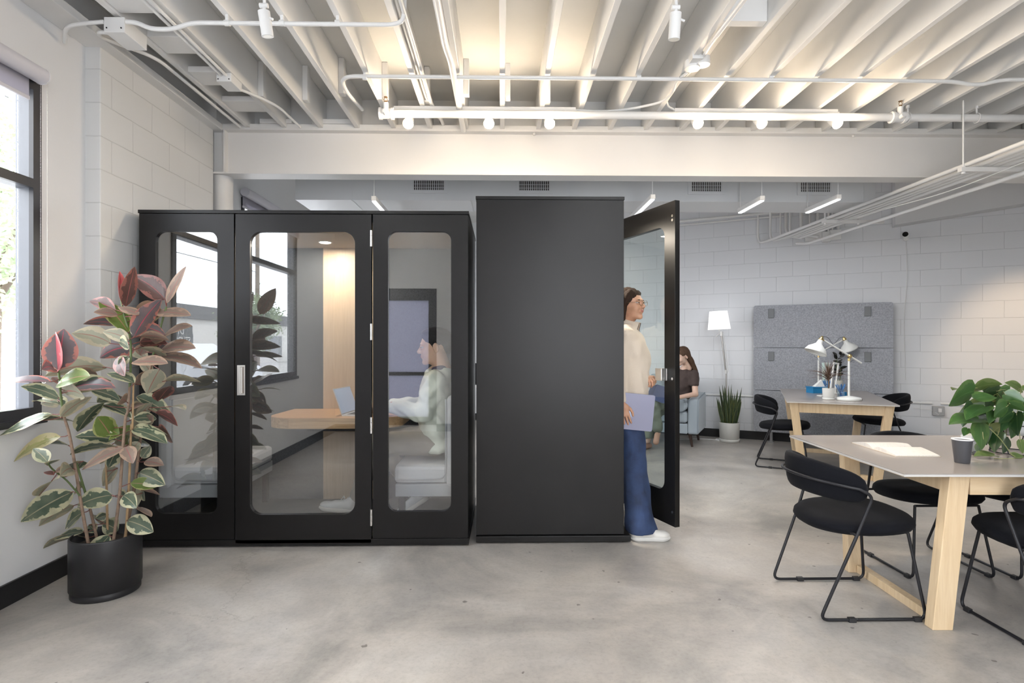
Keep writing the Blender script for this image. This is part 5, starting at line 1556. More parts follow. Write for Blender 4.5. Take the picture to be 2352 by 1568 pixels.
def pz2(x, y): return (x/3.137, 500+y/3.137)
def pz3(x, y): return (x/3.137, 950+y/3.137)
def safe(px, py, Y, m=0.03):
    for _ in range(80):
        p = at(px, py, Y)
        if p.x > XL+m and p.z > 0.02: return p
        Y -= 0.015
    return p
STEMS = [
    ([pz3(640,890), pz3(590,680), pz3(545,400), pz3(500,150), pz3(462,20), pz2(440,1300), pz2(425,1130), pz2(405,1050)], 3.0, 2.88, 'b'),
    ([pz3(815,875), pz3(860,600), pz3(885,250), pz3(905,30), pz2(922,1380), pz2(940,1100), pz2(938,870), pz2(890,680), pz2(868,560)], 3.04, 3.02, 'b'),
    ([pz3(905,860), pz3(930,500), pz3(945,100), pz2(955,1500), pz2(962,1150)], 3.12, 3.04, 't'),
    ([pz3(900,855), pz3(960,580), pz3(1010,200), pz3(1040,20), pz2(1090,1050), pz2(1130,900), pz2(1170,740), pz2(1200,640)], 3.14, 3.18, 'b'),
    ([pz3(700,860), pz3(650,690), pz3(600,520), pz3(550,350)], 3.10, 3.0, 'b'),
    ([pz3(775,850), pz3(770,600), pz3(765,310), pz3(790,180)], 3.16, 3.14, 't'),
    ([pz3(575,590), pz3(480,480), pz3(380,400), pz3(345,355)], 2.97, 2.82, 'g'),
]
STEM_B = mat('brown stem', (0.22, 0.15, 0.105), 0.7, noise=(40, 0.25), bump=(60, 0.3))
STEM_T = mat('tan bamboo stake', (0.42, 0.28, 0.15), 0.6, noise=(20, 0.15))
STEM_G = mat('green stem', (0.10, 0.14, 0.05), 0.6)
def catmull(P, n=6):
    out = []
    for i in range(len(P)-1):
        p0 = P[max(i-1, 0)]; p1 = P[i]; p2 = P[i+1]; p3 = P[min(i+2, len(P)-1)]
        for k in range(n):
            t = k/n
            out.append(0.5*((2*p1)+(p2-p0)*t+(2*p0-5*p1+4*p2-p3)*t*t+(3*p1-p0-3*p2+p3)*t**3))
    out.append(P[-1]); return out
stem_pts = []
for pts, Y0, Y1, kd in STEMS:
    P = [safe(a, b, Y0+(Y1-Y0)*i/(len(pts)-1)) for i, (a, b) in enumerate(pts)]
    if kd != 'g': P[0].z = min(P[0].z, 0.27); P = [P[0]+Vector((0, 0, -0.03))]+P
    P = catmull(P, 5); N = len(P)
    stem_pts.append(P)
    g = G()
    rs = [(0.0085 if kd == 'b' else 0.0075)*(1-0.45*i/N) if kd != 'g' else 0.004 for i in range(N)]
    if kd == 'b' and N > 20:
        h_ = int(N*0.62); g.tube(P[:h_+1], rs[:h_+1], 10, 0, cap=True); g.tube(P[h_:], rs[h_:], 10, 1)
    else: g.tube(P, rs, 10, {'b': 0, 't': 2, 'g': 1}[kd])
    obj('stem', g, [STEM_B, STEM_G, STEM_T], RP, world=True)
LEAVES = [
 (2,885,625,862,385,26,'s',1),(2,905,640,970,352,44,'r',1),(2,1190,590,945,415,68,'r',3),(2,1200,615,1340,350,26,'q',3),(2,925,825,712,595,58,'g',1),
 (2,965,860,1165,585,58,'p',1),(2,850,700,675,680,28,'q',1),(2,860,770,600,765,30,'p',1),(2,1000,700,850,640,26,'q',1),(2,1120,680,1375,705,34,'q',3),
 (2,1170,860,1385,780,22,'q',3),(2,800,905,515,835,62,'u',1),(2,930,880,740,820,42,'u',1),(2,420,1095,460,800,92,'p',0),(2,412,1110,400,820,14,'s',0),
 (2,760,1075,325,1140,56,'u',1),(2,965,935,720,1010,66,'p',1),(2,370,1180,0,1185,22,'p',0),(2,430,1300,150,1215,40,'w',0),(2,480,1240,835,1225,44,'p',0),
 (2,412,1200,650,1140,46,'g',0),(2,470,1350,235,1325,24,'v',0),(2,438,1440,660,1290,38,'u',0),(2,380,1415,0,1568,28,'w',0),(2,300,1460,540,1470,16,'w',0),
 (2,560,1540,750,1330,44,'v',1),(2,740,1350,945,1440,34,'v',2),(2,980,1290,1240,1430,50,'v',3),(2,1150,1090,1060,1268,68,'u',3),(2,1160,950,1410,940,42,'q',3),
 (2,1150,1000,1455,1085,36,'q',3),(2,1190,1175,1450,1185,20,'u',3),(2,1010,920,1180,880,34,'q',3),(2,955,1040,1210,1050,34,'q',1),(2,975,1200,1130,1090,30,'q',3),
 (2,970,1190,770,1120,34,'v',1),(2,1140,1320,1232,1210,44,'r',3),(2,1120,1400,1280,1500,28,'r',3),(2,1230,1360,1335,1385,15,'u',3),(2,650,1240,870,1320,44,'v',1),
 (2,450,1250,610,1290,48,'u',0),(2,960,1545,1215,1568,26,'v',2),(2,840,1010,900,1140,38,'r',1),(2,640,1110,770,1080,18,'w',1),(2,945,945,1060,1030,40,'u',3),
 (2,1040,800,1140,860,34,'q',3),(2,850,890,930,940,34,'w',1),(2,1010,990,1050,900,40,'q',3),(2,1000,1440,1100,1330,34,'u',3),(2,1090,760,1110,690,32,'q',3),
 (2,930,1000,850,1060,30,'v',1),(2,1090,1120,1000,1010,34,'u',3),(2,880,1290,700,1330,40,'v',1),(2,720,1500,860,1560,50,'g',1),
 (3,840,185,540,165,50,'v',1),(3,800,160,700,20,66,'g',1),(3,955,112,1205,215,44,'v',2),(3,440,165,100,345,38,'y',0),(3,345,350,240,250,44,'v',6),
 (3,500,230,340,215,14,'w',0),(3,340,370,430,330,12,'w',6),(3,385,440,315,420,14,'r',6),(3,400,420,472,378,15,'q',6),(3,525,560,150,780,78,'v',0),
 (3,535,660,280,810,40,'u',4),(3,810,585,560,665,66,'v',1),(3,915,770,1105,852,60,'v',2),(3,600,710,470,830,36,'v',4),(3,605,850,390,910,26,'v',4),
 (3,625,890,312,970,15,'u',4),(3,790,875,635,1062,56,'v',1),(3,998,425,1190,512,58,'v',3),(3,1020,550,1155,585,14,'q',3),(3,1025,570,1045,625,14,'v',3),
 (3,990,670,1090,742,18,'q',3),(3,850,390,740,520,44,'u',5),(3,960,500,985,670,44,'u',3),(3,850,240,505,295,28,'v',1),(3,900,250,590,405,32,'q',1),
 (3,842,260,780,390,50,'v',5),(3,470,455,535,350,38,'v',4),(3,740,790,850,842,56,'v',5),(3,690,760,785,725,30,'v',5),(3,1040,345,1180,372,32,'q',3),
 (3,1050,530,1000,460,38,'u',3),(3,280,590,425,465,12,'u',6),(3,640,800,690,855,34,'v',5),(3,1020,320,1085,230,34,'v',3),(3,1140,95,1245,205,20,'r',3),
 (3,1060,60,1100,10,28,'q',3),(3,860,580,930,640,34,'v',5),(3,760,300,720,360,30,'u',5),(3,600,340,560,400,34,'v',4),(3,1000,200,930,300,36,'u',3),
]
F = Foliage(); r_ = random.Random(11)
gp = G()
for z_, bx_, by_, tx_, ty_, wa, kd, st in LEAVES:
    cv = pz2 if z_ == 2 else pz3
    b_ = cv(bx_, by_); t_2 = cv(tx_, ty_)
    P = stem_pts[st]
    # closest stem point in the picture plane gives the petiole root and the depth
    best = None
    for q in P:
        px = 1176+FPX*math.tan(math.atan2(q.x, q.y)-YAW); py = HOR-(q.z-CH)*FPX/(q.y*math.cos(YAW)+q.x*math.sin(YAW))
        d = (px-b_[0])**2+(py-b_[1])**2
        if best is None or d < best[0]: best = (d, q)
    root = best[1]
    dd = r_.uniform(-0.05, 0.03)
    base = safe(*b_, root.y+dd); tip = safe(*t_2, root.y+dd+r_.uniform(-0.10, 0.06))
    L = (tip-base).length
    app = wa/3.137*root.y/FPX
    app *= 1.18; hw = max(app*1.02, min(0.062, L*0.31)*0.95)
    phi = math.acos(min(1, app/hw))*(1 if r_.random() < 0.5 else -1)
    F.leaf(base, tip, hw, phi, KIND[kd], droop=r_.uniform(0.04, 0.20), fold=r_.uniform(0.08, 0.30), tint=r_.random(), curl=r_.uniform(0, 0.2))
    if (root-base).length < 0.16:
        mid = (root+base)/2+Vector((0, 0, -0.004)); gp.tube([root, mid, base, base+(tip-base)*0.05], 0.0022, 6)
for k in range(34):
    P = stem_pts[r_.choice([0, 1, 1, 3, 3, 4, 5])]; i = r_.randint(int(len(P)*0.22), len(P)-4); q = P[i]
    a = r_.uniform(0.2, PI-0.2) if r_.random() < 0.75 else r_.uniform(0, 2*PI); L = r_.uniform(0.12, 0.19)
    base = q+Vector((math.cos(a), math.sin(a), 0.3))*0.045; tip = base+Vector((math.cos(a)*L, math.sin(a)*L, r_.uniform(-0.07, 0.05)))
    if base.x < XL+0.05 or tip.x < XL+0.04 or tip.y > 3.62: continue
    F.leaf(base, tip, L*0.29, r_.uniform(-1.2, 1.2), KIND[r_.choice('vvuuqg') if q.z < 1.1 else r_.choice('ruqp')], droop=r_.uniform(0.04, 0.2), fold=0.2, tint=r_.random()); gp.tube([q, (q+base)/2, base], 0.0022, 6)
F.addG(gp, 8)
F.build('foliage', FM+[mat('reddish leaf stalk', (0.20, 0.06, 0.05), 0.5)], RP)

# ------------------------------------------------------------------ heartleaf plant on the near table
PG = leaf_mat('glossy heart leaf', (0.055, 0.135, 0.035), (0.10, 0.19, 0.05), 0.7, 0.4, vein=(0.10, 0.20, 0.07), rough=0.28, trans=0.2)
PG2 = leaf_mat('light heart leaf', (0.13, 0.20, 0.055), (0.19, 0.25, 0.09), 0.6, 0.5, vein=(0.2, 0.27, 0.1), rough=0.3, trans=0.25)
PD = leaf_mat('dark heart leaf', (0.025, 0.07, 0.022), (0.05, 0.10, 0.03), 0.6, 0.5, vein=(0.08, 0.14, 0.05), rough=0.35, trans=0.12)
YP = 2.98
hp = atz(2335, 1035, TH); hp = Vector((at(2330, 1000, YP).x, YP, TH))
HP = thing('heartleaf_plant', 'trailing heart-leaved green plant in a white pot on the near table', 'plant', tuple(hp))
g = G(); g.lathe([(0.0, 0.10), (0.06, 0.10), (0.085, 0.13), (0.095, 0.20), (0.097, 0.25), (0.090, 0.25), (0.088, 0.235), (0, 0.232)], n=36); obj('pot', g, WP, HP)
g = G(); g.lathe([(0.087, 0.237), (0.04, 0.243), (0, 0.24)], n=20); obj('soil', g, SOIL, HP)
g = G()
g.tube([(0.099*math.cos(a), 0.099*math.sin(a), 0.155) for a in [k*PI/14 for k in range(28)]], 0.003, 6, closed=True)
g.tube([(0.105*math.cos(a), 0.105*math.sin(a), 0.004) for a in [k*PI/14 for k in range(28)]], 0.003, 6, closed=True)
for k in range(6):
    a = k*PI/3+0.3; g.tube([(0.099*math.cos(a), 0.099*math.sin(a), 0.155), (0.105*math.cos(a+0.3), 0.105*math.sin(a+0.3), 0.004)], 0.003, 6)
obj('wire_stand', g, BLK, HP)
def pz5(x, y): return (2100+x/5.226, 850+y/5.226)
HL = [(710,250,415,430,90,0,-.12),(735,215,1058,170,62,1,-.08),(1280,230,1085,150,46,1,0),(740,345,992,330,58,0,-.14),(850,440,620,600,84,0,-.16),
 (775,590,415,652,74,0,-.15),(800,640,812,955,80,0,-.17),(1115,430,955,560,74,0,-.15),(930,490,895,640,48,0,-.14),(1185,490,1015,635,68,2,-.13),
 (1230,520,1245,790,64,2,-.12),(1090,290,1330,385,74,0,-.13),(1140,395,1340,500,54,0,-.15),(1010,755,962,985,74,2,-.13),(965,1060,715,1085,38,1,-.16),
 (1000,250,800,290,60,2,-.05),(640,700,590,790,40,0,-.08),(785,880,765,1005,34,2,-.1),(1270,840,1300,1000,40,1,-.14),(560,232,458,240,15,1,-.05),
 (700,430,590,500,54,2,-.1),(960,300,1130,250,60,2,0.0),(880,560,760,620,50,2,-.05),(880,700,870,900,50,2,-.08),(1320,180,1420,230,60,1,-.1),
 (1300,520,1400,640,60,0,-.14),(1200,650,1160,820,45,2,-.1),(1100,600,1080,720,45,0,-.08),(1180,1170,1330,1195,30,1,-.18),(900,350,860,480,45,2,-.02),
 (1050,480,1180,540,45,0,-.1),(1240,330,1290,430,45,0,-.05),(620,560,580,680,40,2,-.04),(820,230,900,210,50,2,0.02),(1100,800,1060,1000,45,2,-.05),(760,480,700,640,50,2,.0)]
F = Foliage()
gp = G()
for a, b_, c, d, wa, kd, dy in HL:
    p = pz5(a, b_); q = pz5(c, d); Yb = YP+dy*0.9
    base = at(*p, Yb); tip = at(*q, Yb-r_.uniform(-0.01, 0.05))
    base.z = max(base.z, TH+0.015); tip.z = max(tip.z, TH+0.010)
    L = (tip-base).length; app = wa/5.226*Yb/FPX; hw = max(app, L*0.36)
    phi = math.acos(min(1, app/hw))*(1 if r_.random() < 0.5 else -1)
    F.leaf(base, tip, hw, phi, ([0, 1, 2][kd], [0, 1, 2][kd]), shape='heart', droop=0.14, fold=0.14, tint=r_.random(), nv=14)
    crown = hp+Vector((r_.uniform(-.05, .05), r_.uniform(-.05, .05), 0.235))
    if (crown-base).length < 0.28:
        m_ = (crown+base)/2+Vector((0, 0, 0.05)); gp.tube(catmull([crown, m_, base, base+(tip-base)*0.06], 4), 0.0017, 5)
for k in range(34):   # the hidden side of the plant
    a = r_.uniform(-0.9, PI+0.6); rr = r_.uniform(0.04, 0.19); z = 0.25+r_.uniform(-0.10, 0.12)-rr*0.4
    base = hp+Vector((rr*math.cos(a)*0.5, rr*math.sin(a)*0.5, z+0.03)); tip = hp+Vector(((rr+0.07)*math.cos(a), (rr+0.07)*math.sin(a), z-0.05))
    F.leaf(base, tip, 0.036, r_.uniform(-1, 1), ((k % 3), (k % 3)), shape='heart', droop=0.15, tint=r_.random())
F.build('foliage', [PG, PG2, PD], HP)
for pts in ([(905,700), (1010,800), (1090,900), (1165,1010)], [(960,1085), (1060,1140), (1110,1120), (1290,1165)], [(820,740), (835,830), (870,815)], [(1165,1010), (1225,1050), (1190,1130), (1130,1060)]):
    P = [at(*pz5(*q), YP-0.17) for q in pts]
    for q in P: q.z = max(q.z, TH+0.004)
    gp.tube(catmull(P, 5), 0.0022, 6)
obj('vine_stems', gp, mat('pale vine stem', (0.30, 0.30, 0.13), 0.5), HP, world=True)
p = atz(2232, 1041, TH)
t = thing('white_card_stand', 'white card box with thin black frame between the cup and the trailing plant', 'card box', (p.x+0.01, p.y+0.02, TH), 0.5)
g = G(); g.cbox((0, 0, 0.05), (0.10, 0.05, 0.096)); obj('card_body', g, mat('white card', (0.82, 0.82, 0.80), 0.6), t, bevel=0.002)
g = G()
for z in (0.012, 0.07):
    g.tube([(-0.055, -0.029, z), (0.055, -0.029, z), (0.055, 0.029, z), (-0.055, 0.029, z)], 0.0015, 6, closed=True)
obj('wire_frame', g, BLK, t)

# small dark rubber plant on the far table
F = Foliage(); rp0 = SMALL_RP.location.copy()
for k in range(16):
    z = 0.16+0.27*(k/15); a = k*2.4; x0 = 0.02*(1 if k % 2 else -1)
    b_ = rp0+Vector((x0, 0, z)); L = 0.085 if k < 12 else 0.06
    e = b_+Vector((math.cos(a)*L, math.sin(a)*L*0.8, 0.035+0.02*(k > 11)))
    F.leaf(b_, e, 0.021, r_.uniform(-0.7, 0.7), (0, 0), droop=0.1)
F.build('foliage', [leaf_mat('very dark leaf', (0.012, 0.016, 0.013), (0.03, 0.022, 0.02), 0.7, 0.4, vein=(0.05, 0.03, 0.03), rough=0.35, trans=0.05)], SMALL_RP)

# snake plant
sp0 = Mw @ Vector((wl(1676, 960, 0.30).x, -0.34, 0)); 
SP = thing('snake_plant', 'upright snake plant in a white pot on the floor by the block wall', 'plant', (sp0.x, sp0.y, 0))
pot(SP, 0.135, 0.265, mat('off white ceramic', (0.60, 0.60, 0.57), 0.45))
SL = leaf_mat('snake plant leaf', (0.030, 0.055, 0.025), (0.30, 0.33, 0.10), 0.86, 0.06, vein=(0.05, 0.08, 0.03), rough=0.4, trans=0.05)
F = Foliage()
for k in range(26):
    a = k*2.399; rr = 0.012+0.085*math.sqrt(k/26); lean = rr*0.9+r_.uniform(-0.01, 0.03); h = r_.uniform(0.34, 0.56)*(1-0.25*(rr > 0.08))
    b_ = Vector((sp0.x+rr*math.cos(a), sp0.y+rr*math.sin(a), 0.235)); e = b_+Vector((lean*math.cos(a), lean*math.sin(a), h))
    F.leaf(b_, e, r_.uniform(0.019, 0.028), r_.uniform(-0.9, 0.9), (0, 0), shape='sword', droop=0, fold=0.35, tint=r_.random())
F.build('foliage', [SL], SP)
# ================================================================== PEOPLE
class SDF:
    """smooth blend of tapered capsules and ellipsoids, turned into one closed skin"""
    def __init__(s): s.p = []
    def cap(s, a, b, ra, rb=None, k=0.02, m=0, op=1): s.p.append(('c', np.array(a, float), np.array(b, float), ra, ra if rb is None else rb, k, m, op)); return s
    def ell(s, c, r, k=0.02, m=0, op=1, R=None): s.p.append(('e', np.array(c, float), np.array(r, float), R, None, k, m, op)); return s
    @staticmethod
    def one(p, X):
        if p[0] == 'c':
            a, b = p[1], p[2]; ba = b-a; L2 = max(1e-9, ba@ba)
            t = np.clip(((X-a)@ba)/L2, 0, 1)
            return np.linalg.norm(X-a-t[:, None]*ba, axis=1)-(p[3]+(p[4]-p[3])*t)
        q = X-p[1]
        if p[3] is not None: q = q@np.array(p[3])
        r = p[2]; k0 = np.linalg.norm(q/r, axis=1); k1 = np.linalg.norm(q/(r*r), axis=1)
        return k0*(k0-1.0)/np.maximum(k1, 1e-6)
    def val(s, X, label=False):
        d = np.full(len(X), 9.0); lab = np.zeros(len(X), int); best = np.full(len(X), 9.0)
        for p in s.p:
            e = s.one(p, X); k = p[5]
            if p[7] > 0:
                h = np.clip(0.5+0.5*(d-e)/k, 0, 1); d = d*(1-h)+e*h-k*h*(1-h)
                if label: mk = e < best; lab[mk] = p[6]; best[mk] = e[mk]
            else:
                h = np.clip(0.5-0.5*(d+e)/k, 0, 1); d = d*(1-h)+(-e)*h+k*h*(1-h)
                if label and p[6] > 0: mk = np.abs(e) < 0.002; lab[mk] = p[6]
        return (d, lab) if label else d
    def bounds(s):
        lo = np.full(3, 9e9); hi = -lo
        for p in s.p:
            if p[7] < 0: continue
            if p[0] == 'c':
                r = max(p[3], p[4]); pts = [p[1]-r, p[1]+r, p[2]-r, p[2]+r]
            else: r = max(p[2]) if p[3] is not None else p[2]; pts = [p[1]-r, p[1]+r]
            for q in pts: lo = np.minimum(lo, q); hi = np.maximum(hi, q)
        return lo, hi
    def mesh(s, h, wrinkle=None, cut=None):
        lo, hi = s.bounds(); lo = lo-3*h-0.01; hi = hi+3*h+0.01
        n = np.ceil((hi-lo)/h).astype(int)+1
        ax = [lo[i]+h*np.arange(n[i]) for i in range(3)]
        f = np.empty(tuple(n), np.float32)
        YZ = np.stack(np.meshgrid(ax[1], ax[2], indexing='ij'), -1).reshape(-1, 2)
        step = max(1, 300000//len(YZ))
        for i in range(0, n[0], step):
            xs_ = ax[0][i:i+step]
            X = np.concatenate([np.column_stack([np.full(len(YZ), x), YZ]) for x in xs_])
            d = s.val(X)
            if wrinkle is not None: d = d+wrinkle(X)
            if cut is not None: d = np.maximum(d, cut(X))
            f[i:i+step] = d.reshape(len(xs_), n[1], n[2])
        ins = f < 0
        P = np.zeros(tuple(n-1)+(3,)); cnt = np.zeros(tuple(n-1))
        quads = []
        idx = -np.ones(tuple(n-1), int)
        edges = []
        for a in range(3):
            sl0 = [slice(None)]*3; sl1 = [slice(None)]*3; sl0[a] = slice(0, -1); sl1[a] = slice(1, None)
            c = ins[tuple(sl0)] != ins[tuple(sl1)]
            ii = np.argwhere(c)
            f0 = f[tuple(sl0)][c]; f1 = f[tuple(sl1)][c]; t = f0/(f0-f1)
            pos = ii.astype(float); pos[:, a] += t
            b, d_ = [(1, 2), (2, 0), (0, 1)][a]
            ok = (ii[:, b] > 0) & (ii[:, b] < n[b]-1) & (ii[:, d_] > 0) & (ii[:, d_] < n[d_]-1)
            ii = ii[ok]; pos = pos[ok]; sg = f0[ok] < 0
            cells = []
            for db, dd in ((-1, -1), (0, -1), (0, 0), (-1, 0)):
                q = ii.copy(); q[:, b] += db; q[:, d_] += dd; cells.append(q)
                np.add.at(P, tuple(q.T), pos); np.add.at(cnt, tuple(q.T), 1)
            edges.append((cells, sg))
        act = np.argwhere(cnt > 0); idx[tuple(act.T)] = np.arange(len(act))
        V = P[tuple(act.T)]/cnt[tuple(act.T)][:, None]; V = lo+V*h
        for cells, sg in edges:
            q = np.stack([idx[tuple(c.T)] for c in cells], 1)
            q[~sg] = q[~sg][:, ::-1]
            quads.append(q)
        Fq = np.concatenate(quads)
        _, lab = s.val(V, True)
        return V, Fq, lab[Fq[:, 0]]

def skin(name, parts, mats, parent, world=True, smooth_it=4, clean=0.35):
    """parts: list of (V, F, labels) joined into one object"""
    r = parent
    while r.parent is not None: r = r.parent
    vs = []; fs = []; ms = []
    for V, Fq, lb in parts:
        # light laplacian smoothing
        e = np.concatenate([Fq[:, [0, 1]], Fq[:, [1, 2]], Fq[:, [2, 3]], Fq[:, [3, 0]]])
        for _ in range(smooth_it):
            S = np.zeros_like(V); c = np.zeros(len(V))
            np.add.at(S, e[:, 0], V[e[:, 1]]); np.add.at(c, e[:, 0], 1)
            np.add.at(S, e[:, 1], V[e[:, 0]]); np.add.at(c, e[:, 1], 1)
            V = V*(1-clean)+S/np.maximum(c, 1)[:, None]*clean
        b = sum(len(x) for x in vs); vs.append(V); fs.append(Fq+b); ms.append(lb)
    V = np.concatenate(vs); Fq = np.concatenate(fs); lb = np.concatenate(ms)
    V = V-np.array(r.location)
    me = bpy.data.meshes.new(name)
    me.from_pydata(V.tolist(), [], Fq.tolist())
    for m_ in mats: me.materials.append(m_)
    me.polygons.foreach_set('material_index', lb.astype(int).tolist())
    me.polygons.foreach_set('use_smooth', [True]*len(Fq)); me.update()
    o = bpy.data.objects.new(name, me); C.objects.link(o); o.parent = parent
    return o
def wr(amp, fr, seed=0.0, stretch=(1, 1, 1)):
    st = np.array(stretch)
    def fn(X):
        q = X*fr*st+seed
        a = np.sin(q[:, 0]*1.7+1.3*np.sin(q[:, 1]*1.1+q[:, 2]*0.7)); b = np.sin(q[:, 1]*2.1+1.7*np.sin(q[:, 2]*1.3+q[:, 0]*0.6)); c = np.sin(q[:, 2]*1.9+1.5*np.sin(q[:, 0]*1.2+q[:, 1]*0.8))
        return amp*(a*b+c*0.6)
    return fn
def skin_mat(name, col):
    if name in MC: return MC[name]
    m = mat(name, col, 0.48, noise=(30, 0.06))
    b = m.node_tree.nodes['Principled BSDF']
    b.inputs['Subsurface Weight'].default_value = 0.12; b.inputs['Subsurface Radius'].default_value = (0.5, 0.2, 0.1); b.inputs['Subsurface Scale'].default_value = 0.02
    return m
EYEW = mat('eye white', (0.52, 0.49, 0.47), 0.2); IRIS = mat('dark iris', (0.03, 0.018, 0.012), 0.1)

def frame(center, yaw, pitch, sc, roll=0):
    """returns fn mapping head space (x forward, y left, z up) to the world"""
    R = np.array((Matrix.Rotation(yaw, 3, 'Z') @ Matrix.Rotation(pitch, 3, 'Y') @ Matrix.Rotation(roll, 3, 'X')))
    c = np.array(center)
    return lambda V: (np.asarray(V)*sc)@R.T+c
def head_sdf(male=False):
    s = SDF(); k = 0.022
    s.ell((-0.018, 0, 0.036), (0.094, 0.075, 0.080), k)
    s.ell((0.026, 0, -0.012), (0.060, 0.058, 0.082), 0.03)
    s.ell((0.030, 0, -0.070), (0.048, 0.046 if male else 0.041, 0.032), 0.03)
    s.ell((0.072, 0, -0.093), (0.017, 0.018, 0.015), 0.022)
    s.ell((0.078, 0, 0.026), (0.012, 0.044, 0.010), 0.014)
    for y in (-1, 1):
        s.ell((0.060, y*0.034, -0.028), (0.026, 0.024, 0.026), 0.02)
        s.ell((0.094, y*0.031, 0.006), (0.017, 0.017, 0.011), 0.008, op=-1)
        s.ell((0.0745, y*0.030, 0.006), (0.0125, 0.0120, 0.0105), 0.003, m=2)
        s.ell((0.0850, y*0.0305, 0.006), (0.0036, 0.0062, 0.0062), 0.001, m=3)
        s.ell((0.0800, y*0.0305, 0.0135), (0.010, 0.0165, 0.0052), 0.004)
        s.ell((0.0790, y*0.0305, -0.0025), (0.009, 0.0155, 0.0045), 0.004)
        s.ell((0.0862, y*0.0310, 0.0245), (0.0035, 0.0150, 0.0024), 0.002, m=4)
        s.ell((-0.012, y*0.077, -0.004), (0.019, 0.0085, 0.031), 0.006, R=np.array(Matrix.Rotation(0.2, 3, 'Y')))
        s.ell((-0.006, y*0.086, 0.000), (0.010, 0.005, 0.018), 0.004, op=-1)
        s.ell((-0.010, y*0.081, -0.030), (0.009, 0.005, 0.009), 0.005)
        s.ell((0.096, y*0.0105, -0.026), (0.010, 0.008, 0.0075), 0.008)
    s.cap((0.082, 0, 0.014), (0.106, 0, -0.020), 0.0075, 0.0105, 0.012)
    s.ell((0.084, 0, -0.052), (0.010, 0.024, 0.014), 0.012)
    s.ell((0.0905, 0, -0.0485), (0.0058, 0.0200, 0.0036), 0.003, m=1)
    s.ell((0.0890, 0, -0.0560), (0.0060, 0.0175, 0.0042), 0.003, m=1)
    s.cap((-0.020, 0, -0.060), (-0.045, 0, -0.185), 0.052 if male else 0.045, 0.058 if male else 0.050, 0.03)
    return s
HEADS = {}
def head(fr_, male=False):
    if male not in HEADS: HEADS[male] = head_sdf(male).mesh(0.0026)
    V, Fq, lb = HEADS[male]
    return fr_(V), Fq, lb
def hand(wrist, d, n, side, curl=(0.5, 0.5, 0.5, 0.5), thumb=0.5, sc=1.0, spread=0.10):
    """d: direction of the fingers, n: back-of-hand normal, side: +1 puts the thumb on d x n"""
    d = Vector(d).normalized(); n = Vector(n); n = (n-d*n.dot(d)).normalized(); a = d.cross(n)*side
    w_ = Vector(wrist); s = SDF()
    T = lambda x, y, z: w_+(d*x+a*y+n*z)*sc
    s.cap(T(-0.03, 0, 0), T(0.01, 0, 0), 0.026*sc, 0.024*sc, 0.015)
    for y in (-0.030, -0.010, 0.012, 0.031):
        s.cap(T(0.008, y*0.6, 0), T(0.085, y, 0.002), 0.013*sc, 0.0115*sc, 0.014)
    s.ell(T(0.035, 0.026, -0.008), (0.022*sc,)*3, 0.02)
    for i, (y, L) in enumerate(((0.031, 0.072), (0.011, 0.082), (-0.010, 0.076), (-0.029, 0.060))):
        p = T(0.085, y, 0.002); ang = 0.12; dd = (d+a*(spread*(y/0.03)))
        dd.normalize()
        for j, (fr_, r0, r1) in enumerate(((0.45, 0.0095, 0.0085), (0.30, 0.0085, 0.0078), (0.25, 0.0078, 0.0068))):
            ang += curl[i]*(1.0 if j else 0.8)
            v = dd*math.cos(ang)-n*math.sin(ang)
            q = p+v*(L*fr_*sc)
            s.cap(p, q, r0*sc, r1*sc, 0.004); p = q
    p = T(0.022, 0.030, -0.006)
    v1 = (d*0.75+a*0.65-n*0.25*(1+thumb)).normalized(); q = p+v1*0.040*sc
    s.cap(p, q, 0.0125*sc, 0.0105*sc, 0.010)
    v2 = (d*0.92+a*(0.35-0.6*thumb)-n*0.55*thumb).normalized(); q2 = q+v2*0.032*sc
    s.cap(q, q2, 0.0105*sc, 0.0092*sc, 0.004)
    v3 = (d*0.95-a*(0.4*thumb)-n*0.6*thumb).normalized(); s.cap(q2, q2+v3*0.024*sc, 0.0092*sc, 0.0075*sc, 0.003)
    return s.mesh(0.0026)
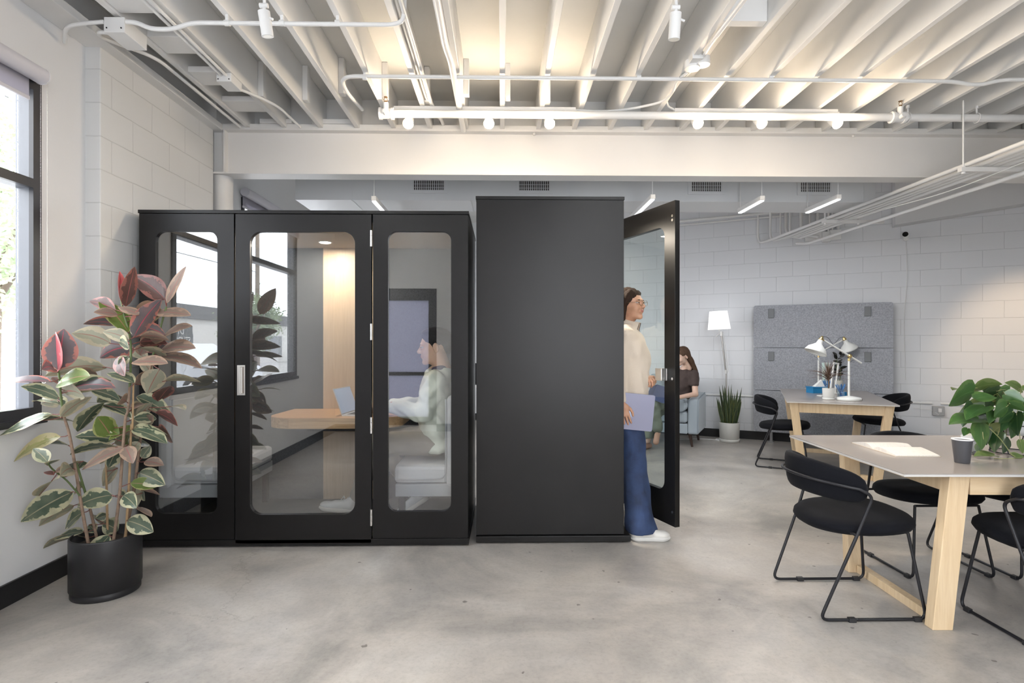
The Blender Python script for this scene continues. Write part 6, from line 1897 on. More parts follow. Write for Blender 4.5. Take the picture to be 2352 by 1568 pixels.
def shoe(ankle, toe_dir, sole, white, parent, name='shoe', lace=True, sc=1.0):
    """sneaker: toe_dir forward vector, sole = up normal of the sole; ankle = heel contact point on the ground"""
    f_ = Vector(toe_dir).normalized(); u = Vector(sole); u = (u-f_*u.dot(f_)).normalized(); l_ = u.cross(f_); o_ = Vector(ankle)
    T = lambda x, y, z: np.array(o_+(f_*x+l_*y+u*z)*sc)
    R = np.array([list(f_), list(l_), list(u)]).T
    s = SDF()
    s.ell(T(0.045, 0, 0.050), np.array((0.055, 0.036, 0.045))*sc, 0.02, 0, R=R)
    s.cap(T(0.05, 0, 0.055), T(0.15, 0.004, 0.045), 0.038*sc, 0.034*sc, 0.02)
    s.ell(T(0.205, 0.006, 0.036), np.array((0.060, 0.043, 0.030))*sc, 0.025, 0, R=R)
    s.cap(T(0.045, 0, 0.06), T(0.035, 0, 0.10), 0.036*sc, 0.037*sc, 0.02)
    s.ell(T(0.040, 0, 0.130), np.array((0.036, 0.028, 0.030))*sc, 0.008, 2, op=-1, R=R)
    up_ = s.mesh(0.0032, cut=lambda X: -((X-np.array(o_))@np.array(u)-0.020*sc))
    s2 = SDF()
    s2.ell(T(0.04, 0, 0.016), np.array((0.050, 0.040, 0.022))*sc, 0.02, 1, R=R); s2.cap(T(0.05, 0, 0.018), T(0.20, 0.006, 0.018), 0.038*sc, 0.044*sc, 0.02, 1)
    s2.ell(T(0.215, 0.007, 0.018), np.array((0.056, 0.047, 0.022))*sc, 0.02, 1, R=R)
    so = s2.mesh(0.0035, cut=lambda X: np.maximum(-((X-np.array(o_))@np.array(u)), ((X-np.array(o_))@np.array(u))-0.030*sc))
    o = skin(name, [up_], [white, white, mat('shoe lining', (0.5, 0.5, 0.5), 0.8)], parent, smooth_it=2)
    skin('sole', [so], [mat('shoe sole', (0.66, 0.65, 0.62), 0.5)]*2, o, smooth_it=1)
    if lace:
        g = G()
        for k in range(5):
            x = 0.095+0.019*k; z = 0.092-0.0062*k
            g.tube([Vector(T(x, -0.020, z-0.006)), Vector(T(x+0.004, 0, z)), Vector(T(x, 0.020, z-0.006))], 0.0028*sc, 6)
        g.tube([Vector(T(0.09, 0.0, 0.095)), Vector(T(0.10, 0.02, 0.112)), Vector(T(0.11, 0.03, 0.098))], 0.0026*sc, 6); g.tube([Vector(T(0.09, 0.0, 0.095)), Vector(T(0.105, -0.02, 0.110)), Vector(T(0.115, -0.028, 0.094))], 0.0026*sc, 6)
        obj('laces', g, mat('white laces', (0.82, 0.82, 0.80), 0.7), o, world=True)
    return o
def hairmat(name, c, hl):
    m = mat(name, c, 0.75, spec=0.2, noise=(60, 0.18)); return m

# ------------------------------------------------------------------ standing woman leaving the tall booth
WA = thing('person', 'standing woman in a cream half-zip and wide jeans, leaving the tall booth with a laptop', 'person', (0.93, 4.0, 0))
SKA = [skin_mat('warm skin', (0.56, 0.31, 0.20)), mat('rose lips', (0.45, 0.16, 0.13), 0.4), EYEW, IRIS, mat('dark eyebrow', (0.04, 0.022, 0.015), 0.6)]
hc = at(1448, 700, 3.98)
fA = frame(hc, math.radians(-43), math.radians(-3), 1.0)
body = SDF()
nk = np.array(fA([(-0.03, 0, -0.15)])[0])
cx = 0.905
body.cap(nk, (cx-0.01, 4.0, 1.40), 0.05, 0.07, 0.03); body.ell((cx+0.01, 4.0, 1.27), (0.10, 0.15, 0.16), 0.04); body.ell((cx+0.01, 4.0, 1.05), (0.09, 0.13, 0.15), 0.05); body.ell((cx, 4.0, 0.93), (0.10, 0.15, 0.10), 0.04)
RS = (cx-0.055, 3.875, 1.395); RE = (0.800, 3.880, 1.13); RW = (0.812, 3.848, 0.95)
LS_ = (cx, 4.15, 1.395); LE = (0.955, 4.19, 1.14); LW = (1.005, 4.005, 1.095)
body.cap(RS, RE, 0.042, 0.036, 0.03); body.cap(RE, RW, 0.036, 0.024, 0.02)
body.cap(LS_, LE, 0.042, 0.036, 0.03); body.cap(LE, LW, 0.034, 0.024, 0.02)
RH = (cx-0.005, 3.955, 0.92); RK = (0.925, 3.92, 0.50); RA = (0.945, 3.845, 0.10)
LH = (cx-0.015, 4.075, 0.92); LK = (0.83, 4.10, 0.53); LA = (0.72, 4.12, 0.15)
body.cap(RH, RK, 0.075, 0.052, 0.03); body.cap(RK, RA, 0.050, 0.034, 0.02)
body.cap(LH, LK, 0.075, 0.052, 0.03); body.cap(LK, LA, 0.050, 0.034, 0.02)
bparts = [head(fA), body.mesh(0.009)]
# hand on the door handle and the hand under the laptop
bparts.append(hand(LW, (0.055, -0.105, 0.0), (-0.15, -0.1, 1.0), 1, (0.75, 0.8, 0.85, 0.9), 0.8, 0.98))
bparts.append(hand((0.818, 3.826, 0.925), (0.24, -0.06, -1.0), (-0.10, -1.0, 0.0), -1, (0.12, 0.15, 0.18, 0.2), 0.1, 0.93))
skin('body', bparts, SKA, WA)
hs_ = SDF()
hs_.ell((-0.024, 0, 0.044), (0.101, 0.086, 0.085), 0.02); hs_.ell((-0.075, 0, -0.01), (0.050, 0.072, 0.075), 0.04)
for y in (-1, 1):
    hs_.cap((-0.01, y*0.074, 0.04), (-0.020, y*0.076, -0.095), 0.024, 0.018, 0.025); hs_.cap((0.035, y*0.052, 0.080), (0.0, y*0.080, 0.01), 0.020, 0.020, 0.02); hs_.cap((-0.05, y*0.07, -0.05), (-0.06, y*0.062, -0.17), 0.028, 0.016, 0.03)
    hs_.cap((-0.06, y*0.045, -0.03), (-0.07, y*0.05, -0.12), 0.030, 0.020, 0.03)
hs_.ell((0.092, 0, -0.022), (0.085, 0.070, 0.078), 0.012, op=-1)
V, Fq, lb = hs_.mesh(0.004, wrinkle=wr(0.0022, 110, 0, (0.8, 1.2, 0.25)))
skin('hair', [(fA(V), Fq, lb)], [hairmat('dark brown hair', (0.030, 0.016, 0.010), 0.4)], WA, smooth_it=1)
# glasses
g = G()
for y in (-1, 1):
    g.tube([(0.1035-0.004*abs(math.cos(a))*0, y*0.034+0.0235*math.cos(a)*(1 if y > 0 else -1), 0.003+0.0195*math.sin(a)) for a in [k*PI/14 for k in range(28)]], 0.0014, 6, closed=True)
    g.tube([(0.103, y*0.057, 0.010), (0.05, y*0.074, 0.010), (-0.012, y*0.086, 0.008), (-0.028, y*0.085, -0.012)], 0.0013, 6)
g.tube([(0.104, -0.011, 0.006), (0.110, 0, 0.010), (0.104, 0.011, 0.006)], 0.0014, 6)
g.v = [Vector(p) for p in fA([tuple(v) for v in g.v])]
gl = obj('glasses', g, mat('gold wire', (0.35, 0.26, 0.16), 0.3, 0.9), WA, world=True)
# sweater
sw = SDF()
sw.cap((cx-0.025, 3.925, 1.43), (cx-0.02, 4.075, 1.43), 0.050, 0.050, 0.03)
sw.ell((cx+0.012, 4.0, 1.285), (0.118, 0.180, 0.155), 0.06); sw.ell((cx+0.060, 3.945, 1.235), (0.078, 0.070, 0.078), 0.05); sw.ell((cx+0.060, 4.055, 1.235), (0.078, 0.070, 0.078), 0.05)
sw.ell((cx+0.02, 4.0, 1.09), (0.125, 0.165, 0.17), 0.07); sw.ell((cx+0.015, 4.015, 0.99), (0.120, 0.155, 0.09), 0.04)
sw.cap(RS, RE, 0.066, 0.054, 0.04); sw.cap(RE, RW, 0.054, 0.040, 0.03); sw.cap(LS_, LE, 0.066, 0.056, 0.04)
lw2 = tuple(np.array(LE)+(np.array(LW)-np.array(LE))*0.72); sw.cap(LE, lw2, 0.054, 0.042, 0.03)
V, Fq, lb = sw.mesh(0.0065, wrinkle=wr(0.0048, 21, 1.0, (1, 1, 0.6)), cut=lambda X: 0.955-X[:, 2]-0.02*np.sin(X[:, 0]*9))
CREAM = mat('cream knit', (0.70, 0.60, 0.49), 0.85, sheen=0.2, bump=(260, 0.25))
swo = skin('sweater', [(V, Fq, lb)], [CREAM], WA, smooth_it=3)
# stand collar, open at the front
g = G(); N = 30
cc = Vector((cx-0.012, 4.0, 1.452)); yawc = math.radians(-28)
def colp(a, z, r): 
    q = Vector((math.cos(a)*r*1.08, math.sin(a)*r, 0)); q.rotate(Euler((0, 0, yawc))); return cc+q+Vector((0.012*z/0.05, 0, z-0.022*math.cos(a)))
vs = []
for i in range(N+1):
    a = 0.30+(2*PI-0.60)*i/N
    flare = 0.020*math.exp(-((min(i, N-i)/4.0)**2))
    vs += [colp(a, -0.02, 0.078), colp(a, 0.055, 0.062+flare), colp(a, 0.055, 0.056+flare), colp(a, -0.02, 0.070)]
g.add(vs, [(4*i+j, 4*i+(j+1) % 4, 4*i+4+(j+1) % 4, 4*i+4+j) for i in range(N) for j in range(4)] + [(0, 1, 2, 3), (4*N+3, 4*N+2, 4*N+1, 4*N)], 0, True)
obj('collar', g, CREAM, swo, world=True)
g = G()
fwd = Vector((math.cos(yawc), math.sin(yawc), 0))
for i, a in ((0, 0.30), (1, -0.30)):
    g.tube([colp(a, 0.052, 0.080), colp(a, 0.0, 0.080), cc+fwd*0.120+Vector((0, 0, -0.085)), cc+fwd*0.138+Vector((0, 0, -0.125))], 0.0026, 6)
obj('zip', g, mat('dark zip', (0.06, 0.04, 0.03), 0.5), swo, world=True)
# jeans
jn = SDF()
jn.ell((cx+0.005, 4.02, 0.93), (0.112, 0.150, 0.11), 0.05); jn.cap(RH, RK, 0.096, 0.086, 0.04); jn.cap(RK, (0.955, 3.85, 0.05), 0.086, 0.098, 0.03)
jn.cap((0.955, 3.85, 0.10), (0.985, 3.845, 0.04), 0.086, 0.086, 0.03)
jn.cap(LH, LK, 0.096, 0.082, 0.04); jn.cap(LK, (0.715, 4.12, 0.10), 0.082, 0.090, 0.03)
V, Fq, lb = jn.mesh(0.0075, wrinkle=wr(0.0045, 26, 2.0, (1, 1, 0.45)), cut=lambda X: np.where(X[:, 0] > 0.83, 0.045, 0.085)-X[:, 2]+0.10*np.clip(X[:, 0]-0.93, 0, 1))
def denim():
    m = mat('blue denim', (0.022, 0.042, 0.105), 0.8, noise=(9, 0.45), bump=(380, 0.3)); return m
jno = skin('jeans', [(V, Fq, lb)], [denim()], WA, smooth_it=2)
WSH = mat('white sneaker leather', (0.74, 0.72, 0.68), 0.45)
shoe((0.885, 3.815, 0.0), (1, -0.06, 0), (0, 0, 1), WSH, WA, sc=0.98)
shoe((0.665, 4.12, 0.055), (1, 0, 0), (0, 0, 1), WSH, WA, sc=0.98)
# laptop she carries
c1 = at(1505, 908, 3.842); c2 = at(1497, 991, 3.842)
ux = Vector((math.cos(math.radians(-9)), 0, math.sin(math.radians(-9)))); uz = (c1-c2).normalized()
ux = Vector((uz.z, 0, -uz.x))
t = thing('laptop', 'closed lilac-grey laptop held at her side by the standing woman', 'laptop', tuple(c2))
def lapM(): 
    M = Matrix.Identity(4); 
    for i, v in enumerate((ux, uz, ux.cross(uz))): M[0][i], M[1][i], M[2][i] = v.x, v.y, v.z
    M.translation = c2; return M
LM = mat('lilac grey aluminium', (0.21, 0.21, 0.29), 0.35, 0.25)
g = G(); g.prism(rrect(-0.30, 0.0, 0.0, (c1-c2).length, 0.012, 4), -0.001, 0.004, M=lapM()); obj('lid', g, LM, t, world=True, bevel=0.001)
g = G(); g.prism(rrect(-0.30, 0.0, 0.0, (c1-c2).length, 0.012, 4), -0.012, -0.0015, M=lapM()); obj('base', g, LM, t, world=True, bevel=0.001)
lg = SDF()   # fruit-shaped emblem
lx, ly = -0.165, 0.11
Ml = lapM()
ap = []
for k in range(40):
    a = 2*PI*k/40; r = 0.021*(1+0.10*math.cos(2*a)-0.06*math.sin(a)+0.05*abs(math.cos(a)))
    x = r*math.cos(a); y = r*math.sin(a)*1.02
    bx_, by_ = x-0.027, y-0.003
    if bx_*bx_+by_*by_ < 0.012**2:
        q = math.hypot(bx_, by_) or 1e-6; x = 0.027+bx_/q*0.012; y = 0.003+by_/q*0.012
    ap.append((lx+x, ly+y))
g = G(); g.prism(ap, 0.0041, 0.0046, M=Ml); g.prism([(lx+0.001, ly+0.024), (lx+0.010, ly+0.028), (lx+0.012, ly+0.039), (lx+0.004, ly+0.035)], 0.0041, 0.0046, M=Ml)
obj('lid_emblem', g, mat('polished emblem', (0.30, 0.33, 0.43), 0.25, 0.4), t, world=True)

# ------------------------------------------------------------------ seated man in the wide booth
WM = thing('person', 'seated man in a pale jacket working inside the wide booth, seen in profile', 'person', (-0.50, 4.1, 0.058))
SKM = [skin_mat('light tan skin', (0.62, 0.40, 0.29)), mat('man lips', (0.45, 0.22, 0.18), 0.5), EYEW, IRIS, mat('black eyebrow', (0.015, 0.012, 0.010), 0.6)]
hm = at(998, 797, 4.03)
fM = frame(hm, PI+math.radians(4), math.radians(6), 1.10)
HPM = np.array((-0.50, 4.12, 0.64))
SH = np.array((-0.485, 4.07, 1.075))
m = SDF()
m.cap(fM([(-0.03, 0, -0.14)])[0], SH+np.array((0, 0, 0.03)), 0.058, 0.07, 0.03); m.ell((-0.47, 4.08, 0.98), (0.11, 0.16, 0.16), 0.05); m.ell((-0.48, 4.10, 0.76), (0.10, 0.15, 0.16), 0.05)
ms_n = SH+np.array((0.02, -0.17, -0.015)); me_n = np.array((-0.54, 3.875, 0.865)); mw_n = np.array((-0.775, 3.93, 0.895))
ms_f = SH+np.array((0.02, 0.17, -0.015)); me_f = np.array((-0.55, 4.33, 0.87)); mw_f = np.array((-0.80, 4.22, 0.885))
for a_, b_, c_ in ((ms_n, me_n, mw_n), (ms_f, me_f, mw_f)): m.cap(a_, b_, 0.048, 0.040, 0.03); m.cap(b_, c_, 0.040, 0.027, 0.02)
KN = np.array((-0.90, 4.02, 0.615)); AN = np.array((-0.60, 4.22, 0.22)); KF = np.array((-0.92, 4.24, 0.60)); AF = np.array((-1.085, 4.25, 0.17))
HN = HPM+np.array((0, -0.09, 0)); HF = HPM+np.array((0, 0.09, 0))
m.cap(HN, KN, 0.078, 0.055, 0.03); m.cap(KN, AN, 0.052, 0.036, 0.02); m.cap(HF, KF, 0.078, 0.055, 0.03); m.cap(KF, AF, 0.052, 0.036, 0.02)
skin('body', [head(fM, True), m.mesh(0.009), hand(mw_n+np.array((-0.02, 0, 0.01)), (-1, 0.35, -0.12), (0.1, 0, 1), 1, (0.3, 0.28, 0.3, 0.35), 0.3, 1.03), hand(mw_f+np.array((-0.02, 0, 0.0)), (-1, -0.25, -0.10), (0.1, 0, 1), -1, (0.3, 0.28, 0.3, 0.35), 0.3, 1.03)], SKM, WM)
hh = SDF()
hh.ell((-0.022, 0, 0.050), (0.101, 0.081, 0.079), 0.02); hh.ell((0.030, 0, 0.098), (0.045, 0.055, 0.022), 0.03); hh.ell((-0.085, 0, 0.0), (0.030, 0.055, 0.055), 0.03)
for y in (-1, 1): hh.cap((0.005, y*0.071, 0.035), (0.003, y*0.074, 0.000), 0.012, 0.006, 0.015)
hh.ell((0.115, 0, 0.005), (0.085, 0.10, 0.070), 0.010, op=-1); hh.ell((-0.008, 0.09, -0.010), (0.030, 0.02, 0.034), 0.008, op=-1); hh.ell((-0.008, -0.09, -0.010), (0.030, 0.02, 0.034), 0.008, op=-1)
V, Fq, lb = hh.mesh(0.0035, wrinkle=wr(0.0008, 150))
skin('hair', [(fM(V), Fq, lb)], [hairmat('short black hair', (0.008, 0.007, 0.007), 0.4)], WM, smooth_it=1)
jk = SDF()
jk.cap(SH+np.array((0.02, -0.09, 0.0)), SH+np.array((0.02, 0.09, 0.0)), 0.075, 0.075, 0.04); jk.ell((-0.462, 4.08, 0.98), (0.130, 0.205, 0.17), 0.06); jk.ell((-0.478, 4.10, 0.76), (0.125, 0.19, 0.19), 0.06)
jk.ell((-0.47, 4.11, 0.60), (0.13, 0.19, 0.07), 0.04)
jk.cap(ms_n, me_n, 0.078, 0.066, 0.04); jk.cap(me_n, mw_n, 0.066, 0.046, 0.03); jk.cap(ms_f, me_f, 0.078, 0.066, 0.04); jk.cap(me_f, mw_f, 0.066, 0.046, 0.03)
jk.cap(SH+np.array((0.075, -0.06, 0.045)), SH+np.array((0.075, 0.06, 0.045)), 0.060, 0.060, 0.04)
jk.cap(SH+np.array((-0.045, -0.05, 0.055)), SH+np.array((0.055, -0.03, 0.075)), 0.022, 0.024, 0.02); jk.cap(SH+np.array((-0.045, 0.05, 0.055)), SH+np.array((0.055, 0.03, 0.075)), 0.022, 0.024, 0.02); jk.cap(SH+np.array((0.055, -0.03, 0.075)), SH+np.array((0.055, 0.03, 0.075)), 0.024, 0.024, 0.02)
V, Fq, lb = jk.mesh(0.0065, wrinkle=wr(0.0065, 24, 3.0, (1, 1, 1.2)), cut=lambda X: 0.56-X[:, 2])
JM = mat('pale green nylon', (0.66, 0.69, 0.60), 0.6, bump=(60, 0.15)); JM.use_nodes = True
skin('jacket', [(V, Fq, lb)], [JM], WM, smooth_it=2)
cl = SDF(); n0 = np.array(fM([(-0.035, 0, -0.150)])[0]); cl.cap(n0+np.array((-0.02, -0.03, -0.01)), n0+np.array((-0.02, 0.03, -0.01)), 0.052, 0.052, 0.03); cl.cap(n0, n0+np.array((-0.03, 0, -0.08)), 0.060, 0.08, 0.03)
V, Fq, lb = cl.mesh(0.006, cut=lambda X: (X[:, 2]-(n0[2]+0.035-0.25*(n0[0]-X[:, 0]))))
skin('shirt_collar', [(V, Fq, lb)], [mat('dark plum cotton', (0.10, 0.085, 0.13), 0.8)], WM)
tr = SDF(); tr.ell(HPM+np.array((0, 0, -0.01)), (0.13, 0.18, 0.10), 0.05); tr.cap(HN, KN, 0.098, 0.076, 0.04); tr.cap(KN, AN+np.array((-0.02, 0, 0.03)), 0.074, 0.056, 0.03); tr.cap(HF, KF, 0.098, 0.076, 0.04); tr.cap(KF, AF+np.array((0, 0, 0.03)), 0.074, 0.056, 0.03)
V, Fq, lb = tr.mesh(0.0075, wrinkle=wr(0.0045, 25, 5.0))
skin('trousers', [(V, Fq, lb)], [mat('taupe trousers', (0.26, 0.23, 0.20), 0.85, bump=(200, 0.15))], WM, smooth_it=2)
shoe((-0.545, 4.22, 0.175), (-0.84, 0, -0.54), (-0.54, 0, 0.84), mat('pale grey sneaker', (0.66, 0.68, 0.70), 0.5), WM, sc=1.0)
shoe((-1.10, 4.25, 0.062), (-1, 0, 0.12), (0.12, 0, 1), mat('pale grey sneaker', (0.66, 0.68, 0.70), 0.5), WM, sc=1.02)
# his laptop
t = thing('laptop', 'slim open silver laptop on the oak booth table in front of the man', 'laptop', (-1.06, 4.30, TZ+0.002), math.radians(-8))
LS2 = mat('silver aluminium', (0.66, 0.67, 0.70), 0.35, 0.3)
g = G(); g.box((-0.10, -0.15, 0.0), (0.10, 0.15, 0.012)); obj('keyboard_base', g, LS2, t, bevel=0.002)
g = G(); g.box((-0.003, -0.15, 0.0), (0.004, 0.15, 0.205)); Ml_ = Matrix.Translation((-0.10, 0, 0.008)) @ Matrix.Rotation(math.radians(-20), 4, 'Y'); g.xf(Ml_); ld = obj('lid', g, LS2, t, bevel=0.002)
g = G(); g.box((0.0042, -0.142, 0.01), (0.0052, 0.142, 0.197)); g.xf(Ml_); obj('screen', g, mat('laptop screen', (0.2, 0.25, 0.33), 0.2, emit=((0.45, 0.55, 0.75), 0.5)), ld)
g = G()
for i in range(5):
    for j in range(13): g.box((-0.065+0.02*i, -0.132+0.0205*j, 0.012), (-0.048+0.02*i, -0.132+0.0205*j+0.0175, 0.0135))
obj('keys', g, mat('black keys', (0.03, 0.03, 0.03), 0.5), t)

# ------------------------------------------------------------------ woman reading in the armchair
WB = thing('person', 'long-haired woman in a brown T-shirt reading in the armchair', 'person', (2.33, 7.45, 0))
SKB = [skin_mat('pale skin', (0.66, 0.46, 0.36)), mat('soft lips', (0.50, 0.25, 0.22), 0.5), EYEW, IRIS, mat('brown eyebrow', (0.07, 0.045, 0.03), 0.6)]
hb = at(1566, 818, 7.34)
fB = frame(hb, PI+math.radians(22), math.radians(22), 0.98)
BC = np.array((hb.x+0.03, 7.42, 0))
m = SDF()
sb = np.array((BC[0]+0.02, 7.42, 0.955)); hp_ = np.array((BC[0]+0.0, 7.52, 0.55))
m.cap(fB([(-0.03, 0, -0.14)])[0], sb+np.array((0, 0, 0.02)), 0.046, 0.06, 0.03); m.ell(sb+np.array((0, 0.02, -0.12)), (0.11, 0.135, 0.15), 0.05); m.ell((sb+hp_)/2+np.array((0, 0, -0.03)), (0.11, 0.12, 0.14), 0.05)
# shoulders spread along the direction across her chest
acr = np.array((math.cos(math.radians(-35)), math.sin(math.radians(-35)), 0)); fwdB = np.array((-math.sin(math.radians(55)), -math.cos(math.radians(55)), 0))
acr = np.array((0.57, -0.82, 0)) ; 
bs_n = sb+acr*0.165+np.array((0, 0, -0.02)); bs_f = sb-acr*0.165+np.array((0, 0, -0.02))
be_n = np.array(at(1597, 905, 7.20)); bw_n = np.array(at(1545, 915, 6.98)); be_f = bs_f+np.array((-0.10, 0.0, -0.27)); bw_f = np.array(at(1522, 905, 7.15))
for a_, b_, c_ in ((bs_n, be_n, bw_n), (bs_f, be_f, bw_f)): m.cap(a_, b_, 0.043, 0.036, 0.03); m.cap(b_, c_, 0.035, 0.024, 0.02)
kn = np.array(at(1500, 932, 6.98)); an = np.array(at(1510, 985, 6.95)); kf = np.array(at(1508, 945, 7.15)); af = np.array((at(1488, 1005, 7.10).x, 7.10, 0.10))
h1 = hp_+acr*0.08; h2 = hp_-acr*0.08
m.cap(h1, kn, 0.072, 0.050, 0.03); m.cap(kn, an, 0.048, 0.030, 0.02); m.cap(h2, kf, 0.072, 0.050, 0.03); m.cap(kf, af, 0.048, 0.032, 0.02)
# feet
ft = an+np.array((-0.03, -0.08, -0.09)); m.cap(an, an+np.array((0.0, -0.01, -0.05)), 0.03, 0.028, 0.02); m.cap(an+np.array((0.01, 0.0, -0.055)), ft, 0.028, 0.024, 0.02)
skin('body', [head(fB), m.mesh(0.009), hand(bw_n, tuple(np.array((-0.9, 0.1, 0.5))), (0, -1, 0.2), 1, (0.5, 0.5, 0.5, 0.5), 0.5, 0.92), hand(bw_f, (-0.8, -0.2, 0.4), (0, 1, 0.2), -1, (0.4, 0.4, 0.4, 0.4), 0.4, 0.92)], SKB, WB)
hs_ = SDF()
hs_.ell((-0.024, 0, 0.044), (0.101, 0.084, 0.084), 0.02); hs_.ell((-0.070, 0, -0.01), (0.050, 0.070, 0.08), 0.04)
for y in (-1, 1):
    hs_.cap((-0.035, y*0.070, 0.03), (-0.07, y*0.075, -0.10), 0.026, 0.022, 0.03); hs_.cap((-0.07, y*0.06, -0.08), (-0.085, y*0.085, -0.25), 0.036, 0.024, 0.03)
hs_.cap((-0.08, 0, -0.05), (-0.11, 0, -0.24), 0.05, 0.04, 0.03)
hs_.ell((0.088, 0, -0.022), (0.080, 0.068, 0.080), 0.012, op=-1)
V, Fq, lb = hs_.mesh(0.0045, wrinkle=wr(0.0022, 110, 0, (0.9, 1.2, 0.2)))
skin('hair', [(fB(V), Fq, lb)], [hairmat('long brown hair', (0.085, 0.050, 0.032), 0.4)], WB, smooth_it=1)
ts = SDF(); ts.cap(bs_f*0.6+bs_n*0.4+np.array((0, 0, 0.015)), bs_f*0.4+bs_n*0.6+np.array((0, 0, 0.015)), 0.066, 0.066, 0.04); ts.ell(sb+np.array((-0.01, 0.01, -0.13)), (0.128, 0.158, 0.16), 0.06); ts.ell((sb+hp_)/2+np.array((0, 0, -0.03)), (0.130, 0.145, 0.17), 0.06)
ts.cap(bs_n, bs_n*0.55+be_n*0.45, 0.060, 0.056, 0.04); ts.cap(bs_f, bs_f*0.55+be_f*0.45, 0.060, 0.056, 0.04)
V, Fq, lb = ts.mesh(0.007, wrinkle=wr(0.004, 24, 7.0)); skin('tshirt', [(V, Fq, lb)], [mat('brown cotton', (0.060, 0.042, 0.038), 0.85)], WB, smooth_it=2)
tr = SDF(); tr.ell(hp_, (0.14, 0.16, 0.10), 0.05); tr.cap(h1, kn, 0.095, 0.078, 0.04); tr.cap(kn, an+np.array((0, 0, 0.02)), 0.076, 0.070, 0.03); tr.cap(h2, kf, 0.095, 0.078, 0.04); tr.cap(kf, af+np.array((0, 0, 0.04)), 0.076, 0.080, 0.03)
V, Fq, lb = tr.mesh(0.008, wrinkle=wr(0.004, 24, 8.0), cut=lambda X: np.where(X[:, 0]+0*X[:, 1] > -9, 0.14, 0)-X[:, 2]); skin('trousers', [(V, Fq, lb)], [mat('sage trousers', (0.16, 0.18, 0.14), 0.85)], WB, smooth_it=2)
for q, dd, nm in ((ft, (-0.35, -0.85, -0.5), 'hanging'), (np.array((af[0]-0.01, 7.10, 0.035)), (-0.75, -0.65, 0.0), 'grounded')):
    s = SDF(); d_ = np.array(dd)/np.linalg.norm(dd); c0 = q+np.array((0, 0, -0.0))
    s.cap(c0-d_*0.05, c0+d_*0.09, 0.034, 0.036, 0.02)
    V, Fq, lb = s.mesh(0.005, cut=lambda X: 0.004-X[:, 2]); skin('flat_shoe', [(V, Fq, lb)], [mat('tan suede', (0.42, 0.25, 0.18), 0.8)], WB)
# the book in her hands
bk = at(1503, 900, 6.98)
t = thing('held_book', 'open navy-covered book held by the woman in the armchair', 'book', tuple(bk), math.radians(-50))
for s_ in (-1, 1):
    Mh = Matrix.Rotation(math.radians(-35), 4, 'X') @ Matrix.Rotation(s_*math.radians(28), 4, 'Z')
    g = G(); g.box((0, -0.003, -0.11) if s_ > 0 else (-0.16, -0.003, -0.11), (0.16, 0.0, 0.11) if s_ > 0 else (0, 0.0, 0.11)); g.xf(Mh); obj('cover', g, mat('navy book cover', (0.03, 0.045, 0.12), 0.6), t)
    g = G(); g.box((0.003, 0.0005, -0.105) if s_ > 0 else (-0.155, 0.0005, -0.105), (0.155, 0.014, 0.105) if s_ > 0 else (-0.003, 0.014, 0.105)); g.xf(Mh); obj('page_block', g, PAPER, t)
# ================================================================== OUTDOORS SEEN THROUGH THE LEFT WINDOW AND IN THE BOOTH GLASS
g = G(); g.box((-60, -40, -0.35), (-2.75, 50, -0.15))
o = obj('outdoor_ground', g, mat('pale asphalt', (0.42, 0.42, 0.42), 0.9, noise=(0.5, 0.1))); o['kind'] = 'structure'; o['label'] = 'pale car park outside the left window'
OW = mat('white stucco', (0.50, 0.50, 0.49), 0.8)
t = thing('shop_building', 'low white building with a dark sign across the car park', 'building', (-22, -30, -0.15))
g = G(); g.box((-26, -60, -0.15), (-18, -12, 2.75)); obj('walls', g, OW, t, world=True)
g = G(); g.box((-26.1, -60.1, 2.75), (-17.8, -11.9, 3.55)); obj('parapet', g, mat('grey fascia', (0.10, 0.105, 0.115), 0.7), t, world=True)
for k in range(6):
    y = -52+k*6.6
    g = G(); g.box((-18.02, y, 0.3), (-17.97, y+3.6, 1.9)); obj('shop_window', g, mat('dark shop glass', (0.08, 0.09, 0.10), 0.1), t, world=True)
g = G(); g.box((-17.96, -25.4, 1.15), (-17.90, -22.9, 2.35)); sg = obj('sign', g, mat('dark sign', (0.06, 0.07, 0.08), 0.6), t, world=True)
def text(body, loc, rot, size, m, name, parent, ext=0.004):
    cu = bpy.data.curves.new(name, 'FONT'); cu.body = body; cu.size = size; cu.extrude = ext; cu.align_x = 'CENTER'; cu.align_y = 'CENTER'
    cu.materials.append(m)
    tmp = bpy.data.objects.new(name, cu)
    C.objects.link(tmp)
    dg = bpy.context.evaluated_depsgraph_get()
    me = bpy.data.meshes.new_from_object(tmp.evaluated_get(dg))
    bpy.data.objects.remove(tmp)
    o = bpy.data.objects.new(name, me); C.objects.link(o)
    r = parent
    while r.parent is not None: r = r.parent
    o.parent = parent
    o.location = Vector(loc)-r.location
    o.rotation_euler = rot
    return o
text('DT\nSTUDIOS', (-17.89, -24.15, 1.75), (PI/2, 0, PI/2), 0.50, OW, 'sign_lettering', sg)
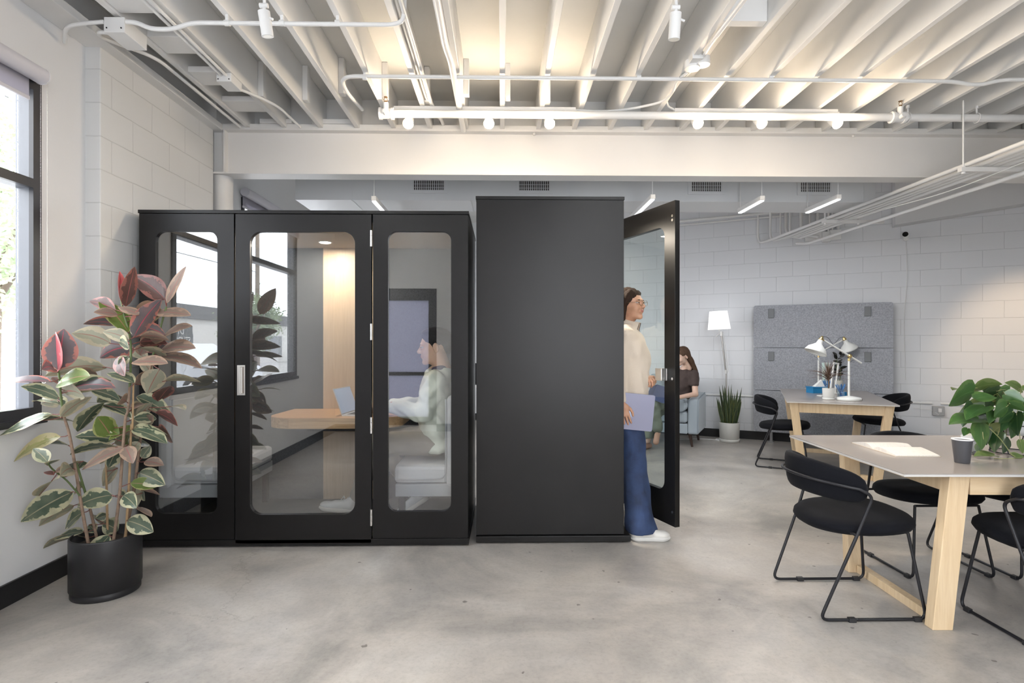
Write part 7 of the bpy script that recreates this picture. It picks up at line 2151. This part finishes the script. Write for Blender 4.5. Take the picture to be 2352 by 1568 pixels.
def car(x, y, rz, col, label):
    t = thing('parked_car', label, 'car', (x, y, -0.15), rz)
    M = mat('car paint '+label[:6], col, 0.25, 0.0, coat=0.6)
    prof = [(-2.2, 0.30), (-2.25, 0.75), (-1.9, 0.95), (-1.25, 1.02), (-0.65, 1.45), (0.75, 1.48), (1.45, 1.0), (2.15, 0.85), (2.25, 0.40), (2.1, 0.28)]
    g = G(); g.prism(prof, -0.88, 0.88, M=Matrix.Rotation(PI/2, 4, 'X')); obj('car_body', g, M, t, bevel=0.07)
    g = G(); g.prism([(-1.1, 1.02), (-0.60, 1.38), (0.70, 1.41), (1.25, 1.02)], -0.895, 0.895, M=Matrix.Rotation(PI/2, 4, 'X')); obj('side_windows', g, mat('car glass', (0.03, 0.035, 0.04), 0.08), t, bevel=0.01)
    for sx_ in (-1.35, 1.38):
        for sy_ in (-0.80, 0.80):
            g = G(); g.cyl((sx_, sy_-0.1, 0.32), (sx_, sy_+0.1, 0.32), 0.32, n=28); w_ = obj('wheel', g, mat('tyre', (0.02, 0.02, 0.02), 0.8), t)
            g = G(); g.cyl((sx_, sy_-0.105, 0.32), (sx_, sy_+0.105, 0.32), 0.19, n=20); obj('hub_cap', g, CHROME, w_)
    return t
car(-11.5, 9.2, 0.15, (0.75, 0.75, 0.76), 'white car parked outside, nearest the left window')
car(-12.5, 5.6, 0.15, (0.45, 0.05, 0.04), 'red car parked outside the left window')
car(-9.0, -7.8, 0.1, (0.40, 0.42, 0.45), 'silver car parked outside, seen in the booth glass')
car(-11.5, -11.8, 0.1, (0.60, 0.62, 0.65), 'pale car parked outside before the shop, seen in the booth glass')
car(-15.0, 14.0, 0.4, (0.75, 0.75, 0.76), 'white car parked further back outside')
def tree(x, y, h, r, seed, label, greens):
    t = thing('tree', label, 'tree', (x, y, -0.15)); q_ = random.Random(seed)
    g = G(); g.tube([(0, 0, 0), (0.1, 0, h*0.3), (0, 0.1, h*0.6)], [0.22, 0.17, 0.1], 10)
    for k in range(7):
        a = k*0.9; g.tube([(0, 0, h*(0.3+0.03*k)), (math.cos(a)*r*0.4, math.sin(a)*r*0.4, h*(0.55+0.04*k))], [0.08, 0.03], 6)
    obj('trunk', g, mat('tree bark', (0.10, 0.075, 0.055), 0.9), t)
    vs = []; fs = []; ms = []
    for c in range(46):
        u = q_.uniform(-1, 1); a = q_.uniform(0, 2*PI); rr = q_.uniform(0.35, 1.0)
        cx_ = Vector((math.sqrt(1-u*u)*math.cos(a)*rr*r, math.sqrt(1-u*u)*math.sin(a)*rr*r, h*0.62+u*rr*h*0.42))
        for k in range(150):
            d = Vector((q_.gauss(0, 1), q_.gauss(0, 1), q_.gauss(0, 0.8)))*r*0.17
            p = cx_+d; n1 = Vector((q_.gauss(0, 1), q_.gauss(0, 1), q_.gauss(0, 1))).normalized(); n2 = n1.orthogonal().normalized(); L = q_.uniform(0.06, 0.11)
            b0 = len(vs); vs += [p-n1*L, p+n2*L*0.45, p+n1*L, p-n2*L*0.45]; fs.append((b0, b0+1, b0+2, b0+3)); ms.append(q_.randint(0, 1))
    me = bpy.data.meshes.new('foliage'); me.from_pydata([tuple(v) for v in vs], [], fs)
    for gcol in greens: me.materials.append(shade_mat('tree leaves %.2f' % gcol[1], gcol, 0.4))
    me.polygons.foreach_set('material_index', ms); me.update()
    o = bpy.data.objects.new('foliage', me); C.objects.link(o); o.parent = t
GR = [(0.36, 0.42, 0.28), (0.28, 0.35, 0.22)]
tree(-11.0, 12.2, 7.0, 3.0, 1, 'leafy green tree seen through the left window', GR)
tree(-19, 19, 7.5, 3.2, 3, 'leafy tree further back beyond the left window', GR)
tree(-13.0, -22.0, 3.9, 1.5, 2, 'leafy tree reflected in the booth glass', GR)
# utility lines
for k in range(4):
    z0 = [5.4, 6.2, 7.4, 8.6][k]
    pts = [(-14, -25+y, z0-0.35*math.sin(PI*y/60)) for y in range(0, 61, 5)]
    g = G(); g.tube(pts, 0.018, 6); tag(obj('utility_line', g, BLK), ['lowest', 'second lowest', 'second highest', 'highest'][k]+' of four utility lines crossing the sky outside', 'cable', 'utility lines outside')
for y in (-25, 35):
    g = G(); g.cyl((-14, y, -0.15), (-14, y, 9.2), 0.14, 0.10, n=12); g.cbox((-14, y, 8.7), (0.1, 1.8, 0.1))
    tag(obj('utility_pole', g, mat('grey timber', (0.2, 0.17, 0.14), 0.9)), 'utility pole at the '+('near' if y < 0 else 'far')+' end of the outdoor wires', 'pole')
